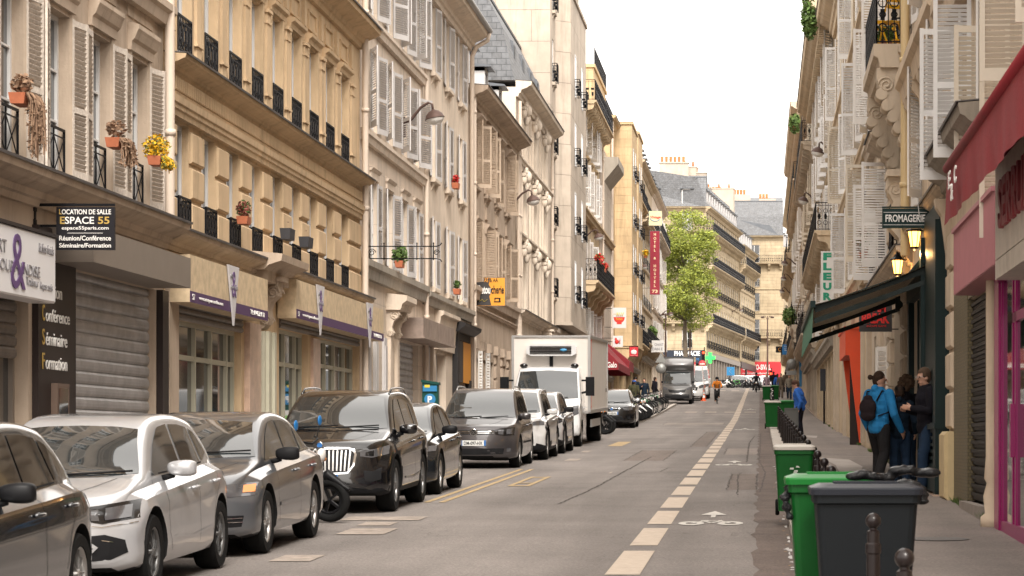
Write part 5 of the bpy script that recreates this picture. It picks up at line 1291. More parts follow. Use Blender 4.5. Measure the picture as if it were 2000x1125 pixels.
# parking meter
t = empty('parking_meter', (-7.55, 57.5, SW(57.5)), 0, 'dark green parking pay machine with a blue P sign on the left pavement', 'parking meter')
mb = MB(); mb.cbox(-.18,.18,-.16,.16,0,1.66,.03); mb.prism([(-.2,-.18,1.66),(.2,-.18,1.6),(.2,-.18,1.66),(-.2,-.18,1.72)], (0,.36,0)); mb.build('cabinet', mat('meter_green',(.012,.06,.05),.4), t)
MB2 = mat('parking_blue', (.02,.17,.36), .45)
mb = MB(); mb.box(-.16,.16,-.19,-.162,1.45,1.58); mb.lathe([(0,0),(.13,0)], 20, (0,-.175,1.27), 'y'); mb.build('blue_panel', MB2, t); lettering('P', TXTW, t, (0,-.18,1.27), FACE_CAM, height=.15, width=.1, bold=.03)
mb = MB(); mb.box(-.12,.0,-.195,-.19,1.54,1.6); mb.build('yellow_tab', YEL, t); mb = MB(); mb.box(-.11,.11,-.185,-.162,.55,1.02); mb.build('tariff_label', WSG, t)
mb = MB(); mb.box(-.09,.09,-.19,-.186,.8,.9); mb.box(-.09,.09,-.19,-.186,.6,.66); mb.build('label_print', mat('label_green',(.2,.45,.12),.5), t)

# ---------------------------------------------------------------- right side signs
Y = 39.2
t = empty('shop_sign', (2.7, Y, 5.05), 0, 'dark green hanging sign reading FROMAGERIE in white capitals', 'hanging sign')
mb = MB(); mb.box(xs(1723,Y)-2.7, xs(1817,Y)-2.7, -.03,.03,0,.31); mb.bar((-.8,0,.33),(0,0,.33),.012); bd = mb.build('sign_board', mat('sign_green_black',(.012,.03,.028),.4), t)
c0 = xs(1768,Y)-2.7; lettering('FROMAGERIE', TXTW, bd, (c0,-.04,.155), FACE_CAM, width=.62, height=.115, bold=.02)
mb = MB(); mb.box(c0-.34,c0+.34,-.036,-.032,.245,.252); mb.box(c0-.34,c0+.34,-.036,-.032,.05,.057); mb.build('rule_line', TXTW, bd)
mb = MB(); sagging(mb, [(-.25,-.05,.45),(-.22,-.06,.2),(-.15,-.06,.1),(0,-.03,.25)], .006); mb.build('cable', WSG, t)
Y = 49
t = empty('shop_sign', (2.7, Y, zs(636,Y)-.12), 0, 'dark grey hanging sign with red letters, partly hidden by the awning arm', 'hanging sign')
mb = MB(); mb.box(xs(1678,Y)-2.7, xs(1742,Y)-2.7, -.03,.03,0,.66); mb.bar((xs(1742,Y)-2.7,0,.05),(0,0,.05),.012); mb.bar((xs(1742,Y)-2.7,0,.6),(0,0,.6),.012); bd = mb.build('sign_board', DKG, t)
c0 = xs(1710,Y)-2.7; mm = mat('red_neon_letters',(.7,.02,.015),.5)
lettering('TEAM', mm, bd, (c0-.02,-.04,.46), FACE_CAM, width=.44, height=.16, bold=.04); lettering('BREAK', mm, bd, (c0,-.04,.26), FACE_CAM, width=.54, height=.2, bold=.04); lettering('ESCAPE GAME', mm, bd, (c0+.02,-.04,.11), FACE_CAM, width=.38, height=.04)
Y = 66
t = empty('shop_sign', (2.7, Y, zs(612,Y)), 0, 'tall white sign with green vertical capitals FLEURS', 'hanging sign')
mb = MB(); xa, xb = xs(1603.5,Y)-2.7, xs(1628,Y)-2.7; h = zs(491,Y)-zs(612,Y); mb.box(xa,xb,-.06,.06,0,h); mb.bar((xb,0,h-.02),(0,0,h-.02),.02); mb.bar((xb,0,.3),(0,0,.3),.02); bd = mb.build('sign_board', WSG, t)
FG = mat('flower_green', (.0,.24,.13), .5)
for i, ch in enumerate('FLEURS'): lettering(ch, FG, bd, ((xa+xb)/2,-.065,h-.14-.262*i), FACE_CAM, width=.22, height=.2, bold=.06)
# blue and other far signs on the right
Y = 190
t = empty('info_sign', (xs(1538,Y), Y, zs(693,Y)), 0, 'blue square information sign with white lines above the far right pavement', 'sign')
mb = MB(); mb.box(-.39,.39,-.03,.03,0,.78); mb.bar((.39,0,.4),(2.7-xs(1538,Y),0,.4),.02); bd = mb.build('sign_board', mat('info_blue',(.015,.16,.42),.45), t)
for i, s_ in enumerate(('Maison des','initiatives','étudiantes')): lettering(s_, TXTW, bd, (0,-.04,.64-.14*i), FACE_CAM, width=.5, height=.09)
t = empty('shop_sign', (xs(1521.5,Y), Y+1, zs(688,Y)), 0, 'small black square sign with an orange ring, left of the blue square sign', 'sign')
mb = MB(); mb.box(-.24,.24,-.03,.03,0,.48); bd = mb.build('sign_board', BLKS, t); mb = MB(); mb.tube([(.09*cos(a)+.06,-.04,.24+.12*sin(a)) for a in [.6+5*k/14 for k in range(15)]], .022, 5); mb.build('ring_drawing', ORG, bd)
t = empty('traffic_sign', (xs(1546,150), 150, SW(150)), 0, 'back of a grey round sign over a square plate on a post, right pavement', 'traffic sign')
mb = MB(); mb.tube([(.2,0,0),(.2,0,3.2)], .035, 8); mb.build('post', PIPEG, t); mb = MB(); mb.lathe([(0,-.02),(.31,-.02),(.31,.02),(0,.02)], 24, (0,-.06,2.55), 'y'); mb.box(-.31,.31,-.08,-.04,1.9,2.15); mb.build('sign_plate', mat('sign_back_grey',(.24,.24,.23),.5,.4), t)
mb = MB(); mb.box(.46,.62,.0,.1,1.2,2.9); mb.build('blue_plate', MB2, t)
# triangular and round backs near the bicycles (left)
t = empty('traffic_sign', (xs(1291,158), 158, SW(158)), 0, 'grey back of a triangular sign above a round one, beside the grey delivery van', 'traffic sign')
GB = mat('sign_back_grey',(.24,.24,.23),.5,.4)
mb = MB(); mb.tube([(0,0,0),(0,0,3.2)], .035, 8); mb.build('post', LEAD, t)
mb = MB(); mb.prism([(-.36,-.06,2.62),(.36,-.06,2.62),(0,-.06,3.25)], (0,.02,0)); mb.build('sign_plate', GB, t); mb = MB(); mb.lathe([(0,-.02),(.32,-.02),(.32,.0),(0,.0)], 24, (0,-.05,2.25), 'y'); mb.build('sign_plate', GB, t)
Y = 262
t = empty('traffic_sign', (xs(1371.5,Y), Y, G(Y)), 0, 'red round no entry sign with a white bar before the pharmacy window', 'traffic sign')
hh = zs(711,Y)-G(Y); mb = MB(); mb.tube([(0,0,0),(0,0,hh+.4)], .04, 8); mb.build('post', LEAD, t); mb = MB(); mb.lathe([(0,-.03),(.38,-.03),(.38,0),(0,0)], 24, (0,-.06,hh), 'y'); mb.build('sign_plate', REDF, t); mb = MB(); mb.box(-.26,.26,-.1,-.095,hh-.07,hh+.07); mb.build('white_bar', WSG, t)
Y = 268
t = empty('traffic_sign', (xs(1427,Y), Y, G(Y)), 0, 'blue square sign with a white arrow over the row of parked scooters', 'traffic sign')
mb = MB(); mb.tube([(0,0,0),(0,0,1.8)], .04, 8); mb.build('post', LEAD, t); mb = MB(); mb.box(-.42,.42,-.08,-.05,1.35,2.25); pl = mb.build('sign_plate', MB2, t); mb = MB(); mb.bar((.12,-.09,2.1),(-.15,-.09,1.8),.07,.004); mb.bar((-.15,-.09,1.8),(.12,-.09,1.5),.07,.004); mb.build('arrow', WSG, pl)
# traffic light
LIT = mat('red_signal_lit', (.6,.02,.01), .4, emis=(1,.04,.01), estr=3)
for (x, y, Y, lab) in ((1371.5,689,262,'red traffic light beside the pharmacy lettering, above the no entry sign'),(1503,730,255,'red traffic light among the pedestrians at the crossing')):
    t = empty('traffic_light', (xs(x,Y)+.12, Y+.2, G(Y)), 0, lab, 'traffic light'); hh = zs(y,Y)-G(Y)
    mb = MB(); mb.tube([(.1,.1,0),(.1,.1,hh+.6)], .05, 8); mb.build('post', IRON, t)
    mb = MB(); mb.box(-.16,.16,-.16,.08,hh-.75,hh+.28); hs = mb.build('signal_head', BLACK, t); mb = MB(); mb.lathe([(0,-.02),(.11,-.02),(.11,.02)], 14, (0,-.17,hh), 'y'); mb.build('lit_lens', LIT, hs)
# lamp posts of the crossing
def lamp_post(x, Y, ytop, label, arm=.6):
    t = empty('lamp_post', (xs(x,Y), Y, G(Y)), 0, label, 'lamp post'); hh = zs(ytop,Y)-G(Y)
    mb = MB(); mb.lathe([(.16,0),(.16,.6),(.1,.9),(.085,hh*.5),(.055,hh)], 12); mb.build('post', LEAD, t)
    mb = MB(); mb.tube([(0,0,hh-.4),(arm*.5,0,hh+.05),(arm,0,hh)], .03, 6); mb.tube([(0,0,hh-.4),(-arm*.5,0,hh+.05),(-arm,0,hh)], .03, 6)
    for q in (-1,1): mb.sphere((q*arm,0,hh-.1), .22, 10, 6, (1,1,.5))
    mb.build('lamp_arms', LEAD, t)
lamp_post(1347.5, 256, 583, 'tall double lamp post in front of the pharmacy lettering')
lamp_post(1499, 262, 618, 'tall double lamp post in front of the red agency fascia', .5)
lamp_post(1300, 225, 612, 'thin lamp post by the last left building, under the tree', .3)

# ---------------------------------------------------------------- cheese shop awning and lanterns
ST = mat('awning_stripe', (.5,.42,.3), .85, bump=.3, bscale=40)
N = ST.node_tree.nodes; L_ = ST.node_tree.links; g_ = N.new('ShaderNodeNewGeometry'); sx = N.new('ShaderNodeSeparateXYZ'); L_.new(g_.outputs[0], sx.inputs[0])
ml = N.new('ShaderNodeMath'); ml.operation = 'MULTIPLY'; ml.inputs[1].default_value = 2.4; L_.new(sx.outputs[1], ml.inputs[0]); fr_ = N.new('ShaderNodeMath'); fr_.operation = 'FRACT'; L_.new(ml.outputs[0], fr_.inputs[0])
gt = N.new('ShaderNodeMath'); gt.operation = 'GREATER_THAN'; gt.inputs[1].default_value = .8; L_.new(fr_.outputs[0], gt.inputs[0]); mx = N.new('ShaderNodeMix'); mx.data_type = 'RGBA'; mx.inputs[6].default_value = (.60,.50,.36,1); mx.inputs[7].default_value = (.06,.05,.04,1); L_.new(gt.outputs[0], mx.inputs[0]); L_.new(mx.outputs[2], N['Principled BSDF'].inputs['Base Color'])
t = empty('awning', (2.7, 39.0, 3.0), 0, 'open striped cheese shop awning on dark folding arms, over the right pavement', 'awning')
def az(w): return 1.52+(w)*.36   # w negative outwards
mb = MB(); n = 8
for k in range(n): 
    a, b = -1.87*k/n, -1.87*(k+1)/n; sg = lambda w: az(w)-.05*sin(pi*-w/1.87)
    mb.quad((a,0,sg(a)),(b,0,sg(b)),(b,9,sg(b)),(a,9,sg(a))); mb.quad((a,0,sg(a)-.01),(b,0,sg(b)-.01),(b,9,sg(b)-.01),(a,9,sg(a)-.01))
mb.build('canvas', ST, t)
VG = mat('valance_green', (.07,.20,.13), .8)
mb = MB(); w = -1.87
for k in range(36): mb.quad((w-.01*(k%2),k*.25,az(w)+.02),(w-.01*((k+1)%2),k*.25+.25,az(w)+.02),(w-.03-.02*((k+1)%2),k*.25+.25,az(w)-.52),(w-.03-.02*(k%2),k*.25,az(w)-.52))
mb.build('valance', VG, t)
mb = MB(); mb.box(-1.92,-1.84,-.03,9.05,az(w)-.04,az(w)+.06); mb.build('front_bar', GRN, t)
ARM = mat('dark_arm', (.02,.028,.026), .45)
for y0 in (.12, 8.6):
    mb = MB(); mb.bar((-.05,y0,1.42),(-1.86,y0,az(w)-.07),.035,.05); mb.bar((-.02,y0,1.25),(-.75,y0+.05,.98),.04,.035); mb.bar((-.75,y0+.05,.98),(-1.86,y0,az(w)-.27+.02),.03,.04); mb.box(-.14,0,y0-.1,y0+.1,1.2,1.55); mb.build('folding_arm', ARM, t)
mb = MB(); mb.tube([(-.12,-.05,1.55),(-.12,9.05,1.55)], .08, 10); mb.build('roller_tube', GRN, t)
FL = mat('lantern_glow', (.9,.5,.15), .4, emis=(1,.42,.08), estr=3.0)
def lantern(Y, X, z, label):
    t = empty('wall_lantern', (2.7, Y, z), 0, label, 'wall lantern', 'lit lanterns of the cheese shop'); d = X-2.7
    mb = MB(); mb.lathe([(0,.44),(.02,.4),(.03,.36),(.05,.34),(.07,.30),(.13,.26),(.14,.24),(.10,.235)], 6, (d,0,0), smooth=False); mb.lathe([(.065,0),(.075,-.02),(.03,-.05),(0,-.07)], 6, (d,0,0))
    for k in range(6): a = pi*k/3; mb.bar((d+.065*cos(a),.065*sin(a),0),(d+.105*cos(a),.105*sin(a),.24),.006)
    mb.build('lantern_frame', IRON, t)
    mb = MB(); mb.lathe([(.06,0),(.1,.235)], 6, (d,0,0), smooth=False); mb.build('lantern_glass', FL, t)
    mb = MB(); mb.tube([(0,0,.36),(d*.6,0,.38),(d,0,.46)], .012, 6); mb.tube([(d*.45+.07*(1-.6*k/14)*cos(k*.7),0,.29+.07*(1-.6*k/14)*sin(k*.7)) for k in range(15)], .008, 5); mb.box(-.03,0,-.03,.03,.2,.48); mb.build('bracket', IRON, t)
    ld = bpy.data.lights.new('lantern_light', 'POINT'); ld.energy = 6; ld.color = (1,.55,.2); ld.shadow_soft_size = .05; lo = link(bpy.data.objects.new('lantern_light', ld)); lo.parent = t; lo.location = (d,-.0,-.12)
lantern(39.4, 2.42, 4.78, 'lit black wall lantern nearest, right under the dark cheese sign')
lantern(44.8, 2.45, 4.72, 'lit black wall lantern farther, half behind the striped awning')
# ================================================================= cars
def paint(name, col, metal=.35, rough=.28, dirt=.2): return mat(name, col, rough, metal, coat=1, dirt=dirt, var=.04, vscale=2)
CGL = mat('car_glass', (.018,.022,.024), .02, 0, spec=1.0, coat=1)
CGL2 = mat('car_side_glass', (.012,.014,.015), .03, 0, spec=.9, coat=.6)
HLG = mat('headlamp_glass', (.07,.07,.075), .15, .1, coat=1); HLB = mat('headlamp_dark', (.006,.006,.007), .2, 0, coat=.35); AMB = mat('amber_lens', (.55,.17,.02), .2, coat=1)
TLG = mat('tail_lamp', (.25,.01,.01), .15, coat=1)
PLATE = mat('plate_white', (.62,.62,.60), .4); PLTX = mat('plate_black', (.02,.02,.02), .5); PLB = mat('plate_blue', (.02,.12,.35), .4)
TRIM = mat('trim_black', (.008,.008,.009), .6); GAP = mat('panel_gap', (.006,.006,.006), .8); WELL = mat('wheel_well', (.008,.008,.008), .95)
def lerp(a, b, t): return a+(b-a)*t
def wheel_meshes(r, w, style, rimm):
    k = ('wh', r, w, style, rimm.name)
    if k in MC: return MC[k]
    mb = MB(); rr = r*.66
    mb.lathe([(rr,-w/2),(r*.93,-w/2-.004),(r*.985,-w/2+.025),(r,-w/2+.05),(r,w/2-.05),(r*.985,w/2-.025),(r*.93,w/2+.004),(rr,w/2),(rr*.97,w/2-.03),(rr*.97,-w/2+.03),(rr,-w/2)], 40, axis='x')
    ty = mb.mesh('tyre', RUB, sharp=40)
    mb = MB(); o = w/2-.008
    mb.lathe([(rr*1.0,o),(rr*.95,o+.004),(rr*.9,o-.02),(rr*.88,-w/2+.04)], 36, axis='x')
    mb.lathe([(0,o+.012),(r*.07,o+.01),(r*.13,o-.01),(r*.15,o-.05)], 20, axis='x')
    n, sp, tw = {'five':(5,.24,0), 'ten':(10,.10,0), 'twin':(10,.09,.0), 'turb':(9,.13,.5), 'cover':(7,.2,0)}[style]
    for i in range(n):
        a = 2*pi*i/n+(.22 if style == 'twin' and i % 2 else (-.0 if style == 'twin' else 0)); 
        if style == 'twin': a = 2*pi*(i//2)/5+(.16 if i % 2 else -.16)
        def P(q, da, x): aa = a+da+tw*(q/rr); return (x, q*cos(aa), q*sin(aa))
        q0, q1 = r*.11, rr*.93; h0 = sp*.75; h1 = sp*(.55 if style != 'cover' else 1.1)
        A = [P(q0,-h0*1.3,o-.006),P(q1,-h1*.6,o-.016),P(q1,h1*.6,o-.016),P(q0,h0*1.3,o-.006)]; B = [(x-.035,y,z) for x,y,z in A]
        if tw: A = [P(q0,-h0,o-.006),P(q0+(q1-q0)/2,-h1*.8,o-.008),P(q1,-h1*.6,o-.016),P(q1,h1*.6,o-.016),P(q0+(q1-q0)/2,h1*.8,o-.008),P(q0,h0,o-.006)]; B = [(x-.035,y,z) for x,y,z in A]
        mb.poly(A)
        for j in range(len(A)): mb.quad(A[j], A[(j+1)%len(A)], B[(j+1)%len(A)], B[j])
    rim = mb.mesh('rim', rimm)
    mb = MB(); mb.lathe([(0,.02),(rr*.9,.02),(rr*.9,-.03),(0,-.03)], 30, axis='x'); bk = mb.mesh('brake_disc', WELL)
    MC[k] = (ty, rim, bk); return MC[k]

def make_car(P, label, loc, rz=0, name='parked_car', group='vehicles parked along the left kerb', cat='car'):
    """front of the car faces -Y (towards the camera). y runs from 0 (nose) to L (tail)"""
    L, Wd, H = P['L'], P['W'], P['H']; hw = Wd/2
    top = pchip(P['top']); belt = pchip(P['belt']); bot = pchip(P['bot']); plan = pchip(P['plan'])
    fa, ra = P['axles']; wr, ww = P['wheel']; tum = P.get('tum', .36); kf = P.get('kf', .09); kr = P.get('kr', .10); crown = P.get('crown', .028)
    root = empty(name, loc, rz, label, cat, group)
    ymid = P.get('mid', L*.5)
    ys = []; n = 84
    for i in range(n+1): t = i/n; ys.append(L*(t-.9*sin(2*pi*t)/(2*pi)))
    sec = []
    def ztop(x, y):
        ye = y-kf*x*x*(1 if y < ymid-.3 else max(0,(ymid-y)/.3)) if y < ymid else y+kr*x*x*min(1,(y-ymid)/.3)
        return top(max(0.0, min(L, ye)))-crown*x*x
    mods = P.get('side', [.945,.985,1.0,.996,.990,.992,.955])
    for y in ys:
        h = plan(y)*hw; zb = bot(y); zt = ztop(0, y); zbl = belt(y); xb = h*P.get('shoulder', .82)
        zbl = min(zbl, ztop(xb, y)-.004); zbl = max(zbl, zb+.05)
        d = zbl-zb
        pts = [(0,zb),(h*.5,zb),(h*.82,zb),(h*mods[0],zb+.03*min(1,d/.3)),(h*mods[1],zb+.13*d),(h*mods[2],zb+.3*d),(h*mods[3],zb+.48*d),(h*mods[4],zb+.64*d),(h*mods[5],zb+.78*d),(h*mods[6],zb+.92*d),(xb,zbl)]
        # crossing of side plane and top surface
        lo, hi = 0.0, xb
        g = lambda x: ztop(x, y)-(zbl+(xb-x)/tum)
        if g(xb) <= 1e-4: xc = xb
        else:
            for _ in range(26):
                m = (lo+hi)/2
                if g(m) > 0: hi = m
                else: lo = m
            xc = hi
        zc = zbl+(xb-xc)/tum; rr = min(.065, .5*(zc-zbl)) if zc-zbl > .02 else 0
        xe = xc*.9 if rr else xc*.93
        for f in (.25,.5,.75): pts.append((lerp(xb,xc,f*.0+f*(1-rr/(zc-zbl+1e-6))), lerp(zbl,zc-rr,f)))
        a = (xc+tum*rr, zc-rr); b = (xe, ztop(xe, y)); c = (xc, zc)
        for t in (0,.35,.7,1.0):
            pts.append(((1-t)**2*a[0]+2*t*(1-t)*c[0]+t*t*b[0], (1-t)**2*a[1]+2*t*(1-t)*c[1]+t*t*b[1]))
        for f in (.85,.65,.42,.2,0): pts.append((xe*f, ztop(xe*f, y)))
        sec.append([(px, y, pz) for px, pz in pts])
    # front cap bulge: noses are shaped by the plan and profile curves
    mb = MB(); mb.smooth = True; K = len(sec[0]); R = []
    for s_ in sec:
        row = [mb.V((-x,y,z)) for x,y,z in s_[1:-1]][::-1]
        full = [mb.V((x,y,z)) for x,y,z in s_]; R.append(full+row)
    m = len(R[0])
    for a, b in zip(R, R[1:]):
        for k in range(m): mb.F((a[k],a[(k+1)%m],b[(k+1)%m],b[k]))
    for ring, s_ in ((R[0], sec[0]), (R[-1], sec[-1])):
        zc = (s_[0][2]+s_[-1][2])/2; prev = ring; pts = [Vector(mb.v[i]) for i in ring]
        for q in (.86,.7,.52,.34,.16):
            cur = [mb.V((p.x*q, p.y, zc+(p.z-zc)*q)) for p in pts]
            for k in range(m): mb.F((prev[k],prev[(k+1)%m],cur[(k+1)%m],cur[k]))
            prev = cur
        mb.F(prev)
    wrap, rake, FD = P.get('wrap', .36), P.get('rake', .07), P.get('fd', 1.15)
    def deform(p):
        x, y, z = p; f = max(0, 1-y/FD); g_ = max(0, 1-(L-y)/.9)
        y += wrap*(abs(x)/hw)**2.6*f + rake*max(0, (z-.42)/.35)**1.5*max(0, 1-y/.5) - .22*(abs(x)/hw)**2.5*g_
        return (x, y, z)
    mb.v = [deform(p) for p in mb.v]
    me = mb.mesh('body', [P['paint'], WELL, TRIM])
    tmp = link(bpy.data.objects.new('tmp', me))
    cut = MB(); ar = wr+.055
    for ya in ((fa, ra) if ra-fa > .2 else (fa,)):
        for q in (-1,1): cut.lathe([(0,q*hw*.52),(ar,q*hw*.52),(ar,q*hw*1.3),(0,q*hw*1.3)], 40, (0,ya,wr+.01), 'x')
    cm = cut.mesh('cut', WELL); co = link(bpy.data.objects.new('cut', cm))
    mo = tmp.modifiers.new('b', 'BOOLEAN'); mo.operation = 'DIFFERENCE'; mo.object = co; mo.solver = 'EXACT'
    me2 = bpy.data.meshes.new_from_object(tmp.evaluated_get(bpy.context.evaluated_depsgraph_get()))
    bpy.data.objects.remove(tmp); bpy.data.objects.remove(co); me2.name = 'body'
    me2.materials.clear()
    for mm in (P['paint'], WELL, TRIM): me2.materials.append(mm)
    lowz = P.get('clad', 0)
    for p in me2.polygons:
        c = p.center; w = 0
        for ya in (fa, ra):
            d = sqrt((c.y-ya)**2+(c.z-wr-.01)**2)
            if d < ar+.004 and abs(c.x) < hw*.98: w = 1
            elif lowz and d < ar+.085 and abs(c.x) > hw*.6: w = 2
        if c.z < bot(c.y)+.035 and not w: w = 1 if abs(c.x) < hw*.8 else 2
        if lowz and c.z < lowz and not w: w = 2
        p.material_index = w
    me2.set_sharp_from_angle(angle=radians(42))
    body = inst('body', me2, root)
    bv = BVHTree.FromPolygons([v.co for v in me2.vertices], [p.vertices for p in me2.polygons])
    def hit(kind, a, b, sgn=1):
        if kind == 'side': o, d = Vector((sgn*3, a, b)), Vector((-sgn,0,0))
        elif kind == 'front': o, d = Vector((a, -3, b)), Vector((0,1,0))
        elif kind == 'rear': o, d = Vector((a, L+3, b)), Vector((0,-1,0))
        else: o, d = Vector((a, b, 4)), Vector((0,0,-1))
        h = bv.ray_cast(o, d); return (h[0], h[1]) if h[0] is not None else (None, None)
    def patch(pname, kind, tp, bt, matl, off=.004, nx=14, nz=6, sgn=1, mir=False, parent=None, thick=0):
        """tp, bt: upper and lower outline as point lists in the projection plane"""
        def res(pl, t):
            q = t*(len(pl)-1); i = min(int(q), len(pl)-2); f = q-i; return (lerp(pl[i][0],pl[i+1][0],f), lerp(pl[i][1],pl[i+1][1],f))
        nx = max(nx, (len(tp)-1)*3, 26 if kind == 'front' else 0); nz = max(nz, 8) if kind == 'front' and nz > 1 else nz; mbp = MB(); mbp.smooth = True; G_ = []
        for i in range(nx+1):
            t = i/nx; A, B = res(tp, t), res(bt, t); col = []
            for j in range(nz+1):
                s_ = j/nz; a, b = lerp(A[0],B[0],s_), lerp(A[1],B[1],s_)
                if mir: a = -a
                p, nn = hit(kind, a, b, sgn)
                if p is None: col.append(None); continue
                dirv = {'side': Vector((sgn,0,0)), 'front': Vector((0,-1,0)), 'rear': Vector((0,1,0)), 'top': Vector((0,0,1))}[kind]
                if nn.dot(dirv) < 0: nn = -nn
                col.append(p+(dirv*off*(1+1.6*(1-abs(nn.y))) if kind == 'front' else (dirv if kind != 'top' else nn)*off*1.3))
            G_.append(col)
        V_ = {}
        def vid(i, j):
            if (i,j) not in V_: V_[(i,j)] = mbp.V(G_[i][j])
            return V_[(i,j)]
        for i in range(nx):
            for j in range(nz):
                if all(G_[a][b] is not None for a, b in ((i,j),(i+1,j),(i+1,j+1),(i,j+1))): mbp.F((vid(i,j),vid(i+1,j),vid(i+1,j+1),vid(i,j+1)))
        if not mbp.f: return None
        return mbp.build(pname, matl, parent or root)
    def line(kind, pts, w, matl=GAP, off=.0025, sgn=1, mir=False, pname='panel_gap', parent=None):
        # thin strip along a polyline in the projection plane
        tp, bt = [], []
        for i, p in enumerate(pts):
            a = Vector(pts[max(i-1,0)]); b = Vector(pts[min(i+1,len(pts)-1)]); d = (b-a).normalized(); nrm = Vector((-d.y, d.x))*w/2
            tp.append((p[0]+nrm.x,p[1]+nrm.y)); bt.append((p[0]-nrm.x,p[1]-nrm.y))
        return patch(pname, kind, tp, bt, matl, off, nx=(len(pts)-1)*6, nz=1, sgn=sgn, mir=mir, parent=parent)
    # glass
    W_ = P['glass']
    patch('windscreen', 'front', W_['ws_t'], W_['ws_b'], CGL, .006, 24, 10)
    if 'frit' in W_: pass
    for sgn in (1,-1):
        for q in W_['side']: patch('side_window', 'side', q[0], q[1], CGL2, .005, 14, 6, sgn)
        # surround
        for q in P.get('lines', []): line('side', q, .007, sgn=sgn, parent=body)
        for q in P.get('trims', []): line('side', q[0], q[1], q[2], .006, sgn=sgn, pname='trim_strip', parent=body)
        for (yh, zh) in P.get('handles', []):
            p, nn = hit('side', yh, zh, sgn)
            if p is not None:
                mb = MB(); mb.smooth = True; mb.tube([(p.x+sgn*.005,yh-.085,zh),(p.x+sgn*.035,yh-.05,zh+.004),(p.x+sgn*.035,yh+.06,zh+.006),(p.x+sgn*.005,yh+.1,zh+.008)], .014, 8); mb.build('door_handle', P.get('handlem', P['paint']), root)
    if 'rear_t' in W_: patch('rear_window', 'rear', W_['rear_t'], W_['rear_b'], CGL2, .006, 16, 6)
    # front features
    for f in P.get('front', []):
        nm, tp, bt, mm = f[:4]; off = f[4] if len(f) > 4 else .005
        if nm.startswith('*'):      # mirrored pair
            for mir in (False, True): patch(nm[1:], 'front', tp, bt, mm, off, mir=mir)
        else: patch(nm, 'front', tp, bt, mm, off, 20)
    for f in P.get('flines', []):
        for mir in (False, True): line('front', f[0], f[1], f[2], f[3] if len(f) > 3 else .008, mir=mir, pname=f[4] if len(f) > 4 else 'trim_strip', parent=body)
    for f in P.get('hood', []):
        for mir in (False, True): line('top', f, .006, mir=mir, parent=body)
    for tz in P.get('tail', [((.5,.9),(.82,.9),(.5,.72),(.82,.72))]):
        for mir in (False, True): patch('tail_lamp', 'rear', [tz[0],tz[1]], [tz[2],tz[3]], TLG, .008, mir=mir)
    # number plate
    if 'plate' in P:
        px, pz, ptxt = P['plate']; p, _ = hit('front', px+.0, pz); yy = (p.y if p is not None else .05)-.022
        mb = MB(); mb.box(px-.26,px+.26,yy,yy+.012,pz-.055,pz+.055); pl = mb.build('number_plate', PLATE, root)
        mb = MB(); mb.box(px-.26,px-.22,yy-.002,yy,pz-.055,pz+.055); mb.box(px+.22,px+.26,yy-.002,yy,pz-.055,pz+.055); mb.build('plate_band', PLB, pl)
        if ptxt: inst('lettering', text_mesh(ptxt, 1, PLTX, width=.38, height=.07, bold=.015), pl, (px,yy-.004,pz), FACE_CAM)
    if 'badge' in P:
        bx, bz, br, bm = P['badge']; p, _ = hit('front', bx, bz)
        yy = (p.y if p is not None else .03)-.02
        mb = MB(); mb.lathe([(br*.8,-.008),(br,-.008),(br,.012),(br*.8,.012),(br*.8,-.008)], 24, (bx,yy,bz), 'y'); bd_ = mb.build('badge', bm[0], root)
        mb = MB(); mb.lathe([(0,0),(br*.8,0)], 24, (bx,yy,bz), 'y'); mb.build('badge_disc', bm[1], bd_)
        if bm[2] == 'V':
            mb = MB()
            for a, b in (((-.5,.55),(-.0,-.05)),((.5,.55),(0,-.05)),((-.62,.25),(-.25,-.62)),((.62,.25),(.25,-.62)),((-.25,-.62),(0,-.1)),((.25,-.62),(0,-.1))): mb.bar((bx+a[0]*br,yy-.006,bz+a[1]*br),(bx+b[0]*br,yy-.006,bz+b[1]*br),br*.07,.003)
            mb.build('badge_mark', bm[0], bd_)
    # mirrors
    my, mz, mx = P.get('mirror', (1.45,.98,.0))
    for sgn in (1,-1):
        mb = MB(); cx = sgn*(hw*.93+.07); mb.smooth = True
        prof = [(.0,.0),(.05,.06),(.09,.085),(.125,.09),(.15,.06),(.16,.0)]
        nu, nv = 14, 10; C = Vector((cx, my, mz)); RR = []
        for j in range(nv+1):
            a = pi*j/nv
            ring = []
            for k in range(nu):
                b_ = 2*pi*k/nu; x = cos(a)*.125; s_ = sin(a)**.45; cb_, sb_ = cos(b_), sin(b_); yv = s_*math.copysign(abs(cb_)**.6, cb_)*.072; zv = s_*math.copysign(abs(sb_)**.6, sb_)*.070
                if yv > .03: yv = .03
                ring.append(mb.V(C+Vector((x*sgn, yv+abs(x)*.1, zv*(1+.15*(x/.125))))))
            RR.append(ring)
        for a_, b_ in zip(RR, RR[1:]):
            for k in range(nu): mb.F((a_[k],b_[k],b_[(k+1)%nu],a_[(k+1)%nu]))
        mr = mb.build('wing_mirror', P.get('mirrorm', P['paint']), root)
        mb = MB(); mb.smooth = True; mb.tube([(sgn*hw*.80,my+.03,mz-.09),(sgn*(hw*.93+.0),my+.01,mz-.06)], [.028,.024], 8); mb.build('mirror_foot', TRIM, mr)
    # roof rails
    if P.get('rails'):
        y0, y1, m_ = P['rails']
        for sgn in (1,-1):
            x = sgn*hw*.66; a, _ = hit('top', x, y0); b, _ = hit('top', x, y1); 
            pts = []
            for i in range(9):
                yy = lerp(y0,y1,i/8); p, _ = hit('top', x, yy); pts.append((x, yy, p.z+(.05 if 0 < i < 8 else 0)))
            mb = MB(); mb.smooth = True; mb.tube(pts, .017, 8); mb.build('roof_rail', m_, root)
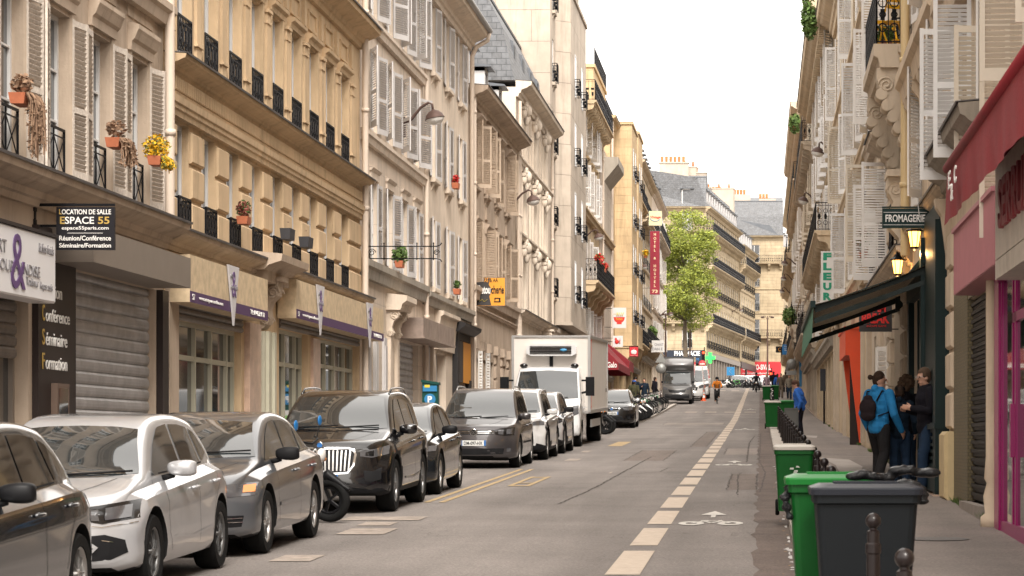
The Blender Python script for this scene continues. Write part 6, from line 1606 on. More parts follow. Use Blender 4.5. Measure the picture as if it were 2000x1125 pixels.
    # wheels
    ty, rim, bk = wheel_meshes(wr, ww, P['rim'], P.get('rimm', SILV)); wx = hw*.985-ww/2-.01
    for ya in (fa, ra):
        for sgn in (1,-1):
            w_ = inst('wheel', ty, root, (sgn*wx, ya, wr), (0,0,0 if sgn > 0 else pi)); inst('rim', rim, w_); inst('brake_disc', bk, w_)
    # wipers, antenna
    mb = MB(); mb.smooth = True
    for x0, x1 in ((-.55,.05),(.02,.6)):
        a, _ = hit('front', x0, W_['wz']); b, _ = hit('front', x1, W_['wz']+.02)
        if a is not None and b is not None:
            for dz in (0,): mb2 = MB(); mb2.tube([a+Vector((0,-.02,.01)), b+Vector((0,-.02,.02))], .009, 5); mb2.build('wiper', TRIM, root)
    return root, hit, patch, line

def hatch(L, H, hood_z=.92, hood_end=1.05, cowl=1.05, nose=.66, wsb=1.02, roof0=1.95, tail=.9, tb=.95):
    """profile of the centre line from nose to tail"""
    return [(0,nose-.14),(.03,nose-.02),(.12,nose+.06),(.35,hood_z-.10),(.7,hood_z-.03),(wsb,hood_z+.06)]
CARS = {}
def addcar(key, P, label, x, y, **k):
    P['key'] = key
    r = make_car(P, label, (x, y, 0), **k); root = r[0]
    # sit on the slope
    fa, ra = P['axles']; zf, zr = G(y+fa), G(y+ra); s_ = (zr-zf)/(ra-fa)
    root.rotation_euler[0] = math.atan(s_); root.location.z = zf-fa*s_
    CARS[key] = r; return r
P_SIL = paint('silver_white_paint', (.36,.36,.37), .25, .3, .3); P_GRY = paint('mid_grey_paint', (.11,.115,.125), .5, .3, .3); P_DGR = paint('dark_grey_paint', (.020,.022,.026), .4, .25, .25)
P_BLK = paint('black_paint', (.003,.003,.004), .0, .2, .12); P_DG2 = paint('anthracite_paint', (.015,.017,.02), .4, .25, .2); P_WHT = paint('white_car_paint', (.46,.45,.44), .05, .3, .3); P_TGR = paint('touran_grey', (.055,.05,.052), .5, .28, .3); P_PRL = paint('pearl_grey', (.42,.41,.41), .45, .26, .2)

def base(L, W, H, hz, wsb, ws_t, roof_end, rw_b, tail_z, belt0=.88, belt1=.98, wr=.32, ww=.205, fo=.85, wb=2.55, nose=.62, rim='ten', notch=None, gy0=None):
    top = [(0,nose-.06),(.02,nose-.015),(.06,nose+.02),(.2,nose+(hz-nose)*.42),(.5,hz-.045),(wsb-.15,hz+.035),(wsb,hz+.06),(wsb+.12,hz+.13),(wsb+(ws_t-wsb)*.55,hz+.13+(H-.05-hz-.13)*.6),(ws_t,H-.05),(ws_t+.3,H-.012),((ws_t+roof_end)/2,H),(roof_end,H-.06)]
    if notch: top += [(notch[0],notch[1]+.06),(notch[0]+.15,notch[1]),(L-.12,notch[1]-.02),(L-.03,notch[1]-.12),(L,notch[1]-.35)]
    else: top += [(roof_end+.15,H-.13),(rw_b,tail_z),(L-.04,tail_z-.12),(L-.01,tail_z-.35),(L,.5)]
    return dict(L=L, W=W, H=H, top=top, belt=[(0,.6),(.5,hz-.1),(wsb,belt0),(L*.6,(belt0+belt1)/2+.01),(L-.5,belt1),(L,belt1-.1)],
        bot=[(0,.27),(.03,.23),(.14,.20),(.5,.18),(L-.5,.20),(L-.1,.26),(L,.38)],
        plan=[(0,.87),(.02,.92),(.06,.955),(.2,.98),(.6,.995),(1.5,1),(L-1.2,1),(L-.4,.985),(L-.1,.95),(L-.03,.92),(L,.86)],
        axles=(fo, fo+wb), wheel=(wr, ww), rim=rim)

# ---- 1 dark grey hatchback, only its rear half in the frame
p = base(4.06,1.75,1.45,.93,1.10,2.0,3.35,3.95,.98,wr=.31,nose=.76)
p['paint'] = P_DGR; p['rim'] = 'ten'; p['mirrorm'] = BLACK
def polo_glass(zt=1.335): return dict(
    ws_t=[(-.495,zt-.01),(-.3,zt+.012),(0,zt+.02),(.3,zt+.012),(.495,zt-.01)], ws_b=[(-.645,.965),(-.4,.94),(0,.93),(.4,.94),(.645,.965)], wz=.945,
    side=[([(1.50,1.02),(1.78,1.20),(2.08,1.335),(2.42,1.36)],[(1.38,.935),(1.8,.945),(2.1,.955),(2.42,.96)]),
          ([(2.50,1.355),(2.8,1.35),(3.08,1.32)],[(2.50,.975),(2.8,.985),(3.16,1.0)]), ([(3.14,1.31),(3.30,1.27),(3.46,1.14)],[(3.24,1.01),(3.35,1.03),(3.50,1.08)])],
    rear_t=[(-.5,1.34),(0,1.36),(.5,1.34)], rear_b=[(-.58,1.06),(0,1.04),(.58,1.06)])
POLO_LINES = [[(1.35,.90),(1.30,.7),(1.32,.45),(1.42,.3)],[(2.46,.97),(2.47,.7),(2.46,.32)],[(3.3,1.0),(3.28,.8),(3.1,.62),(2.98,.38)]]
p['glass'] = polo_glass(); p['lines'] = POLO_LINES; p['handles'] = [(2.28,.80),(3.12,.83)]; p['mirror'] = (1.72,.98,0)
p['trims'] = [([(1.62,.945),(2.4,.96),(3.2,.995)],.014,TRIM)]
p['front'] = [('*headlight',[(.42,.74),(.78,.80)],[(.40,.64),(.80,.66)],HLG),('grille',[(-.4,.7),(.4,.7)],[(-.4,.62),(.4,.62)],TRIM)]
addcar('dark', p, 'dark grey hatchback cut off by the left edge of the picture', -5.86, 15.1)

# ---- 2 silver hatchback
p = base(4.06,1.75,1.45,.91,1.12,1.95,3.35,3.95,.98,wr=.32,nose=.74,belt0=.85)
p['paint'] = P_SIL; p['rim'] = 'turb'; p['rimm'] = mat('dark_alloy',(.13,.13,.13),.35,.6); p['glass'] = polo_glass(); p['lines'] = POLO_LINES; p['handles'] = [(2.28,.80),(3.12,.83)]; p['handlem'] = P_SIL; p['mirror'] = (1.70,.99,0)
p['trims'] = [([(1.62,.948),(2.4,.963),(3.2,.998)],.014,TRIM),([(1.5,.42),(2.2,.39),(2.95,.43)],.012,P_SIL)]
p['front'] = [('*headlight',[(.36,.715),(.55,.735),(.80,.775)],[(.38,.63),(.6,.59),(.83,.63)],HLB,.004),
  ('*lamp_lens',[(.44,.69),(.56,.705)],[(.45,.62),(.58,.615)],HLG,.012),('*lamp_lens',[(.61,.715),(.76,.74)],[(.62,.62),(.78,.64)],HLG,.012),
  ('grille',[(-.37,.70),(0,.71),(.37,.70)],[(-.36,.625),(0,.62),(.36,.625)],TRIM,.004),('chrome_strip',[(-.4,.633),(0,.625),(.4,.633)],[(-.4,.621),(0,.613),(.4,.621)],CHROME,.012),
  ('lower_intake',[(-.38,.50),(0,.50),(.38,.50)],[(-.42,.33),(0,.32),(.42,.33)],TRIM,.004),
  ('*side_intake',[(.44,.49),(.62,.505),(.76,.46)],[(.47,.29),(.66,.30),(.78,.36)],TRIM,.004)]
p['flines'] = [([(.43,.50),(.56,.40),(.47,.315)],.035,P_SIL,.014,'bumper_blade'),([(.06,.45),(.38,.45)],.008,GAP,.01),([(.06,.40),(.4,.40)],.008,GAP,.01),([(.60,.46),(.68,.445)],.006,CHROME,.01),([(.38,.59),(.6,.565),(.83,.60)],.006,CHROME,.01)]
p['hood'] = [[(.30,.3),(.42,.6),(.52,.95)]]
p['plate'] = (0,.44,''); p['badge'] = (0,.665,.065,(CHROME,BLACK,'V'))
addcar('silver', p, 'dusty silver white hatchback with two slashed front intakes, second from the left edge', -5.87, 19.95)

# ---- 3 mid grey saloon
p = base(4.58,1.77,1.42,.90,1.25,2.2,3.4,4.1,.98,belt0=.86,wr=.325,fo=.93,wb=2.65,nose=.74,notch=(4.0,1.02))
p['paint'] = P_GRY; p['rim'] = 'twin'; p['mirrorm'] = TRIM
p['glass'] = dict(ws_t=[(-.49,1.315),(0,1.345),(.49,1.315)], ws_b=[(-.655,.975),(0,.95),(.655,.975)], wz=.995,
  side=[([(1.66,1.0),(1.98,1.19),(2.32,1.315),(2.6,1.335)],[(1.52,.93),(2.0,.94),(2.35,.95),(2.6,.955)]), ([(2.67,1.33),(3.0,1.325),(3.35,1.27)],[(2.67,.972),(3.0,.98),(3.42,.995)]),([(3.42,1.25),(3.6,1.19),(3.78,1.08)],[(3.48,.998),(3.6,1.0),(3.82,1.02)])],
  rear_t=[(-.5,1.3),(0,1.32),(.5,1.3)], rear_b=[(-.6,1.07),(0,1.05),(.6,1.07)])
p['lines'] = [[(1.45,.90),(1.42,.6),(1.48,.3)],[(2.63,.97),(2.65,.7),(2.63,.30)],[(3.45,.99),(3.5,.85),(3.3,.6),(3.12,.38)]]; p['handles'] = [(2.42,.80),(3.38,.82)]; p['mirror'] = (1.82,.99,0)
p['trims'] = [([(1.5,.48),(2.3,.485),(3.15,.50)],.045,P_GRY),([(1.75,.945),(2.6,.96),(3.8,1.0)],.012,CHROME)]
p['front'] = [('*headlight',[(.42,.715),(.6,.725),(.83,.74)],[(.44,.615),(.6,.60),(.84,.615)],HLG,.005),('*indicator',[(.72,.715),(.82,.725)],[(.73,.645),(.83,.65)],AMB,.012),
  ('grille',[(-.32,.72),(0,.73),(.32,.72)],[(-.27,.33),(0,.31),(.27,.33)],TRIM,.004),('*side_intake',[(.42,.42),(.76,.42)],[(.42,.29),(.74,.31)],TRIM,.004),('*fog_lamp',[(.46,.40),(.56,.40)],[(.46,.32),(.56,.32)],HLG,.012)]
p['flines'] = [([(.60,.39),(.75,.395)],.008,CHROME,.01),([(.60,.355),(.75,.355)],.008,CHROME,.01),([(.33,.72),(.275,.33)],.014,CHROME,.012)]+[([(.0,.38+.06*i),(.29,.38+.06*i)],.008,CHROME,.01) for i in range(6)]
p['plate'] = (0,.47,''); p['hood'] = [[(.28,.3),(.42,.6),(.54,1.05)]]; p['badge'] = (0,.67,.05,(CHROME,BLACK,''))
addcar('saloon', p, 'mid grey saloon with amber headlamp corners, between silver hatchback and black off roader', -5.85, 24.5)

# ---- 4 black SUV with double kidney grille
p = base(4.5,1.85,1.64,1.05,1.25,2.1,3.95,4.35,1.08,belt0=1.0,belt1=1.1,wr=.36,ww=.235,fo=.88,wb=2.69,nose=.93,rim='twin')
p['bot'] = [(0,.32),(.03,.27),(.14,.24),(.5,.23),(4.0,.24),(4.4,.3),(4.5,.42)]
p['wrap'] = .30; p['tum'] = .30; p['shoulder'] = .86
p['paint'] = P_BLK; p['rimm'] = mat('two_tone_alloy',(.2,.2,.2),.3,.7); p['mirrorm'] = P_BLK
KID = CHROME
p['glass'] = dict(ws_t=[(-.575,1.535),(0,1.56),(.575,1.535)], ws_b=[(-.715,1.12),(0,1.09),(.715,1.12)], wz=1.12,
  side=[([(1.74,1.18),(2.0,1.38),(2.25,1.51),(2.58,1.53)],[(1.60,1.05),(2.0,1.06),(2.3,1.07),(2.58,1.08)]), ([(2.65,1.515),(3.0,1.51),(3.38,1.47)],[(2.65,1.085),(3.0,1.09),(3.45,1.10)]),([(3.45,1.455),(3.65,1.40),(3.85,1.26)],[(3.52,1.105),(3.65,1.11),(3.9,1.13)])],
  rear_t=[(-.5,1.5),(0,1.52),(.5,1.5)], rear_b=[(-.6,1.15),(0,1.13),(.6,1.15)])
p['lines'] = [[(1.45,1.0),(1.42,.7),(1.5,.35)],[(2.62,1.08),(2.64,.75),(2.62,.36)],[(3.5,1.1),(3.5,.9),(3.35,.68),(3.12,.45)]]; p['handles'] = [(2.4,.92),(3.3,.95)]; p['mirror'] = (1.84,1.10,0); p['clad'] = .34
p['trims'] = [([(1.6,.44),(2.4,.42),(3.05,.46)],.03,SILV),([(1.78,1.055),(2.6,1.075),(3.85,1.12)],.012,TRIM)]
p['front'] = [('*headlight',[(.53,.83),(.70,.86),(.86,.91)],[(.53,.765),(.68,.745),(.86,.79)],HLG,.006),('*lamp_lens',[(.60,.82),(.70,.84)],[(.60,.775),(.70,.77)],HLB,.013),
  ('*grille',[(.035,.83),(.08,.855),(.38,.855),(.45,.83)],[(.055,.60),(.10,.555),(.36,.565),(.425,.62)],TRIM,.005),
  ('lower_intake',[(-.4,.41),(0,.42),(.4,.41)],[(-.45,.31),(0,.30),(.45,.31)],TRIM,.005),('*side_intake',[(.58,.58),(.70,.57),(.80,.62)],[(.6,.44),(.70,.43),(.80,.46)],TRIM,.005)]
p['flines'] = [([(.02,.80),(.04,.85),(.09,.875),(.38,.875),(.45,.85),(.475,.79),(.455,.65),(.38,.55),(.12,.535),(.05,.58),(.02,.80)],.026,KID,.020,'grille_surround')]+[([(.075+.055*i,.845),(.09+.05*i,.575)],.020,SILV,.014,'grille_bar') for i in range(7)]+[([(.46,.36),(.60,.35),(.80,.42)],.014,P_BLK,.02)]
p['hood'] = [[(.36,.3),(.46,.6),(.58,1.05)]]
p['plate'] = (.0,.475,'GT-870-KK'); p['badge'] = (0,.915,.045,(CHROME,PLB,''))
p['rails'] = (2.2,3.9,P_BLK)
addcar('suv', p, 'large black off roader with a chrome double barred grille, plate ending KK', -5.83, 33.1)

# ---- 5 small anthracite hatchback
p = base(4.05,1.75,1.43,.93,1.15,2.0,3.3,3.9,1.0,wr=.33,fo=.85,wb=2.54,nose=.76,rim='five')
p['paint'] = P_DG2; p['glass'] = polo_glass(1.35); p['lines'] = POLO_LINES; p['handles'] = [(2.28,.82),(3.12,.85)]; p['mirror'] = (1.7,1.0,0); p['mirrorm'] = BLACK; p['trims'] = [([(1.62,.948),(2.4,.963),(3.2,.998)],.012,CHROME)]
p['front'] = [('*headlight',[(.48,.735),(.82,.78)],[(.5,.67),(.82,.69)],HLG,.006),('grille',[(-.45,.64),(0,.66),(.45,.64)],[(-.5,.34),(0,.32),(.5,.34)],TRIM,.005)]
p['flines'] = [([(.66,.66),(.70,.45)],.02,HLG,.01,'running_light')]; p['plate'] = (0,.46,'')
addcar('compact', p, 'small anthracite hatchback half hidden behind the black off roader', -5.86, 38.5)

# ---- 6 grey people carrier
p = base(4.4,1.79,1.66,.98,1.12,2.1,3.9,4.3,1.05,belt0=.97,belt1=1.03,wr=.325,fo=.90,wb=2.68,nose=.85,rim='five')
p['top'][11] = ((2.1+3.9)/2, 1.645); p['tum'] = .27; p['paint'] = P_TGR; p['shoulder'] = .89; p['rails'] = (2.15,3.95,SILV); p['mirrorm'] = P_TGR
p['glass'] = dict(ws_t=[(-.61,1.54),(0,1.565),(.61,1.54)], ws_b=[(-.745,1.05),(0,1.02),(.745,1.05)], wz=1.03,
  side=[([(1.80,1.12),(2.0,1.34),(2.22,1.50),(2.5,1.53)],[(1.68,1.02),(2.0,1.03),(2.2,1.035),(2.5,1.035)]), ([(2.57,1.53),(2.9,1.53),(3.3,1.525)],[(2.57,1.035),(2.9,1.04),(3.34,1.05)]),([(3.40,1.52),(3.6,1.50),(3.95,1.40)],[(3.42,1.05),(3.6,1.055),(4.02,1.07)])],
  rear_t=[(-.55,1.5),(0,1.52),(.55,1.5)], rear_b=[(-.65,1.1),(0,1.08),(.65,1.1)])
p['lines'] = [[(1.4,.95),(1.36,.6),(1.45,.3)],[(2.53,1.03),(2.55,.7),(2.53,.3)],[(3.4,1.04),(3.42,.8),(3.3,.55),(3.1,.38)]]; p['handles'] = [(2.32,.86),(3.25,.88)]; p['mirror'] = (1.68,1.06,0); p['trims'] = [([(1.5,.52),(2.4,.52),(3.15,.52)],.04,TRIM)]
p['front'] = [('*headlight',[(.42,.80),(.62,.83),(.80,.85)],[(.44,.70),(.62,.68),(.80,.69)],HLB,.005),('*lamp_lens',[(.50,.80),(.60,.81)],[(.50,.71),(.60,.70)],HLG,.012),('*lamp_lens',[(.66,.81),(.76,.825)],[(.66,.71),(.76,.71)],HLG,.012),
  ('grille',[(-.42,.79),(0,.80),(.42,.79)],[(-.42,.71),(0,.70),(.42,.71)],TRIM,.004),('lower_intake',[(-.62,.42),(0,.42),(.62,.42)],[(-.60,.30),(0,.29),(.60,.30)],TRIM,.004),('*fog_lamp',[(.67,.42),(.75,.42)],[(.67,.35),(.75,.35)],HLG,.01)]
p['flines'] = [([(.08,.77),(.42,.77)],.012,CHROME,.012),([(.08,.735),(.42,.735)],.01,CHROME,.012)]; p['badge'] = (0,.75,.075,(CHROME,BLACK,'V')); p['plate'] = (-.0,.53,'DM-097-HX'); p['hood'] = [[(.3,.3),(.42,.6),(.52,.95)]]
addcar('mpv', p, 'grey brown people carrier with silver roof rails, plate DM-097-HX', -5.87, 51.3)

# ---- 7 white SUV, 8 pearl crossover
def suv(paintm, H=1.62, **k):
    p = base(4.35,1.82,H,1.02,1.2,2.05,3.8,4.2,1.08,belt0=.98,belt1=1.08,wr=.35,ww=.22,fo=.88,wb=2.65,nose=.93,rim='five'); p['tum'] = .30; p['paint'] = paintm; p['clad'] = .36
    p['glass'] = dict(ws_t=[(-.54,H-.10),(0,H-.07),(.54,H-.10)], ws_b=[(-.685,1.09),(0,1.06),(.685,1.09)], wz=1.09,
      side=[([(1.88,1.14),(2.1,1.36),(2.3,H-.13),(2.55,H-.12)],[(1.76,1.05),(2.1,1.06),(2.3,1.065),(2.55,1.07)]), ([(2.62,H-.12),(2.95,H-.13),(3.3,H-.17)],[(2.62,1.075),(2.95,1.08),(3.4,1.10)]),([(3.38,H-.18),(3.6,H-.25),(3.75,H-.36)],[(3.46,1.105),(3.6,1.11),(3.82,1.14)])],
      rear_t=[(-.5,H-.14),(0,H-.12),(.5,H-.14)], rear_b=[(-.6,1.15),(0,1.13),(.6,1.15)])
    p['lines'] = [[(1.42,.98),(1.4,.7),(1.48,.38)],[(2.58,1.07),(2.6,.75),(2.58,.38)],[(3.45,1.1),(3.45,.9),(3.3,.68),(3.1,.45)]]; p['handles'] = [(2.36,.90),(3.25,.93)]; p['mirror'] = (1.8,1.10,0); p['plate'] = (0,.5,'')
    p['front'] = [('*headlight',[(.42,.86),(.62,.89),(.82,.92)],[(.44,.80),(.62,.80),(.84,.80)],HLG,.006),('grille',[(-.42,.83),(0,.84),(.42,.83)],[(-.42,.60),(0,.58),(.42,.60)],TRIM,.005),('lower_intake',[(-.6,.44),(0,.44),(.6,.44)],[(-.55,.34),(0,.33),(.55,.34)],TRIM,.005)]
    p.update(k); return p
p = suv(P_WHT, 1.64); p['rails'] = (2.2,3.85,SILV); addcar('whitesuv', p, 'white off roader with roof rails squeezed behind the grey people carrier', -5.78, 56.9)
p = suv(P_PRL, 1.56); p['mirrorm'] = BLACK
p['front'] = [('*headlight',[(.46,.86),(.64,.89),(.84,.93)],[(.48,.80),(.66,.79),(.85,.80)],HLB,.006),('grille',[(-.45,.83),(0,.84),(.45,.83)],[(-.38,.58),(0,.55),(.38,.58)],TRIM,.005),('*side_intake',[(.52,.60),(.66,.64),(.78,.66)],[(.46,.42),(.66,.42),(.80,.44)],TRIM,.005),('*bumper_wing',[(.30,.56),(.5,.54),(.62,.50)],[(.30,.44),(.46,.44),(.56,.42)],P_PRL,.02)]
p['flines'] = [([(.48,.80),(.84,.83)],.012,HLG,.014,'running_light'),([(.62,.72),(.82,.80)],.02,TRIM,.012)]
addcar('crossover', p, 'pearl grey crossover with black mirrors parked just before the white box truck', -5.80, 62.2)
# ---- 9 black hatch far
p = base(4.3,1.82,1.55,.95,1.12,2.0,3.6,4.15,1.02,belt0=.95,belt1=1.02,wr=.325,fo=.88,wb=2.64,nose=.86,rim='cover'); p['paint'] = P_BLK; p['rimm'] = SILV
p['glass'] = dict(ws_t=[(-.53,1.44),(0,1.47),(.53,1.44)], ws_b=[(-.685,1.03),(0,1.0),(.685,1.03)], wz=1.01, side=[([(1.75,1.08),(2.0,1.3),(2.2,1.43),(2.45,1.45)],[(1.65,1.0),(2.0,1.01),(2.2,1.01),(2.45,1.01)]), ([(2.52,1.45),(2.9,1.44),(3.2,1.40)],[(2.52,1.01),(2.9,1.02),(3.3,1.04)])], rear_t=[(-.5,1.4),(0,1.42),(.5,1.4)], rear_b=[(-.6,1.08),(0,1.06),(.6,1.08)])
p['front'] = [('*headlight',[(.44,.80),(.62,.85),(.80,.90)],[(.46,.72),(.64,.71),(.80,.74)],HLG,.006),('grille',[(-.3,.78),(0,.79),(.3,.78)],[(-.28,.72),(0,.71),(.28,.72)],TRIM,.005),('lower_intake',[(-.4,.50),(0,.5),(.4,.50)],[(-.5,.32),(0,.30),(.5,.32)],TRIM,.005),('*fog_lamp',[(.62,.46),(.74,.46)],[(.62,.36),(.74,.36)],TRIM,.006)]
p['flines'] = [([(0,.795),(.32,.79)],.016,CHROME,.012)]; p['badge'] = (0,.765,.06,(CHROME,PLB,'')); p['plate'] = (0,.60,'AW-605-NL'); p['mirror'] = (1.65,1.03,0)
addcar('focus', p, 'black hatchback parked behind the white box truck, before the motorbikes', -5.88, 99.2)

# ---------------------------------------------------------------- white refrigerated box truck
P_VAN = paint('van_white_paint', (.52,.52,.52), .0, .35, .15); BOXM = mat('box_panel', (.58,.535,.49), .5, var=.06, vscale=1.5, dirt=.18); ALU = mat('aluminium_trim', (.42,.41,.40), .35, .7)
def van_cab(H=2.25, paintm=P_VAN, L=2.6, extra_top=None):
    top = [(0,.62),(.02,.85),(.08,1.0),(.25,1.14),(.55,1.24),(.75,1.33),(.95,1.52),(1.25,1.88),(1.5,2.12),(1.75,H-.02),(2.1,H),(L,H)]
    return dict(L=L, W=2.0, H=H, top=top, belt=[(0,.8),(.3,1.08),(.7,1.22),(1.2,1.25),(L,1.28)], bot=[(0,.36),(.06,.3),(.2,.28),(L,.3)],
      plan=[(0,.88),(.03,.93),(.1,.96),(.5,.99),(1,1),(L,1)], wrap=.25, axles=(.85,.85+20), wheel=(.35,.225), rim='cover', paint=paintm, tum=.12, kf=.12, crown=.02, shoulder=.96, mid=2.0)
def truck():
    t = empty('box_truck', (-5.98, 69.4, G(69.4)), 0, 'white refrigerated box truck with a cooling unit and a red height arrow', 'truck')
    P = van_cab(); P['axles'] = (.85,.851); 
    P['glass'] = dict(ws_t=[(-.80,2.10),(0,2.14),(.80,2.10)], ws_b=[(-.88,1.36),(0,1.30),(.88,1.36)], wz=1.34, side=[([(1.15,1.42),(1.5,1.85),(1.72,1.98),(2.25,1.98)],[(1.05,1.28),(1.5,1.28),(1.8,1.28),(2.25,1.28)])])
    P['front'] = [('*headlight',[(.60,1.02),(.78,1.14),(.92,1.16)],[(.62,.84),(.78,.86),(.93,.92)],HLG,.006),('grille',[(-.5,.98),(0,1.0),(.5,.98)],[(-.5,.74),(0,.72),(.5,.74)],TRIM,.005),('lower_intake',[(-.75,.6),(0,.6),(.75,.6)],[(-.75,.38),(0,.38),(.75,.38)],TRIM,.005)]
    P['lines'] = [[(1.05,1.24),(1.0,.8),(1.2,.5)],[(2.32,1.95),(2.33,1.2),(2.3,.4)]]; P['handles'] = [(2.1,1.08)]; P['mirror'] = (1.15,1.4,0); P['tail'] = []; P['plate'] = (0,.52,'')
    r = make_car(P, 'x', (0,0,0)); root = r[0]
    for c in list(root.children):
        if c.name.startswith('wing_mirror') or (c.name.startswith('wheel') and abs(c.location.y-.851) < 5e-4): 
            for g_ in list(c.children): bpy.data.objects.remove(g_)
            bpy.data.objects.remove(c); continue
        c.parent = t
    bpy.data.objects.remove(root)
    sl = math.atan(.0233); t.rotation_euler[0] = sl
    for q in (-1,1):
        mb = MB(); mb.cbox(0,.12,-.02,.02,0,.01,.001); mb = MB(); mb.smooth = False; x = q*1.20
        mb.box(x-.12,x+.12,1.0,1.12,1.42,1.95); mm = mb.build('wing_mirror', BLACK, t); mb = MB(); mb.bar((q*.96,1.1,1.5),(x,1.08,1.55),.03); mb.bar((q*.96,1.15,1.85),(x,1.08,1.85),.025); mb.build('mirror_arm', BLACK, mm)
        mb = MB(); mb.sphere((q*.72,1.75,2.27), .09, 10, 6, (1.3,1,.8)); mb.build('roof_light', HLB, t)
    x0, x1, y0, y1, z0, z1 = -1.09, 1.09, 2.35, 10.6, .95, 3.12
    mb = MB(); mb.box(x0,x1,y0,y1,z0,z1); bx = mb.build('cargo_box', BOXM, t)
    mb = MB(); e = .035
    for x in (x0,x1): mb.box(x-e,x+e,y0-e,y0+e,z0,z1); mb.box(x-e,x+e,y1-e,y1+e,z0,z1); mb.box(x-e,x+e,y0+e,y1-e,z0-.04,z0+.06); mb.box(x-e,x+e,y0+e,y1-e,z1-.05,z1+.02)
    mb.box(x0+e,x1-e,y0-e,y0+e,z1-.04,z1+.02); mb.box(x0+e,x1-e,y0-e,y0+e,z0-.04,z0+.04); mb.build('edge_trim', ALU, bx)
    mb = MB(); mb.prism([(-.55,y0-.001,2.88),(.62,y0-.001,2.88),(.74,y0-.001,2.82),(.74,y0-.001,2.62),(.62,y0-.001,2.55),(-.55,y0-.001,2.55),(-.68,y0-.001,2.62),(-.68,y0-.001,2.82)], (0,-.28,0)); ru = mb.build('cooling_unit', P_VAN, t)
    mb = MB()
    for i in range(5): mb.box(-.58,.60,y0-.31,y0-.285,2.62+.045*i,2.645+.045*i)
    mb.build('cooling_grille', BLACK, ru); mb = MB(); mb.lathe([(0,-.01),(.1,-.01),(.1,.0)], 16, (.38,y0-.318,2.72), 'y'); ov = mb.build('oval_badge', BLUL, ru)
    for v in ov.data.vertices: v.co.z = 2.72+(v.co.z-2.72)*.4
    mb = MB(); mb.box(-.04,.06,y0-.06,y0-.01,2.26,2.55); mb.build('cable_duct', BLACK, ru)
    # red height arrow on the near front edge of the right side
    mb = MB(); q = x1+.037; mb.box(q,q+.003,y0+.32,y0+.42,1.1,1.7); mb.box(q,q+.003,y0+.32,y0+.42,2.15,3.0); mb.poly([(q,y0+.2,2.98),(q,y0+.54,2.98),(q,y0+.37,3.08)]); mb.poly([(q,y0+.2,1.12),(q,y0+.54,1.12),(q,y0+.37,1.0)]); mb.build('height_arrow', REDL, bx)
    lettering('3,10 M', REDL, bx, (q+.004,y0+.37,1.92), (pi/2,-pi/2,pi/2), width=.38, height=.16)
    mb = MB(); mb.box(x1+.036,x1+.05,y1-1.2,y1-1.0,1.5,1.62); mb.build('side_hatch', BLACK, bx)
    mb = MB(); mb.box(-.45,.45,2.0,y1-.1,.55,.75); mb.box(x1-.06,x1-.02,3.6,7.6,.5,.72); mb.box(-1,-.96,3.6,7.6,.5,.72); mb.box(-.95,.95,y1-.1,y1-.02,.5,.8); mb.build('chassis', ALU, t)
    mb = MB(); mb.box(.55,.95,2.5,3.3,.42,.8); mb.build('side_tank', TRIM, t)
    ty, rim, bk = wheel_meshes(.38,.42,'cover',SILV)
    for q in (-1,1):
        w_ = inst('wheel', ty, t, (q*.84,8.0,.38), (0,0,0 if q > 0 else pi)); inst('rim', rim, w_)
    mb = MB()
    for q in (-1,1): mb = MB(); mb.lathe([(.47,-.22),(.5,-.22),(.5,.22),(.47,.22)], 18, (q*.84,8.0,.4), 'x', ang=(.1,pi-.1)); mb.build('mudguard', TRIM, t)
    return t
truck()
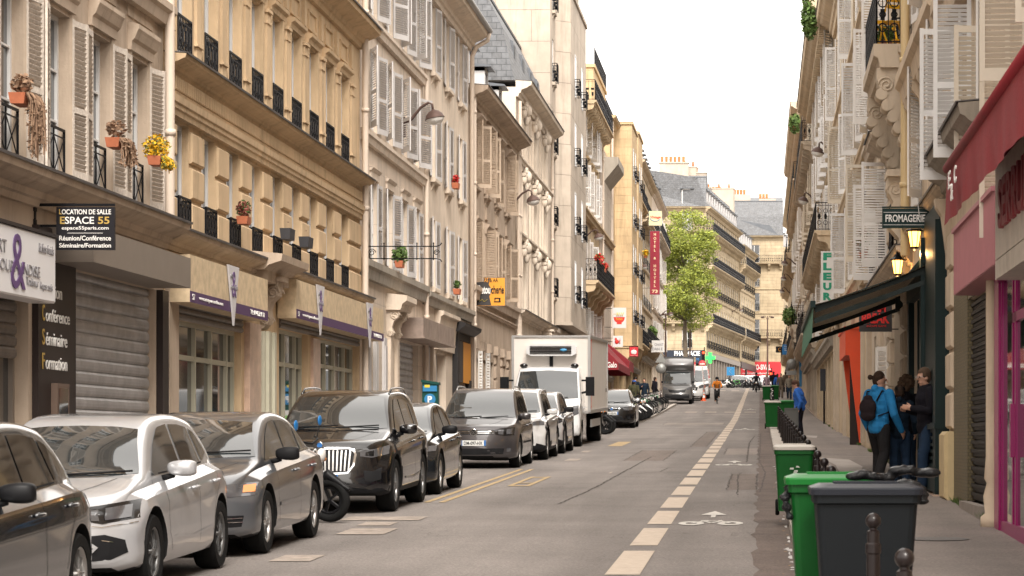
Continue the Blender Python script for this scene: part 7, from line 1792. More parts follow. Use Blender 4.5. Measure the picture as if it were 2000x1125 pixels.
# ---------------------------------------------------------------- grey delivery van with a wind deflector box
def luton(x, Y):
    t = empty('delivery_van', (x, Y, G(Y)), 0, 'grey delivery van with a bulging cab top fairing, parked behind the bicycles', 'van')
    P_G = paint('van_grey_paint', (.085,.082,.08), .3, .35, .3); P = van_cab(paintm=P_G); P['axles'] = (.85,.851)
    P['glass'] = dict(ws_t=[(-.82,2.10),(0,2.14),(.82,2.10)], ws_b=[(-.88,1.36),(0,1.30),(.88,1.36)], wz=1.34, side=[([(1.15,1.42),(1.5,1.85),(1.72,1.98),(2.25,1.98)],[(1.05,1.28),(1.5,1.28),(1.8,1.28),(2.25,1.28)])])
    P['front'] = [('*headlight',[(.62,1.05),(.80,1.14),(.92,1.16)],[(.62,.92),(.80,.96),(.93,1.0)],HLG,.006),('grille',[(-.6,.98),(0,.92),(.6,.98)],[(-.5,.78),(0,.74),(.5,.78)],BLACK,.005),('lower_intake',[(-.8,.66),(0,.66),(.8,.66)],[(-.8,.38),(0,.38),(.8,.38)],TRIM,.005)]
    P['mirror'] = (1.15,1.45,0); P['mirrorm'] = BLACK; P['tail'] = []
    root = make_car(P, 'x', (0,0,0))[0]
    for c in list(root.children):
        if c.name.startswith('wheel') and abs(c.location.y-.851) < 5e-4:
            for g_ in list(c.children): bpy.data.objects.remove(g_)
            bpy.data.objects.remove(c); continue
        c.parent = t
    bpy.data.objects.remove(root); t.rotation_euler[0] = math.atan(.033)
    mb = MB(); mb.box(-1.06,1.06,2.4,6.6,.9,3.1); mb.build('cargo_box', P_G, t)
    mb = MB(); mb.smooth = True; n = 10; R_2 = []
    for i in range(n+1):
        f = i/n; z = 2.16+.86*f; yy = 2.38-1.15*sin(pi*.5*min(1,(1-f)*1.25)**.7)*(.55+.45*f)-.25*(1-abs(2*f-1)); R_2.append([mb.V((1.05*sx_*(1-.04*abs(sx_)**4), yy+.35*abs(sx_)**3, z)) for sx_ in [-1+k/6 for k in range(13)]])
    for a, b in zip(R_2, R_2[1:]):
        for k in range(12): mb.F((a[k],a[k+1],b[k+1],b[k]))
    mb.build('wind_fairing', mat('fairing_silver',(.20,.195,.20),.35,.35,coat=.5), t)
    ty, rim, bk = wheel_meshes(.35,.225,'cover',SILV)
    for q in (-1,1): w_ = inst('wheel', ty, t, (q*.85,5.1,.35), (0,0,0 if q > 0 else pi)); inst('rim', rim, w_)
luton(-5.45, 164)
def panel_van(x, Y, label, col, stripe=None, L=5.4, name='parked_van'):
    p = van_cab(2.45, col, L); p['top'] = p['top'][:-3]+[(1.75,2.3),(2.2,2.43),(L*.6,2.45),(L-.1,2.42),(L-.03,2.2),(L,1.2)]; p['axles'] = (.9,4.1); p['mid'] = 3; p['plan'] = [(0,.8),(.05,.88),(.15,.94),(.5,.98),(1,1),(L-.2,1),(L,.95)]; p['W'] = 1.98
    p['glass'] = dict(ws_t=[(-.80,2.14),(0,2.18),(.80,2.14)], ws_b=[(-.88,1.36),(0,1.30),(.88,1.36)], wz=1.34, side=[([(1.15,1.42),(1.5,1.85),(1.72,1.98),(2.25,1.98)],[(1.05,1.28),(1.5,1.28),(1.8,1.28),(2.25,1.28)]),([(2.5,1.98),(3.6,1.98)],[(2.5,1.35),(3.6,1.35)])])
    p['front'] = [('*headlight',[(.62,1.05),(.80,1.14),(.92,1.16)],[(.62,.88),(.80,.9),(.93,.95)],HLG,.006),('grille',[(-.55,.98),(.55,.98)],[(-.5,.74),(.5,.74)],TRIM,.005)]
    if stripe: p['trims'] = [([(.4,.95),(2.5,1.0),(L-.2,1.0)],.2,stripe)]
    p['mirror'] = (1.15,1.45,0); r = make_car(p, label, (x,Y,G(Y)), name=name, cat='van')[0]; r.rotation_euler[0] = math.atan(.034); return r
OST = mat('orange_stripe', (.7,.12,.02), .4)
panel_van(-4.95, 176.5, 'white service van with orange stripes, right behind the grey delivery van', P_WHT, OST)
panel_van(-4.75, 184.5, 'second white service van with orange stripes, before the pharmacy', P_WHT, OST)
# ================================================================= people
HAIRD = mat('dark_brown_hair', (.04,.022,.014), .7, bump=.6, bscale=120, var=.3, vscale=30); HAIRG = mat('grey_brown_hair', (.09,.055,.035), .7, bump=.5, bscale=120)
def remesh(mb, name, m, vox=.012, smooth=4, parent=None, mats=None, pick=None):
    me = mb.mesh(name, m); o = link(bpy.data.objects.new('tmp', me)); r = o.modifiers.new('r', 'REMESH'); r.mode = 'VOXEL'; r.voxel_size = vox; r.use_smooth_shade = True
    if smooth: s = o.modifiers.new('s', 'SMOOTH'); s.iterations = smooth; s.factor = .5
    me2 = bpy.data.meshes.new_from_object(o.evaluated_get(bpy.context.evaluated_depsgraph_get())); bpy.data.objects.remove(o); me2.name = name
    me2.materials.clear()
    for mm in (mats or [m]): me2.materials.append(mm)
    if pick:
        for p in me2.polygons: p.material_index = pick(p.center)
    for p in me2.polygons: p.use_smooth = True
    return inst(name, me2, parent)
def limb(mb, pts, rad, n=12, ell=None):
    mb.tube(pts, rad, n, ell=ell)
    for p, r in zip(pts, rad): mb.sphere(p, r*.99, 12, 8)
V3 = Vector
def person(label, loc, rz, h=1.75, top=None, bottom=None, shoes=None, hair='short', hairm=None, cap=None, pose=None, fine=False, group=None, cat='person', glasses=False, longcoat=0, hood=False, build_=1.0, tilt=0, name='person', skin=None, gloves=None, female=False, helmet=None, jacket_open=False):
    """local +Y is the way the body faces, x to its right, feet near z 0. pose: hands, feet, knees, elbows as offsets"""
    P = dict(lh=(-.27,.10,.86), rh=(.27,.10,.86), le=(-.27,-.05,1.10), re=(.27,-.05,1.10), lf=(-.11,0,.0), rf=(.11,0,.0), lk=None, rk=None, lean=0.0, turn=0.0, nod=0.0, hip=.93, hipy=0.0, hipx=0)
    P.update(pose or {}); k = h/1.75; sk = skin or SKIN
    root = empty(name, loc, rz, label, cat, group); root.scale = (k*build_,k*build_,k)
    hip = V3((P['hipx'],P['hipy'],P['hip'])); lean = P['lean']
    def up(z, x=0, y=0): # torso frame point z above the hip
        return V3((hip.x+x, hip.y+y+z*sin(lean), hip.z+z*cos(lean)-y*0))
    neck = up(.54); head = neck+V3((0,.025+.10*sin(P['nod']+lean*.6),.155)); shw = .185 if not female else .165
    vox = .0085 if fine else .02
    LS, RS = up(.49,-shw), up(.49,shw); LH, RH = V3(P['lh']), V3(P['rh']); LE, RE = V3(P['le']), V3(P['re'])
    LF, RF = V3(P['lf']), V3(P['rf']); hl, hr = hip+V3((-.09,0,-.03)), hip+V3((.09,0,-.03))
    LK = V3(P['lk']) if P['lk'] else (hl+LF+V3((0,0,.08)))/2+V3((-.01,.035,.0)); RK = V3(P['rk']) if P['rk'] else (hr+RF+V3((0,0,.08)))/2+V3((.01,.035,.0))
    LA, RA = LF+V3((0,-.02,.09)), RF+V3((0,-.02,.09))
    T = P['turn']; Rm = Matrix.Rotation(T, 3, 'Z') @ Matrix.Rotation(-P['nod'], 3, 'X')
    hp = lambda x, y, z: head+Rm @ V3((x, y, z))
    # body: one continuous surface
    mb = MB()
    limb(mb, [hip+V3((0,0,-.02)), up(.16), up(.34), up(.47)], [.145,.125,.145,.12], ell=[.72]*4)
    limb(mb, [up(.44), neck, head+V3((0,-.01,-.06))], [.07,.056,.06])
    mb.sphere(head+V3((0,-.005,.02)), .1, 16, 12, (.78,.98,1.15))
    mb.sphere(hp(0,.02,-.06), .07, 12, 8, (.82,.95,.85)); mb.sphere(hp(0,.055,-.095), .028, 10, 8, (1.1,.9,.8))
    mb.tube([hp(0,.088,.03), hp(0,.108,-.005), hp(0,.114,-.022)], [.010,.014,.017], 8); mb.sphere(hp(0,.092,-.058), .022, 8, 6, (1.3,.6,.5))
    for q in (-1,1): mb.sphere(hp(q*.078,-.005,-.01), .028, 8, 6, (.4,.8,1.2)); mb.sphere(hp(q*.032,.078,.028), .022, 8, 6, (1,.6,.5))
    for S, E, H_ in ((LS,LE,LH),(RS,RE,RH)): limb(mb, [S,E,H_], [.055,.042,.027])
    for H_, E, q in ((LH,LE,-1),(RH,RE,1)):
        d = (H_-E).normalized(); sd = V3((0,1,0)) if abs(d.y) < .7 else V3((0,0,1)); w = (sd-d*sd.dot(d)).normalized(); nrm = d.cross(w)
        if gloves: pass
        c = H_+d*.045; mb.obox(c, d*.045, w*.038, nrm*.013); mb.sphere(c, .03, 8, 6)
        for i in range(4):
            b = H_+d*.085+w*(-.03+.02*i); L_ = (.062,.075,.07,.055)[i]; mb.tube([b, b+d*L_*.5+nrm*(-q)*.008, b+d*L_*.85+nrm*(-q)*.03], [.0095,.009,.0075], 7)
        b = H_+d*.02+w*.035; mb.tube([b, b+d*.03+w*.025, b+d*.065+w*.03-nrm*q*.01], [.012,.011,.008], 7)
    for Hh, K, A, F in ((hl,LK,LA,LF),(hr,RK,RA,RF)):
        limb(mb, [Hh,K,A], [.085,.055,.038]); mb.tube([A+V3((0,-.02,-.04)), F+V3((0,.08,.035)), F+V3((0,.16,.03))], [.035,.035,.025], 8)
    bodyo = remesh(mb, 'body', sk, vox, 3, root)
    # jacket
    if top:
        mb = MB(); zl = -.02-longcoat; e = .78
        limb(mb, [hip+V3((0,0,zl)), up(.1), up(.26), up(.38), up(.48)], [.172+longcoat*.06,.165,.172,.175,.135], 16, ell=[e]*5)
        limb(mb, [up(.46), up(.545)], [.11,.078])
        for S, E, H_ in ((LS,LE,LH),(RS,RE,RH)):
            m_ = S.lerp(E,.5); m2 = E.lerp(H_,.5); w = H_+(E-H_).normalized()*.02
            limb(mb, [S,m_,E,m2,w], [.083,.070,.064,.058,.046], 12)
            if fine:
                for j in range(5): t_ = .15+.17*j; c = S.lerp(E, t_) if j < 3 else E.lerp(H_, (j-2.4)*.3); mb.sphere(c+V3((0,0,-.01)), .074-.004*j, 10, 8, (1.0,1.0,.5))
        if hood: limb(mb, [up(.50,-.08,-.07), up(.57,0,-.12), up(.50,.08,-.07)], [.05,.065,.05]); mb.sphere(up(.46,0,-.12), .085, 12, 8, (1.1,.6,1.1))
        if fine:
            rg = random.Random(int(h*1000))
            for j in range(14): a = rg.uniform(0,2*pi); z = rg.uniform(.0,.42); c = up(z, .165*cos(a), .125*sin(a)); d = V3((-sin(a),cos(a)*.8,rg.uniform(-.7,.7)))*.06; mb.tube([c-d,c,c+d],[.008,.016,.008],6)
        remesh(mb, 'jacket', top, vox*1.05, 5, root)
    if bottom:
        mb = MB()
        limb(mb, [hip+V3((0,0,.06)), hip+V3((0,0,-.05))], [.15,.155], ell=[.8,.85])
        for Hh, K, A, q in ((hl,LK,LA,-1),(hr,RK,RA,1)):
            limb(mb, [Hh+V3((0,0,-.02)), Hh.lerp(K,.5), K, K.lerp(A,.5), A+V3((0,0,-.02))], [.112,.100,.084,.078,.074], 12)
            if fine:
                for j in range(3): c = A+V3((0,0,.0+.05*j)); mb.sphere(c, .066, 10, 6, (1,1,.35))
                for j in range(4): c = K+V3((0,.02,(j-1.5)*.05)); mb.sphere(c, .072, 10, 6, (1,1,.3))
        remesh(mb, 'trousers', bottom, vox*1.1, 4, root)
    for A, F in ((LA,LF),(RA,RF)):
        mb = MB(); mb.tube([A+V3((0,-.045,-.055)), A+V3((0,.02,-.05)), F+V3((0,.10,.045)), F+V3((0,.175,.035))], [.042,.052,.046,.03], 10, ell=[.8]*4); mb.sphere(A+V3((0,-.02,-.04)), .05, 10, 8); mb.sphere(F+V3((0,.17,.03)), .034, 8, 6)
        remesh(mb, 'shoe', shoes or BLACK, .012, 2, root)
    hm = hairm or HAIRD
    mb = MB()
    if hair in ('short','bun','curly','long','fringe'):
        mb.sphere(hp(0,-.022,.045), .106, 16, 12, (.86,.98,1.05)); mb.sphere(hp(0,-.045,.0), .098, 14, 10, (.86,.75,1.05))
        if hair == 'bun': mb.sphere(hp(0,-.16,.045), .043, 10, 8); mb.tube([hp(0,-.1,.04),hp(0,-.14,.045)], [.03,.025], 8)
        if hair == 'curly':
            rg = random.Random(5)
            for j in range(46): a = rg.uniform(0,2*pi); b = rg.uniform(-.3,1.4); mb.sphere(hp(.115*cos(a)*cos(b), -.04+.11*sin(a)*cos(b), .04+.13*sin(b)), rg.uniform(.03,.045), 8, 6)
        if hair == 'long': mb.tube([hp(0,-.06,.02),hp(0,-.09,-.1),hp(0,-.10,-.24)], [.09,.085,.06], 10)
        o = remesh(mb, 'hair', hm, vox*.9, 1, root)
        # cut the face free
        bm = bmesh.new(); bm.from_mesh(o.data); inv = Rm.inverted()
        kill = [f for f in bm.faces if (lambda p: p.y > .045 and p.z < .075)(inv @ (f.calc_center_median()-head))]
        bmesh.ops.delete(bm, geom=kill, context='FACES'); bm.to_mesh(o.data); bm.free()
    if cap:
        mb = MB(); mb.smooth = True; mb.sphere(hp(0,-.01,.06), .112, 16, 8, (.88,1.02,.78)); o = mb.build('cap', cap, root)
        mb = MB(); Q = [hp(-.07,.08,.055),hp(-.06,.15,.045),hp(0,.17,.045),hp(.06,.15,.045),hp(.07,.08,.055)]; mb.prism(Q, (0,0,.012)); mb.build('cap_peak', cap, o)
    if helmet:
        mb = MB(); mb.smooth = True; mb.sphere(hp(0,-.01,.055), .135, 16, 10, (.9,1.08,.95)); mb.build('helmet', helmet, root)
    if fine:
        for q in (-1,1):
            mb = MB(); mb.sphere(hp(q*.032,.087,.024), .011, 10, 8); mb.build('eye', mat('eye_dark',(.03,.02,.015),.2), root)
        if glasses:
            mb = MB()
            for q in (-1,1): mb.tube([hp(q*.034+.022*cos(a),.108,.02+.018*sin(a)) for a in [2*pi*j/12 for j in range(13)]], .0022, 5); mb.tube([hp(q*.058,.1,.025),hp(q*.082,0,.02)], .002, 5)
            mb.tube([hp(-.012,.112,.024),hp(.012,.112,.024)], .002, 5); mb.build('glasses', CHROME, root)
    return root, hp, up
def cloth(n, c, **k): return mat(n, c, .85, bump=.45, bscale=35, var=.18, vscale=7, **k)
JB = cloth('blue_shell_jacket', (.008,.17,.40)); JBB = cloth('bright_blue_anorak', (.012,.09,.36)); TB = cloth('black_trousers', (.016,.015,.016)); JN = cloth('dark_navy_coat', (.008,.016,.028)); JK = cloth('black_jacket', (.009,.008,.012)); JE = cloth('blue_jeans', (.016,.032,.062))
JO = cloth('orange_jacket', (.50,.15,.01)); JOL = cloth('olive_sweater', (.05,.048,.025)); BGE = cloth('taupe_suit', (.13,.10,.075)); CRD = cloth('beige_cardigan', (.22,.19,.15)); LIL = cloth('lilac_top', (.25,.17,.20)); BRC = cloth('brown_cap', (.07,.035,.025)); GLV = cloth('neon_gloves', (.5,.6,.02))
# near group by the cheese shop
SKN = SKIN
x0, y0 = 1.93, 39.6
r, hp, up = person('person in a bright blue jacket with a hair bun, standing by the cheese shop', (xs(1716,39.6)+.0, 39.6, SW(39.6)), radians(-28-8), 1.79, JB, TB, BLACK, 'bun', fine=True, hood=True,
  pose=dict(lh=(-.27,.14,.86), le=(-.29,-.02,1.12), rh=(.30,.20,.84), re=(.30,-.02,1.10), lf=(-.12,.16,0), rf=(.13,-.22,.0), rk=(.12,-.02,.50), lk=(-.10,.14,.50), turn=-.85, nod=.05, lean=.03))
bp = empty('backpack', (r.location.x-.0, r.location.y, r.location.z+.0), r.rotation_euler[2], 'small dark drawstring backpack worn by the person in the blue jacket', 'backpack')
mb = MB(); c = V3((-.06,-.215,1.24)); mb.sphere(c, .15, 16, 12, (1.05,.52,1.0)); mb.sphere(c+V3((0,0,-.12)), .13, 14, 10, (1.1,.55,.8)); mb.sphere(c+V3((0,-.0,.14)), .09, 12, 8, (1,.5,.6))
remesh(mb, 'bag', cloth('dark_bag',(.018,.012,.014)), .012, 3, bp)
mb = MB(); mb.smooth = True; mb.tube([(-.13,-.18,1.34),(-.15,-.10,1.49),(-.12,.04,1.50),(-.14,.14,1.36),(-.2,.12,1.22),(-.2,-.1,1.12)], .012, 6); mb.tube([(.08,-.18,1.34),(.12,-.08,1.50),(.13,.05,1.48),(.15,.14,1.34),(.2,.06,1.18),(.1,-.17,1.1)], .012, 6); mb.build('strap', mat('strap_black',(.01,.01,.012),.8), bp)
person('person in a dark navy coat and black cap, next to the blue jacket', (xs(1757,39.9), 39.9, SW(39.9)), radians(-5), 1.58, JN, JE, cloth('tan_sole_shoe',(.05,.03,.015)), 'short', cap=BLACK, fine=True, hood=True, pose=dict(lh=(-.24,.12,.84), rh=(.27,.18,.92), re=(.27,.02,1.12), lf=(-.10,.0,0), rf=(.11,.1,0), turn=.1))
person('person with curly brown hair and a black jacket, standing behind the dark navy coat', (xs(1768,41.2), 41.2, SW(41.2)), radians(10), 1.70, JK, JE, BLACK, 'curly', HAIRG, fine=True, pose=dict(rh=(.2,.3,1.05), re=(.27,.05,1.08), turn=.3))
person('man with glasses in a black jacket and jeans before the green cheese shop front', (xs(1812,37.6), 37.6, SW(37.6)+.03), radians(105), 1.80, JK, JE, cloth('dark_trainer',(.03,.03,.035)), 'short', HAIRG, fine=True, glasses=True, hood=True, pose=dict(lh=(-.14,.30,1.18), le=(-.27,.06,1.14), rh=(.12,.30,1.16), re=(.27,.06,1.12), lf=(-.10,.14,0), rf=(.12,-.06,0), turn=.2, nod=.15, lean=.04))
# man with cap farther along
person('older man in a bright blue anorak and brown cap, alone behind the bollards', (xs(1562,77.8), 77.8, SW(77.8)), radians(75), 1.74, JBB, cloth('navy_trousers',(.012,.012,.02)), BLACK, 'short', HAIRG, cap=BRC, fine=True, build_=1.08, pose=dict(lh=(-.27,-.02,.84), le=(-.28,-.10,1.08), rh=(.20,.0,.86), re=(.29,-.08,1.08), turn=.25, nod=.35, lean=.10))
# cyclist, motorcyclist come with their vehicles; far walkers
def at(x, Y, y=None): return (xs(x,Y), Y, SW(Y) if xs(x,Y) > .6 else G(Y))
walk = dict(lf=(-.10,.26,.0), rf=(.10,-.22,.05), lk=(-.1,.20,.50), rk=(.1,.02,.48), lh=(-.26,-.1,.9), rh=(.26,.2,.9))
person('person in a taupe suit walking away on the right pavement', at(1525,181), pi, 1.78, BGE, BGE, BLACK, 'short', pose=walk, longcoat=.1)
person('woman in a beige cardigan and blue jeans walking on the right pavement', at(1541.5,176), pi, 1.72, CRD, JE, BLACK, 'long', female=True, pose=walk)
person('person in a blue top with a bag beside the taupe suit', at(1518.5,190), 0, 1.70, JBB, JE, WHITE, 'long', female=True, pose=walk)
person('blond person in a lilac top by the green bins at the crossing', at(1497,205), pi, 1.68, LIL, JE, WHITE, 'long', mat('blond_hair',(.35,.22,.09),.7), female=True)
person('distant person in black by the right crossing', at(1511,215), 0, 1.72, JK, TB, BLACK, 'short', pose=walk)
person('distant person in grey by the far right shop fronts', at(1534,212), 0, 1.72, BGE, TB, BLACK, 'short')
person('man in an olive sweater and blue cap by the parked motorbikes', (-6.6, 131, SW(131)-.0), radians(-15), 1.74, JOL, TB, BLACK, 'short', cap=JBB, build_=1.1)
person('person in a dark coat standing on the left pavement under the sign backs', (-7.3, 147, SW(147)), radians(150), 1.78, JN, TB, BLACK, 'short', cap=BLACK)
person('person in a navy coat holding a phone, left of the grey delivery van', (-6.75, 146, SW(146)), radians(170), 1.70, JN, JE, BLACK, 'short', pose=dict(rh=(.1,.3,1.25), re=(.27,.05,1.08)))
person('person in a black hooded jacket right beside the grey delivery van', (-6.3, 150, SW(150)), radians(-60), 1.76, JK, TB, BLACK, 'short', hood=True)
# ================================================================= two wheelers
def wheelset(mb, y, r, t=.02, z=None, spokes=16, x=0, rimr=.9):
    z = r if z is None else z; n = 28
    pts = [(x, y+(r-t)*cos(2*pi*k/n), z+(r-t)*sin(2*pi*k/n)) for k in range(n+1)]; mb.smooth = True; mb.tube(pts, t, 7, False); mb.smooth = False
def wheel_obj(parent, y, r, t, m=RUB, spokes=18, rm=SILV, x=0, sr=.0022, rot=0):
    mb = MB(); wheelset(mb, 0, r, t, z=0); w = mb.build('wheel', m, parent, (x, y, r), (0,0,rot)); mb = MB(); n = 28
    mb.tube([(0,(r-t*2.1)*cos(2*pi*k/n),(r-t*2.1)*sin(2*pi*k/n)) for k in range(n+1)], t*.45, 5, False)
    for k in range(spokes): a = 2*pi*k/spokes; mb.bar((0,0,0),(0,(r-t*2)*cos(a),(r-t*2)*sin(a)), sr)
    mb.tube([(-.04,0,0),(.04,0,0)], .025, 8); mb.build('rim', rm, w); return w
def bicycle(label, loc, rz, frame=None, lean=0, kind='bike', group='bicycles and motorbikes parked on the left kerb', name='bicycle', light=True, cat='bicycle'):
    t = empty(name, loc, rz, label, cat, group); t.rotation_euler[1] = lean; fm = frame or BLACK
    wheel_obj(t, -.52, .34, .02); wheel_obj(t, .52, .34, .02)
    mb = MB(); mb.smooth = True; BB = (0,.06,.30); ST_ = (0,.20,.82); HT = (0,-.36,.86); HB = (0,-.40,.66)
    for a, b, r in ((BB,ST_,.017),(ST_,HT,.016),(BB,HB,.02),(HB,HT,.019),(BB,(.05,.52,.34),.011),(BB,(-.05,.52,.34),.011),(ST_,(.05,.52,.34),.009),(ST_,(-.05,.52,.34),.009),(HB,(.05,-.52,.34),.012),(HB,(-.05,-.52,.34),.012)): mb.tube([a,b], r, 7)
    mb.build('frame', fm, t)
    mb = MB(); mb.smooth = True; mb.tube([HT,(0,-.38,.98)], .014, 7); mb.tube([(-.29,-.26,1.02),(-.2,-.36,1.0),(0,-.38,.98),(.2,-.36,1.0),(.29,-.26,1.02)], .013, 7); mb.build('handlebar', SILV, t)
    mb = MB(); mb.smooth = True; mb.tube([ST_,(0,.23,.92)], .013, 7); mb.tube([(0,.05,.955),(0,.15,.96),(0,.30,.955)], [.022,.05,.075], 8, ell=[.5]*3); mb.build('saddle', BLACK, t)
    mb = MB(); mb.lathe([(.0,-.006),(.09,-.006),(.09,.006),(0,.006)], 18, (.05,.06,.30), 'x'); mb.bar((.07,.06,.30),(.07,.18,.18),.009); mb.bar((.05,.18,.18),(.14,.18,.18),.015); mb.bar((-.07,.06,.30),(-.07,-.06,.42),.009); mb.bar((-.05,-.06,.42),(-.14,-.06,.42),.015); mb.build('crank', SILV, t)
    mb = MB(); mb.smooth = True
    for y in (-.52,.52): mb.tube([(0,y+.365*cos(a),.34+.365*sin(a)) for a in [radians(20+14*k) for k in range(11)]], .016, 6, ell=[1.6]*11)
    mb.build('mudguard', BLACK, t)
    if light: mb = MB(); mb.sphere((0,-.46,.90), .035, 8, 6); mb.build('lamp', LENS, t)
    return t
b0 = bicycle('black city bicycle nearest in the bicycle row, front wheel towards the road', (-5.95, 121, SW(121)), radians(75), lean=.1)
GRF = mat('green_frame', (.02,.16,.06), .4); WHF = mat('silver_frame', (.4,.4,.4), .3, .6)
cols = [BLACK, GRF, BLACK, WHF, BLACK, GRF, BLACK]
labs = ['green framed bicycle, second in the row','black bicycle third in the row','silver framed bicycle in the middle of the row','black bicycle after the silver one','dark green bicycle near the grey van','last bicycle of the row, closest to the grey delivery van']
for i in range(6):
    y = 124+i*3.4; o = copy_tree(b0, None, (-5.95+.05*random.uniform(-1,1), y, SW(y)), radians(75+random.uniform(-14,14)), labs[i]); o.rotation_euler[1] = random.uniform(-.15,.15)
    for c in o.children:
        if c.name.startswith('frame'): c.material_slots[0].link = 'OBJECT'; c.material_slots[0].material = cols[i+1]
FAIR = mat('white_fairing', (.45,.44,.43), .35, coat=.6); 
def moto(label, loc, rz, body=None, lean=.08, scooter=False, group='bicycles and motorbikes parked on the left kerb', rw=.30, mirror=None, name='motorbike'):
    t = empty(name, loc, rz, label, 'motorbike', group); t.rotation_euler[1] = lean; bd = body or BLACK
    wheel_obj(t, -.66, rw, .055, spokes=5, sr=.016, rm=BLACK); wheel_obj(t, .66, rw, .055, spokes=5, sr=.016, rm=BLACK)
    mb = MB(); mb.smooth = True
    for q in (-1,1): mb.tube([(q*.08,-.66,rw),(q*.08,-.46,.78)], .025, 8)
    mb.tube([(0,-.45,.78),(0,-.1,.5),(0,.66,rw)], .03, 8); mb.build('fork_frame', SILV, t)
    mb = MB()
    if scooter:
        mb.sphere((0,-.50,.62), .2, 14, 10, (1.0,.55,1.6)); mb.tube([(0,-.4,.35),(0,-.1,.28),(0,.15,.35)], [.12,.14,.14], 10); mb.sphere((0,.45,.55), .24, 14, 10, (.8,1.6,.9))
    else:
        mb.sphere((0,-.14,.86), .16, 14, 10, (.9,1.6,.8)); mb.sphere((0,-.05,.48), .2, 14, 10, (.8,1.1,.9)); mb.tube([(0,.15,.74),(0,.6,.82),(0,.8,.9)], [.11,.1,.04], 10)
    mb.tube([(0,-.66-.34*rw/.3*.9,rw+.12),(0,-.66,rw*2+.04),(0,-.4,rw*1.75)], [.03,.07,.05], 8)
    remesh(mb, 'bodywork', bd, .018, 3, t)
    mb = MB(); mb.sphere((0,.34,.82), .17, 14, 8, (.8,2.0,.35)); mb.build('seat', BLACK, t)
    mb = MB(); mb.smooth = True; mb.tube([(-.34,-.34,1.04),(-.2,-.44,1.02),(0,-.46,.98),(.2,-.44,1.02),(.34,-.34,1.04)], .015, 7)
    for q in (-1,1): mb.tube([(q*.26,-.4,1.03),(q*.33,-.42,1.2)], .007, 5)
    mb.build('handlebar', BLACK, t)
    for q in (-1,1):
        mb = MB(); mb.sphere((q*.33,-.42,1.24), .055, 12, 8, (1,.25,1.2)); mb.build('mirror', mirror or BLACK, t)
    mb = MB(); mb.sphere((0,-.58,.84), .085, 12, 8, (1,.6,1)); mb.build('headlamp', LENS, t)
    mb = MB(); mb.sphere((.12,-.56,.78), .03, 8, 6); mb.sphere((-.12,-.56,.78), .03, 8, 6); mb.build('indicator', AMB, t)
    return t
m0 = moto('motorbike with blue mirrors poking out between the grey saloon and black off roader', (-5.97, 31.3, G(31.3)), radians(74), BLACK, -.1, rw=.28, mirror=mat('mirror_blue',(.02,.14,.36),.3), group='motorbikes standing at the kerb')
for i, (x, y, bdm, a, lb) in enumerate(((-6.05,87.2,BLACK,80,'black scooter just behind the white box truck, nearest of the pair'),(-6.0,88.4,BLACK,76,'black scooter just behind the white box truck, farther of the pair'))):
    moto(lb, (x,y,G(y)), radians(a), bdm, .06, True, group='motorbikes standing at the kerb')
for i, (y, bdm, a, sc, lb) in enumerate(((105.5,WHF,80,False,'grey motorbike nearest behind the black hatchback'),(108,BLACK,72,True,'black scooter second behind the black hatchback'),(110.8,FAIR,78,False,'white enduro motorbike with raised white mudguard'),(113.6,BLACK,84,True,'dark scooter with windscreen between white motorbike and bicycles'),(117,WHF,76,False,'silver motorbike next to the first bicycle'))):
    moto(lb, (-5.95,y,SW(y)), radians(a), bdm, .05, sc)
# cyclist on the road and motorcyclist
Y = 166
t = bicycle('road bicycle ridden by the cyclist in orange', (xs(1400.5,Y), Y, G(Y)), 0, group='vehicles on the road', light=True); t.rotation_euler[1] = 0
person('cyclist in an orange jacket, dark helmet and neon gloves riding towards us', (xs(1400.5,Y), Y, G(Y)+.02), pi, 1.76, JO, TB, SKIN, None, helmet=BLACK, pose=dict(hip=.98,hipy=-.20,lean=.55,lh=(-.25,.30,1.06),rh=(.25,.30,1.06),le=(-.30,.10,1.18),re=(.30,.10,1.18),lk=(-.11,.14,.72),lf=(-.11,.02,.36),rk=(.11,.12,.56),rf=(.11,-.06,.12),nod=-.3))
Y = 220
moto('dark scooter ridden towards the camera near the right kerb', (xs(1477,Y), Y, G(Y)), 0, BLACK, 0, True, group='vehicles on the road')
person('motorcyclist in black with a helmet riding near the right kerb', (xs(1477,Y), Y, G(Y)+.05), pi, 1.76, JK, TB, WHITE, None, helmet=BLACK, pose=dict(hip=.85,hipy=-.30,lean=.12,lh=(-.32,.34,1.02),rh=(.32,.34,1.02),le=(-.34,.08,1.05),re=(.34,.08,1.05),lk=(-.24,.08,.58),lf=(-.26,.10,.05),rk=(.24,.08,.58),rf=(.26,.10,.05)))
# scooters and bikes parked in front of the pharmacy row
lbs = ['white scooter, leftmost of the row before the pharmacy windows','dark scooter second of the far row','green shared bicycle in the far row','bright green shared bicycle in the far row','dark motorbike near the far corner pillar','dark motorbike farthest right of the far row']
for i, (x, kind, cm) in enumerate(((1411,'m',FAIR),(1419,'m',BLACK),(1428,'b',GRF),(1437,'b',mat('bright_green_frame',(.1,.4,.05),.4)),(1448,'m',BLACK),(1458,'m',BLACK))):
    Y = 266+i*1.5; L = (xs(x,Y), Y, G(Y))
    if kind == 'm': moto(lbs[i], L, radians(70), cm, .05, True, group='two wheelers parked before the pharmacy')
    else: bicycle(lbs[i], L, radians(80), cm, group='two wheelers parked before the pharmacy')
for i, (x, Y, c, lb) in enumerate(((1456,300,P_DG2,'dark car crossing beyond the scooters'),(1512,305,P_WHT,'white car waiting beyond the pedestrians'),(1480,303,P_WHT,'white car half hidden behind the motorcyclist'))):
    p = suv(c); r = make_car(p, lb, (xs(x,Y)+2, Y, G(Y)), radians(90), group='cars beyond the crossing')[0]
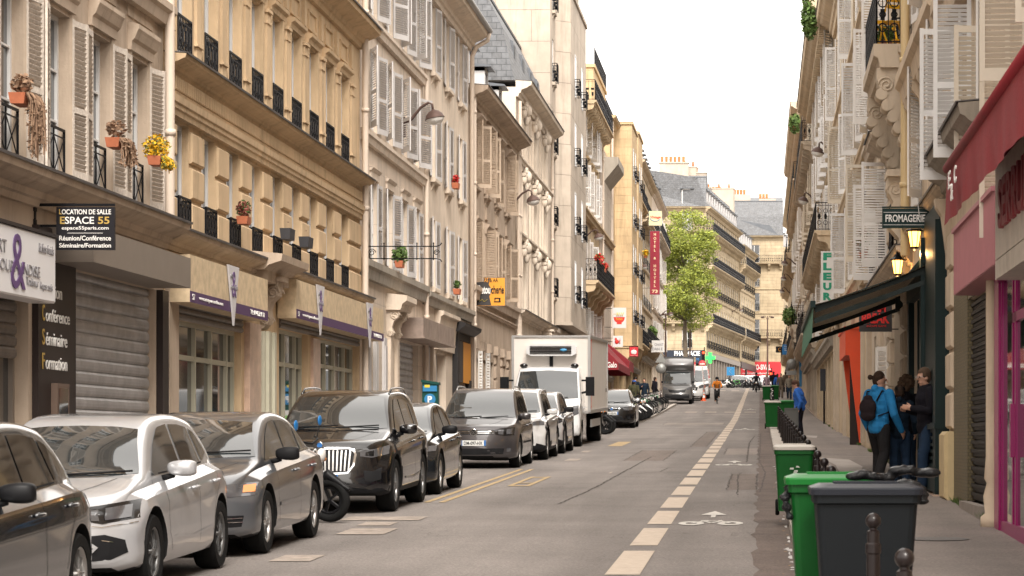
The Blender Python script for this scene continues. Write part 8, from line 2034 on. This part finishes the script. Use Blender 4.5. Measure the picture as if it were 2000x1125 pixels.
# ================================================================= bins
BG = mat('bin_green', (.002,.07,.010), .45, var=.15, dirt=.5); BGR = mat('bin_anthracite', (.008,.010,.012), .5, var=.08, dirt=.1); BGL = mat('bin_lid_green', (.006,.12,.018), .4); GLD_ = mat('bin_lid_grey', (.018,.02,.026), .4); BEI = mat('bin_lid_beige', (.40,.37,.33), .5)
def bin_(label, x, y, w=.58, d=.70, h=1.0, body=BG, lid=BGL, rz=0, gf=SW, open_=False, group='wheeled bins along the right kerb'):
    t = empty('wheeled_bin', (x, y, gf(y)), rz, label, 'bin', group); mb = MB(); n = 6
    def ring(wx, dy, z, r=.05, dyo=0): 
        P_ = []
        for cx, cy, a0 in ((wx-r,dy-r,0),(-wx+r,dy-r,90),(-wx+r,-dy+r,180),(wx-r,-dy+r,270)):
            for k in range(4): a = radians(a0+30*k); P_.append((cx+r*cos(a), cy+r*sin(a)+dyo, z))
        return P_
    zb, zt = .06, h-.10
    R_1 = [ring(w*.40,d*.36,zb,.04,.02), ring(w*.405,d*.365,zb+.1,.04,.02), ring(w*.475,d*.455,zt-.06,.05), ring(w*.48,d*.46,zt-.06,.05), ring(w*.5,d*.49,zt-.05,.05), ring(w*.505,d*.495,zt,.05)]
    ids = [[mb.V(p) for p in r_] for r_ in R_1]
    for a, b in zip(ids, ids[1:]):
        for k in range(16): mb.F((a[k],a[(k+1)%16],b[(k+1)%16],b[k]))
    mb.F(ids[0]); mb.F(ids[-1]); bd = mb.build('body', body, t)
    mb = MB()
    R_1 = [ring(w*.53,d*.52,zt+.0,.06), ring(w*.535,d*.525,zt+.035,.06), ring(w*.525,d*.515,zt+.045,.06), ring(w*.45,d*.43,zt+.062,.06), ring(w*.43,d*.41,zt+.066,.05)]
    ids = [[mb.V(p) for p in r_] for r_ in R_1]
    for a, b in zip(ids, ids[1:]):
        for k in range(16): mb.F((a[k],a[(k+1)%16],b[(k+1)%16],b[k]))
    mb.F(ids[0]); mb.F(ids[-1])
    for i in range(3): mb.box(-w*.3, w*.3, -d*.28+i*d*.22, -d*.24+i*d*.22, zt+.064, zt+.080)
    ld = mb.build('lid', lid, t)
    mb = MB(); mb.smooth = True; mb.tube([(-w*.42,d*.50,zt+.02),(-w*.42,d*.60,zt+.03),(w*.42,d*.60,zt+.03),(w*.42,d*.50,zt+.02)], .018, 8); mb.build('handle', body, t)
    for q in (-1,1): mb = MB(); mb.lathe([(0,-.025),(.09,-.025),(.1,-.01),(.1,.01),(.09,.025),(0,.025)], 16, (q*w*.42,d*.40,.1), 'x'); mb.build('wheel', RUB, t)
    return t
# the near grey bin, its green neighbour and the rubbish bags squeezed under the lid
nb = bin_('dark grey wheeled bin nearest the camera with a black bag hanging over its rim', .655, 15.75, .66, .74, 1.0, BGR, GLD_)
g1 = bin_('green wheeled bin right behind the near dark grey bin', .50, 16.6, .64, .75, 1.03, BG, BGL)
BAG = mat('black_bag', (.012,.012,.013), .25, bump=.6, bscale=18)
def bag(label, loc, pts, seed=1):
    t = empty('rubbish_bag', loc, 0, label, 'rubbish bag'); rg = random.Random(seed); mb = MB()
    for x, y, z, r in pts:
        mb.sphere((x,y,z), r, 12, 8, (1.2,1,.55))
        for j in range(7): a = rg.uniform(0,6.28); mb.tube([(x,y,z+.01),(x+r*cos(a),y+r*sin(a),z+rg.uniform(-.02,.03))], [.02,.01], 6)
    mb.tube([p[:3] for p in pts], [p[3]*.62 for p in pts], 8)
    remesh(mb, 'bag', BAG, .010, 1, t); return t
z0 = SW(16)-.06
bag('crumpled black rubbish bag lying on top of the near grey bin', (0,0,0), [(.60+.07*i,16.05+.02*sin(i*2.3),z0+1.06+.012*sin(i*1.7)+.03*(i > 3)*(i < 8),.05+.008*sin(i*2.1)) for i in range(8)], 3)
bag('black bag loop hanging over the right end of the near grey bin', (0,0,0), [(.90,15.7,z0+1.02,.05),(.95,15.68,z0+1.01,.05),(.985,15.66,z0+.985,.05),(1.0,15.64,z0+.95,.045),(1.005,15.62,z0+.91,.04)], 8)
bag('black bag corner hanging down the left side of the green bin', (0,0,0), [(.19,16.35,z0+.98,.035),(.16,16.3,z0+.92,.035),(.17,16.28,z0+.85,.03),(.19,16.28,z0+.79,.025)], 5)
b2_ = bin_('green wheeled bin with a beige lid and faded white print, alone at the kerb', .41, 30.5, .48, .55, .90, BG, BEI)
mb = MB(); rg = random.Random(2)
for i in range(16): x = -.02+rg.uniform(-.035,.05); z = .60-.02*i+rg.uniform(-.01,.01); mb.quad((x,-.262+.0*i,z),(x+rg.uniform(.02,.05),-.262,z),(x+.04,-.26,z-.022),(x-.01,-.26,z-.02))
fp = mb.build('faded_print', mat('faded_white_print',(.45,.47,.42),.6), b2_); fp.location.y = -.0
for v in fp.data.vertices: v.co.y = -(.48/.48)*(.55*(.36+.095*max(0,(v.co.z-.16))/.6))-.012
bin_('green wheeled bin with pale lid beyond the bollards, nearer of two', .44, 92, .60, .72, 1.05, BG, BEI)
bin_('green wheeled bin with green lid right behind the pale lidded one', 1.0, 95, .58, .72, 1.05, BG, BGL)
bin_('far green bin with pale lid at the kerb near the crossing', .42, 171, .6, .72, 1.06, BG, BEI); bin_('far green bin with green lid, next to the stickered post', 1.0, 172.5, .58, .72, 1.06, BG, BGL)
# bollards
BOL = mat('bollard_brown', (.012,.008,.008), .38, .15, var=.15, coat=.2)
mb = MB(); mb.lathe([(.052,0),(.052,.03),(.040,.05),(.040,.60),(.046,.61),(.046,.66),(.036,.67),(.036,.735),(.022,.745),(.022,.76)], 18); bpost = mb.mesh('post', BOL, sharp=30)
mb = MB(); mb.sphere((0,0,.795), .046, 18, 12); bball = mb.mesh('ball', BOL)
ys_b = [11.4,14.55,18.3,20.9,23.2,25.7,28.7,30.9,34.6,37.9,40.8,44.2,47.5,51,54.8,58.8,63,67.5,72,77,84,90,98,106,115,125,136]
bl_l = {0:'ball topped bollard nearest the camera, right of the dark grey bin middle', 1:'ball topped bollard second from the camera, before the middle of the grey bin'}
for i, y in enumerate(ys_b):
    t = empty('bollard', (.655, y, SW(y)), 0, bl_l.get(i, 'slim brown ball topped bollard in the long row between the bins'), 'bollard', 'bollards along the right kerb')
    inst('post', bpost, t, scale=(1,1,1.0)); inst('ball', bball, t)
# panel cabinet near the row and wall boxes
t = empty('street_cabinet', (.93, 74.5, SW(74.5)), 0, 'low grey flat panel cabinet between the blue anorak man and the bollards', 'cabinet')
mb = MB(); mb.cbox(-.19,.17,-.1,.1,0,.88,.01); mb.box(-.21,.2,-.12,.12,.88,.92); mb.box(-.21,-.18,-.13,.12,0,.9); mb.box(.17,.2,-.13,.12,0,.9); mb.build('cabinet', mat('cabinet_grey',(.10,.10,.095),.5), t)
t = empty('utility_box', (2.62, 103, SW(103)), 0, 'narrow dark grey meter box on a post against the right wall', 'utility box')
mb = MB(); mb.box(-.16,.06,-.12,.12,1.35,2.25); mb.build('box', mat('cabinet_dark',(.05,.05,.055),.5), t); mb = MB(); mb.tube([(0,0,0),(0,0,1.4)], .04, 8); mb.build('post', IRON, t)
t = empty('sticker_post', (.80, 168, SW(168)), 0, 'black kerb post covered with white stickers beside the far bins', 'post')
mb = MB(); mb.box(-.12,.12,-.05,.05,0,.95); mb.build('panel', BLACK, t)
for i in range(7): mb = MB(); mb.box(-.1+.03*(i%3),.0+.03*(i%3),-.056,-.052,.15+.11*i,.2+.11*i); mb.build('sticker', WHITE, t)
# cones
CON = mat('cone_orange', (.72,.10,.02), .5); 
def cone(x, Y, label):
    t = empty('traffic_cone', (xs(x,Y), Y, G(Y)), 0, label, 'traffic cone', 'traffic cones by the service vans'); mb = MB(); mb.box(-.2,.2,-.2,.2,0,.04); mb.lathe([(.15,.04),(.115,.22)], 16); mb.lathe([(.085,.4),(.07,.5)], 16); mb.lathe([(.045,.64),(.03,.75),(0,.75)], 16); mb.build('cone', CON, t)
    mb = MB(); mb.lathe([(.115,.22),(.085,.4)], 16); mb.lathe([(.07,.5),(.045,.64)], 16); mb.build('white_band', WHITE, t)
cone(1374,177,'orange and white traffic cone nearer, right beside the first service van'); cone(1381,192,'orange and white traffic cone farther, beside the second service van')
# ================================================================= plants
GRL = [mat('green_leaf', (.10,.17,.035), .7, var=.3, vscale=9), mat('dark_leaf', (.045,.08,.02), .7)]
YFL = [mat('yellow_flower', (.72,.42,.01), .6), mat('olive_leaf', (.16,.17,.03), .7)]
DRY = [mat('dry_stalk', (.30,.19,.12), .9, var=.3, vscale=12), mat('dry_leaf', (.20,.12,.075), .9)]
RFL = [mat('rusty_leaf', (.22,.06,.04), .7), mat('dark_leaf', (.05,.09,.02))]
RDF = [mat('red_flower', (.6,.03,.03), .6), mat('green_leaf', (0,0,0))]
def potplant(label, loc, lm, r=(.22,.18,.2), n=260, s=.04, pot=TERRA, pw=.5, ph=.16, hang=0, box=True, seed=1, name='potted_plant', cat='potted plant', zup=.22):
    """loc = top centre of its support; pots are planters along y"""
    t = empty(name, loc, 0, label, cat); mb = MB()
    if box: mb.prism([(-.08,-pw/2,0),(.08,-pw/2,0),(.1,-pw/2-.02,ph),(-.1,-pw/2-.02,ph)], (0,pw,0))
    else: mb.lathe([(0,0),(.08,0),(.11,ph*.8),(.125,ph*.8),(.125,ph),(.1,ph),(0,ph*.9)], 14)
    mb.build('pot', pot, t); rg = random.Random(seed); mb = MB(); leaves(mb, (0,0,ph+zup*.6), r, n, s, rg)
    if hang:
        for i in range(70):
            y = rg.uniform(-pw/2,pw/2); x = .1+rg.uniform(0,.1); L = rg.uniform(.3,1)*hang; mb.cur = rg.choice((0,1)); pts = [(x-.03,y,ph),(x+.03,y+rg.uniform(-.04,.04),ph*.6-.1*L),(x+.03+rg.uniform(-.05,.05),y+rg.uniform(-.08,.08),ph-L)]
            for a, b in zip(pts, pts[1:]): mb.bar(a, b, .006)
            for j in range(3): q = V3(pts[1]).lerp(V3(pts[2]), rg.random()); leaves(mb, q, (.03,.03,.05), 3, s*.7, rg)
    mb.cur = 0; mb.build('foliage', lm, t); return t
potplant('terracotta box with long dry brown stalks hanging down, far left window', (-8.80,29.9,5.72), DRY, (.13,.2,.12), n=220, pw=.4, ph=.13, hang=.8, seed=4)
potplant('terracotta box with a dried out brown plant on the window rail', (-8.80,34.25,5.72), DRY, (.13,.2,.12), n=220, pw=.36, ph=.13, hang=.4, seed=5)
potplant('terracotta pot overflowing with bright yellow flowers on the last shuttered window', (-8.76,36.4,5.72), YFL, (.2,.25,.2), 800, .03, pw=.3, ph=.13, hang=.2, seed=6)
potplant('window box with rusty red foliage on the golden building', (-8.80,42.75,5.42), RFL, (.13,.2,.15), 360, .035, pw=.3, ph=.13, seed=7)
PG = mat('dark_grey_planter', (.05,.05,.055), .5)
potplant('left of the two empty dark grey planters on the golden building', (-8.76,46.5,5.46), DRY, (.02,.02,.01), 6, .02, pot=PG, pw=.5, ph=.2, seed=8, name='window_planter', cat='planter'); potplant('right of the two empty dark grey planters on the golden building', (-8.76,48.4,5.46), DRY, (.02,.02,.01), 6, .02, pot=PG, pw=.5, ph=.2, seed=9, name='window_planter', cat='planter')
potplant('trailing green plant in a terracotta pot behind the iron gantry', (-8.75,60.9,5.95), GRL, (.2,.3,.25), 420, .05, seed=10, pw=.4)
potplant('pink and green pot plant on a sill of the cream plaster building', (-8.75,72.1,9.0), RDF, (.12,.2,.12), 160, .05, seed=11, pw=.4); potplant('green pot plant on the sill next to it, cream plaster building', (-8.75,72.4,5.98), GRL, (.12,.2,.12), 160, .05, seed=12, pw=.4)
potplant('red geraniums on the flowered first balcony, left side', (-8.15,127,10.75), RDF, (.25,.8,.22), 420, .09, seed=13, pw=1.2); potplant('second pot of pink flowers on the same left balcony', (-8.15,131,10.6), RDF, (.22,.5,.2), 260, .09, seed=14, pw=.9)
potplant('yellow flowers on a small rail of the sandy bay building', (-7.75,169.5,14.2), YFL, (.2,.4,.3), 200, .1, seed=15)
potplant('green window plants low on the last left building', (-8.6,200,10.2), GRL, (.4,.9,.6), 420, .12, seed=16); potplant('long green plants on the far right planted balcony', (1.65,143,8.6), GRL, (.4,2.8,.5), 900, .12, seed=17, pw=3)
potplant('overhanging ivy at the roof edge of the right hand row', (1.8,91.5,17.6), GRL, (.3,1.8,.9), 900, .11, seed=18, pw=2, zup=-.8, name='ivy', cat='ivy'); potplant('roof edge plants on the farther right building', (1.9,140,19.2), GRL, (.3,2.5,.5), 500, .13, seed=19, pw=2)
potplant('small leafy shrub hanging before the white shutters above the awning', (2.35,57.5,5.9), [DRY[0],GRL[0]], (.22,.5,.5), 500, .05, seed=20, pw=.6)
# roof terrace plants, left
potplant('tufts of green plants on the highest left roof terrace', (-9.6,122.5,24.8), GRL, (.4,1.6,.7), 500, .14, seed=21, pw=2)
potplant('potted green plant on the balcony with yellow chairs', (2.3,46.2,8.84), GRL, (.16,.16,.2), 260, .05, pot=TERRA, box=False, ph=.25, seed=22)
def chair(label, loc, rz):
    t = empty('folding_chair', loc, rz, label, 'chair'); YC = mat('yellow_lacquer', (.78,.42,.01), .4)
    for z0_, nm in ((.44,'seat'),(.72,'backrest')):
        mb = MB()
        for k in range(5 if nm == 'seat' else 2): 
            if nm == 'seat': mb.box(-.2,.2,-.2+.085*k,-.14+.085*k,.43,.45)
            else: mb.box(-.2,.2,.19,.215,.66+.12*k,.73+.12*k)
        mb.build(nm, YC, t)
    for q in (-1,1):
        mb = MB(); mb.bar((q*.2,-.2,0),(q*.2,.21,.86),.012); mb.build('leg', YC, t); mb = MB(); mb.bar((q*.18,.2,0),(q*.18,-.18,.44),.012); mb.build('leg', YC, t)
chair('yellow slatted folding chair on the corner balcony, nearer one', (2.4,45.3,8.84), radians(200)); chair('yellow slatted folding chair on the corner balcony, farther one', (2.4,47.3,8.84), radians(20))
# weeds at the foot of the right wall, litter
mb = MB(); rg = random.Random(9)
for i in range(60):
    y = rg.choice((29.5, 33.5, 51, 60, 66.5, 67.2, 90, 96, 101, 52))+rg.uniform(-.5,.5); x = 2.66-rg.uniform(0,.06)
    for j in range(9): a = rg.uniform(0,6.28); h = rg.uniform(.04,.12); mb.poly([(x,y,SW(y)),(x+.01,y+.012,SW(y)),(x-.02+.05*cos(a),y+.06*sin(a),SW(y)+h)])
tagp(mb.build('weeds', GRL[0]), kind='stuff')
mb = MB()
for i in range(40): y = rg.uniform(20,50); x = rg.choice((rg.uniform(.2,.34),rg.uniform(.7,2.5),rg.uniform(.25,.34))); z = (SW(y) if x > .4 else G(y))+.012; s = rg.uniform(.012,.03); mb.poly([(x-s,y,z),(x,y-s,z),(x+s,y,z+.004),(x,y+s,z)])
tagp(mb.build('fallen_leaves', mat('dry_leaf_litter',(.35,.2,.06),.8)), kind='stuff')
# dark, matt things carry little sheen
for nm, m in MAT.items():
    b = m.node_tree.nodes['Principled BSDF']; c = b.inputs['Base Color'].default_value
    if max(c[:3]) < .13 and b.inputs['Coat Weight'].default_value < .3 and 'glass' not in nm and 'metal' not in nm and b.inputs['Metallic'].default_value < .35: b.inputs['Specular IOR Level'].default_value = .16
for nm in ('magenta_paint','bollard_brown','bin_green','bin_lid_green'): MAT[nm].node_tree.nodes['Principled BSDF'].inputs['Specular IOR Level'].default_value = .25
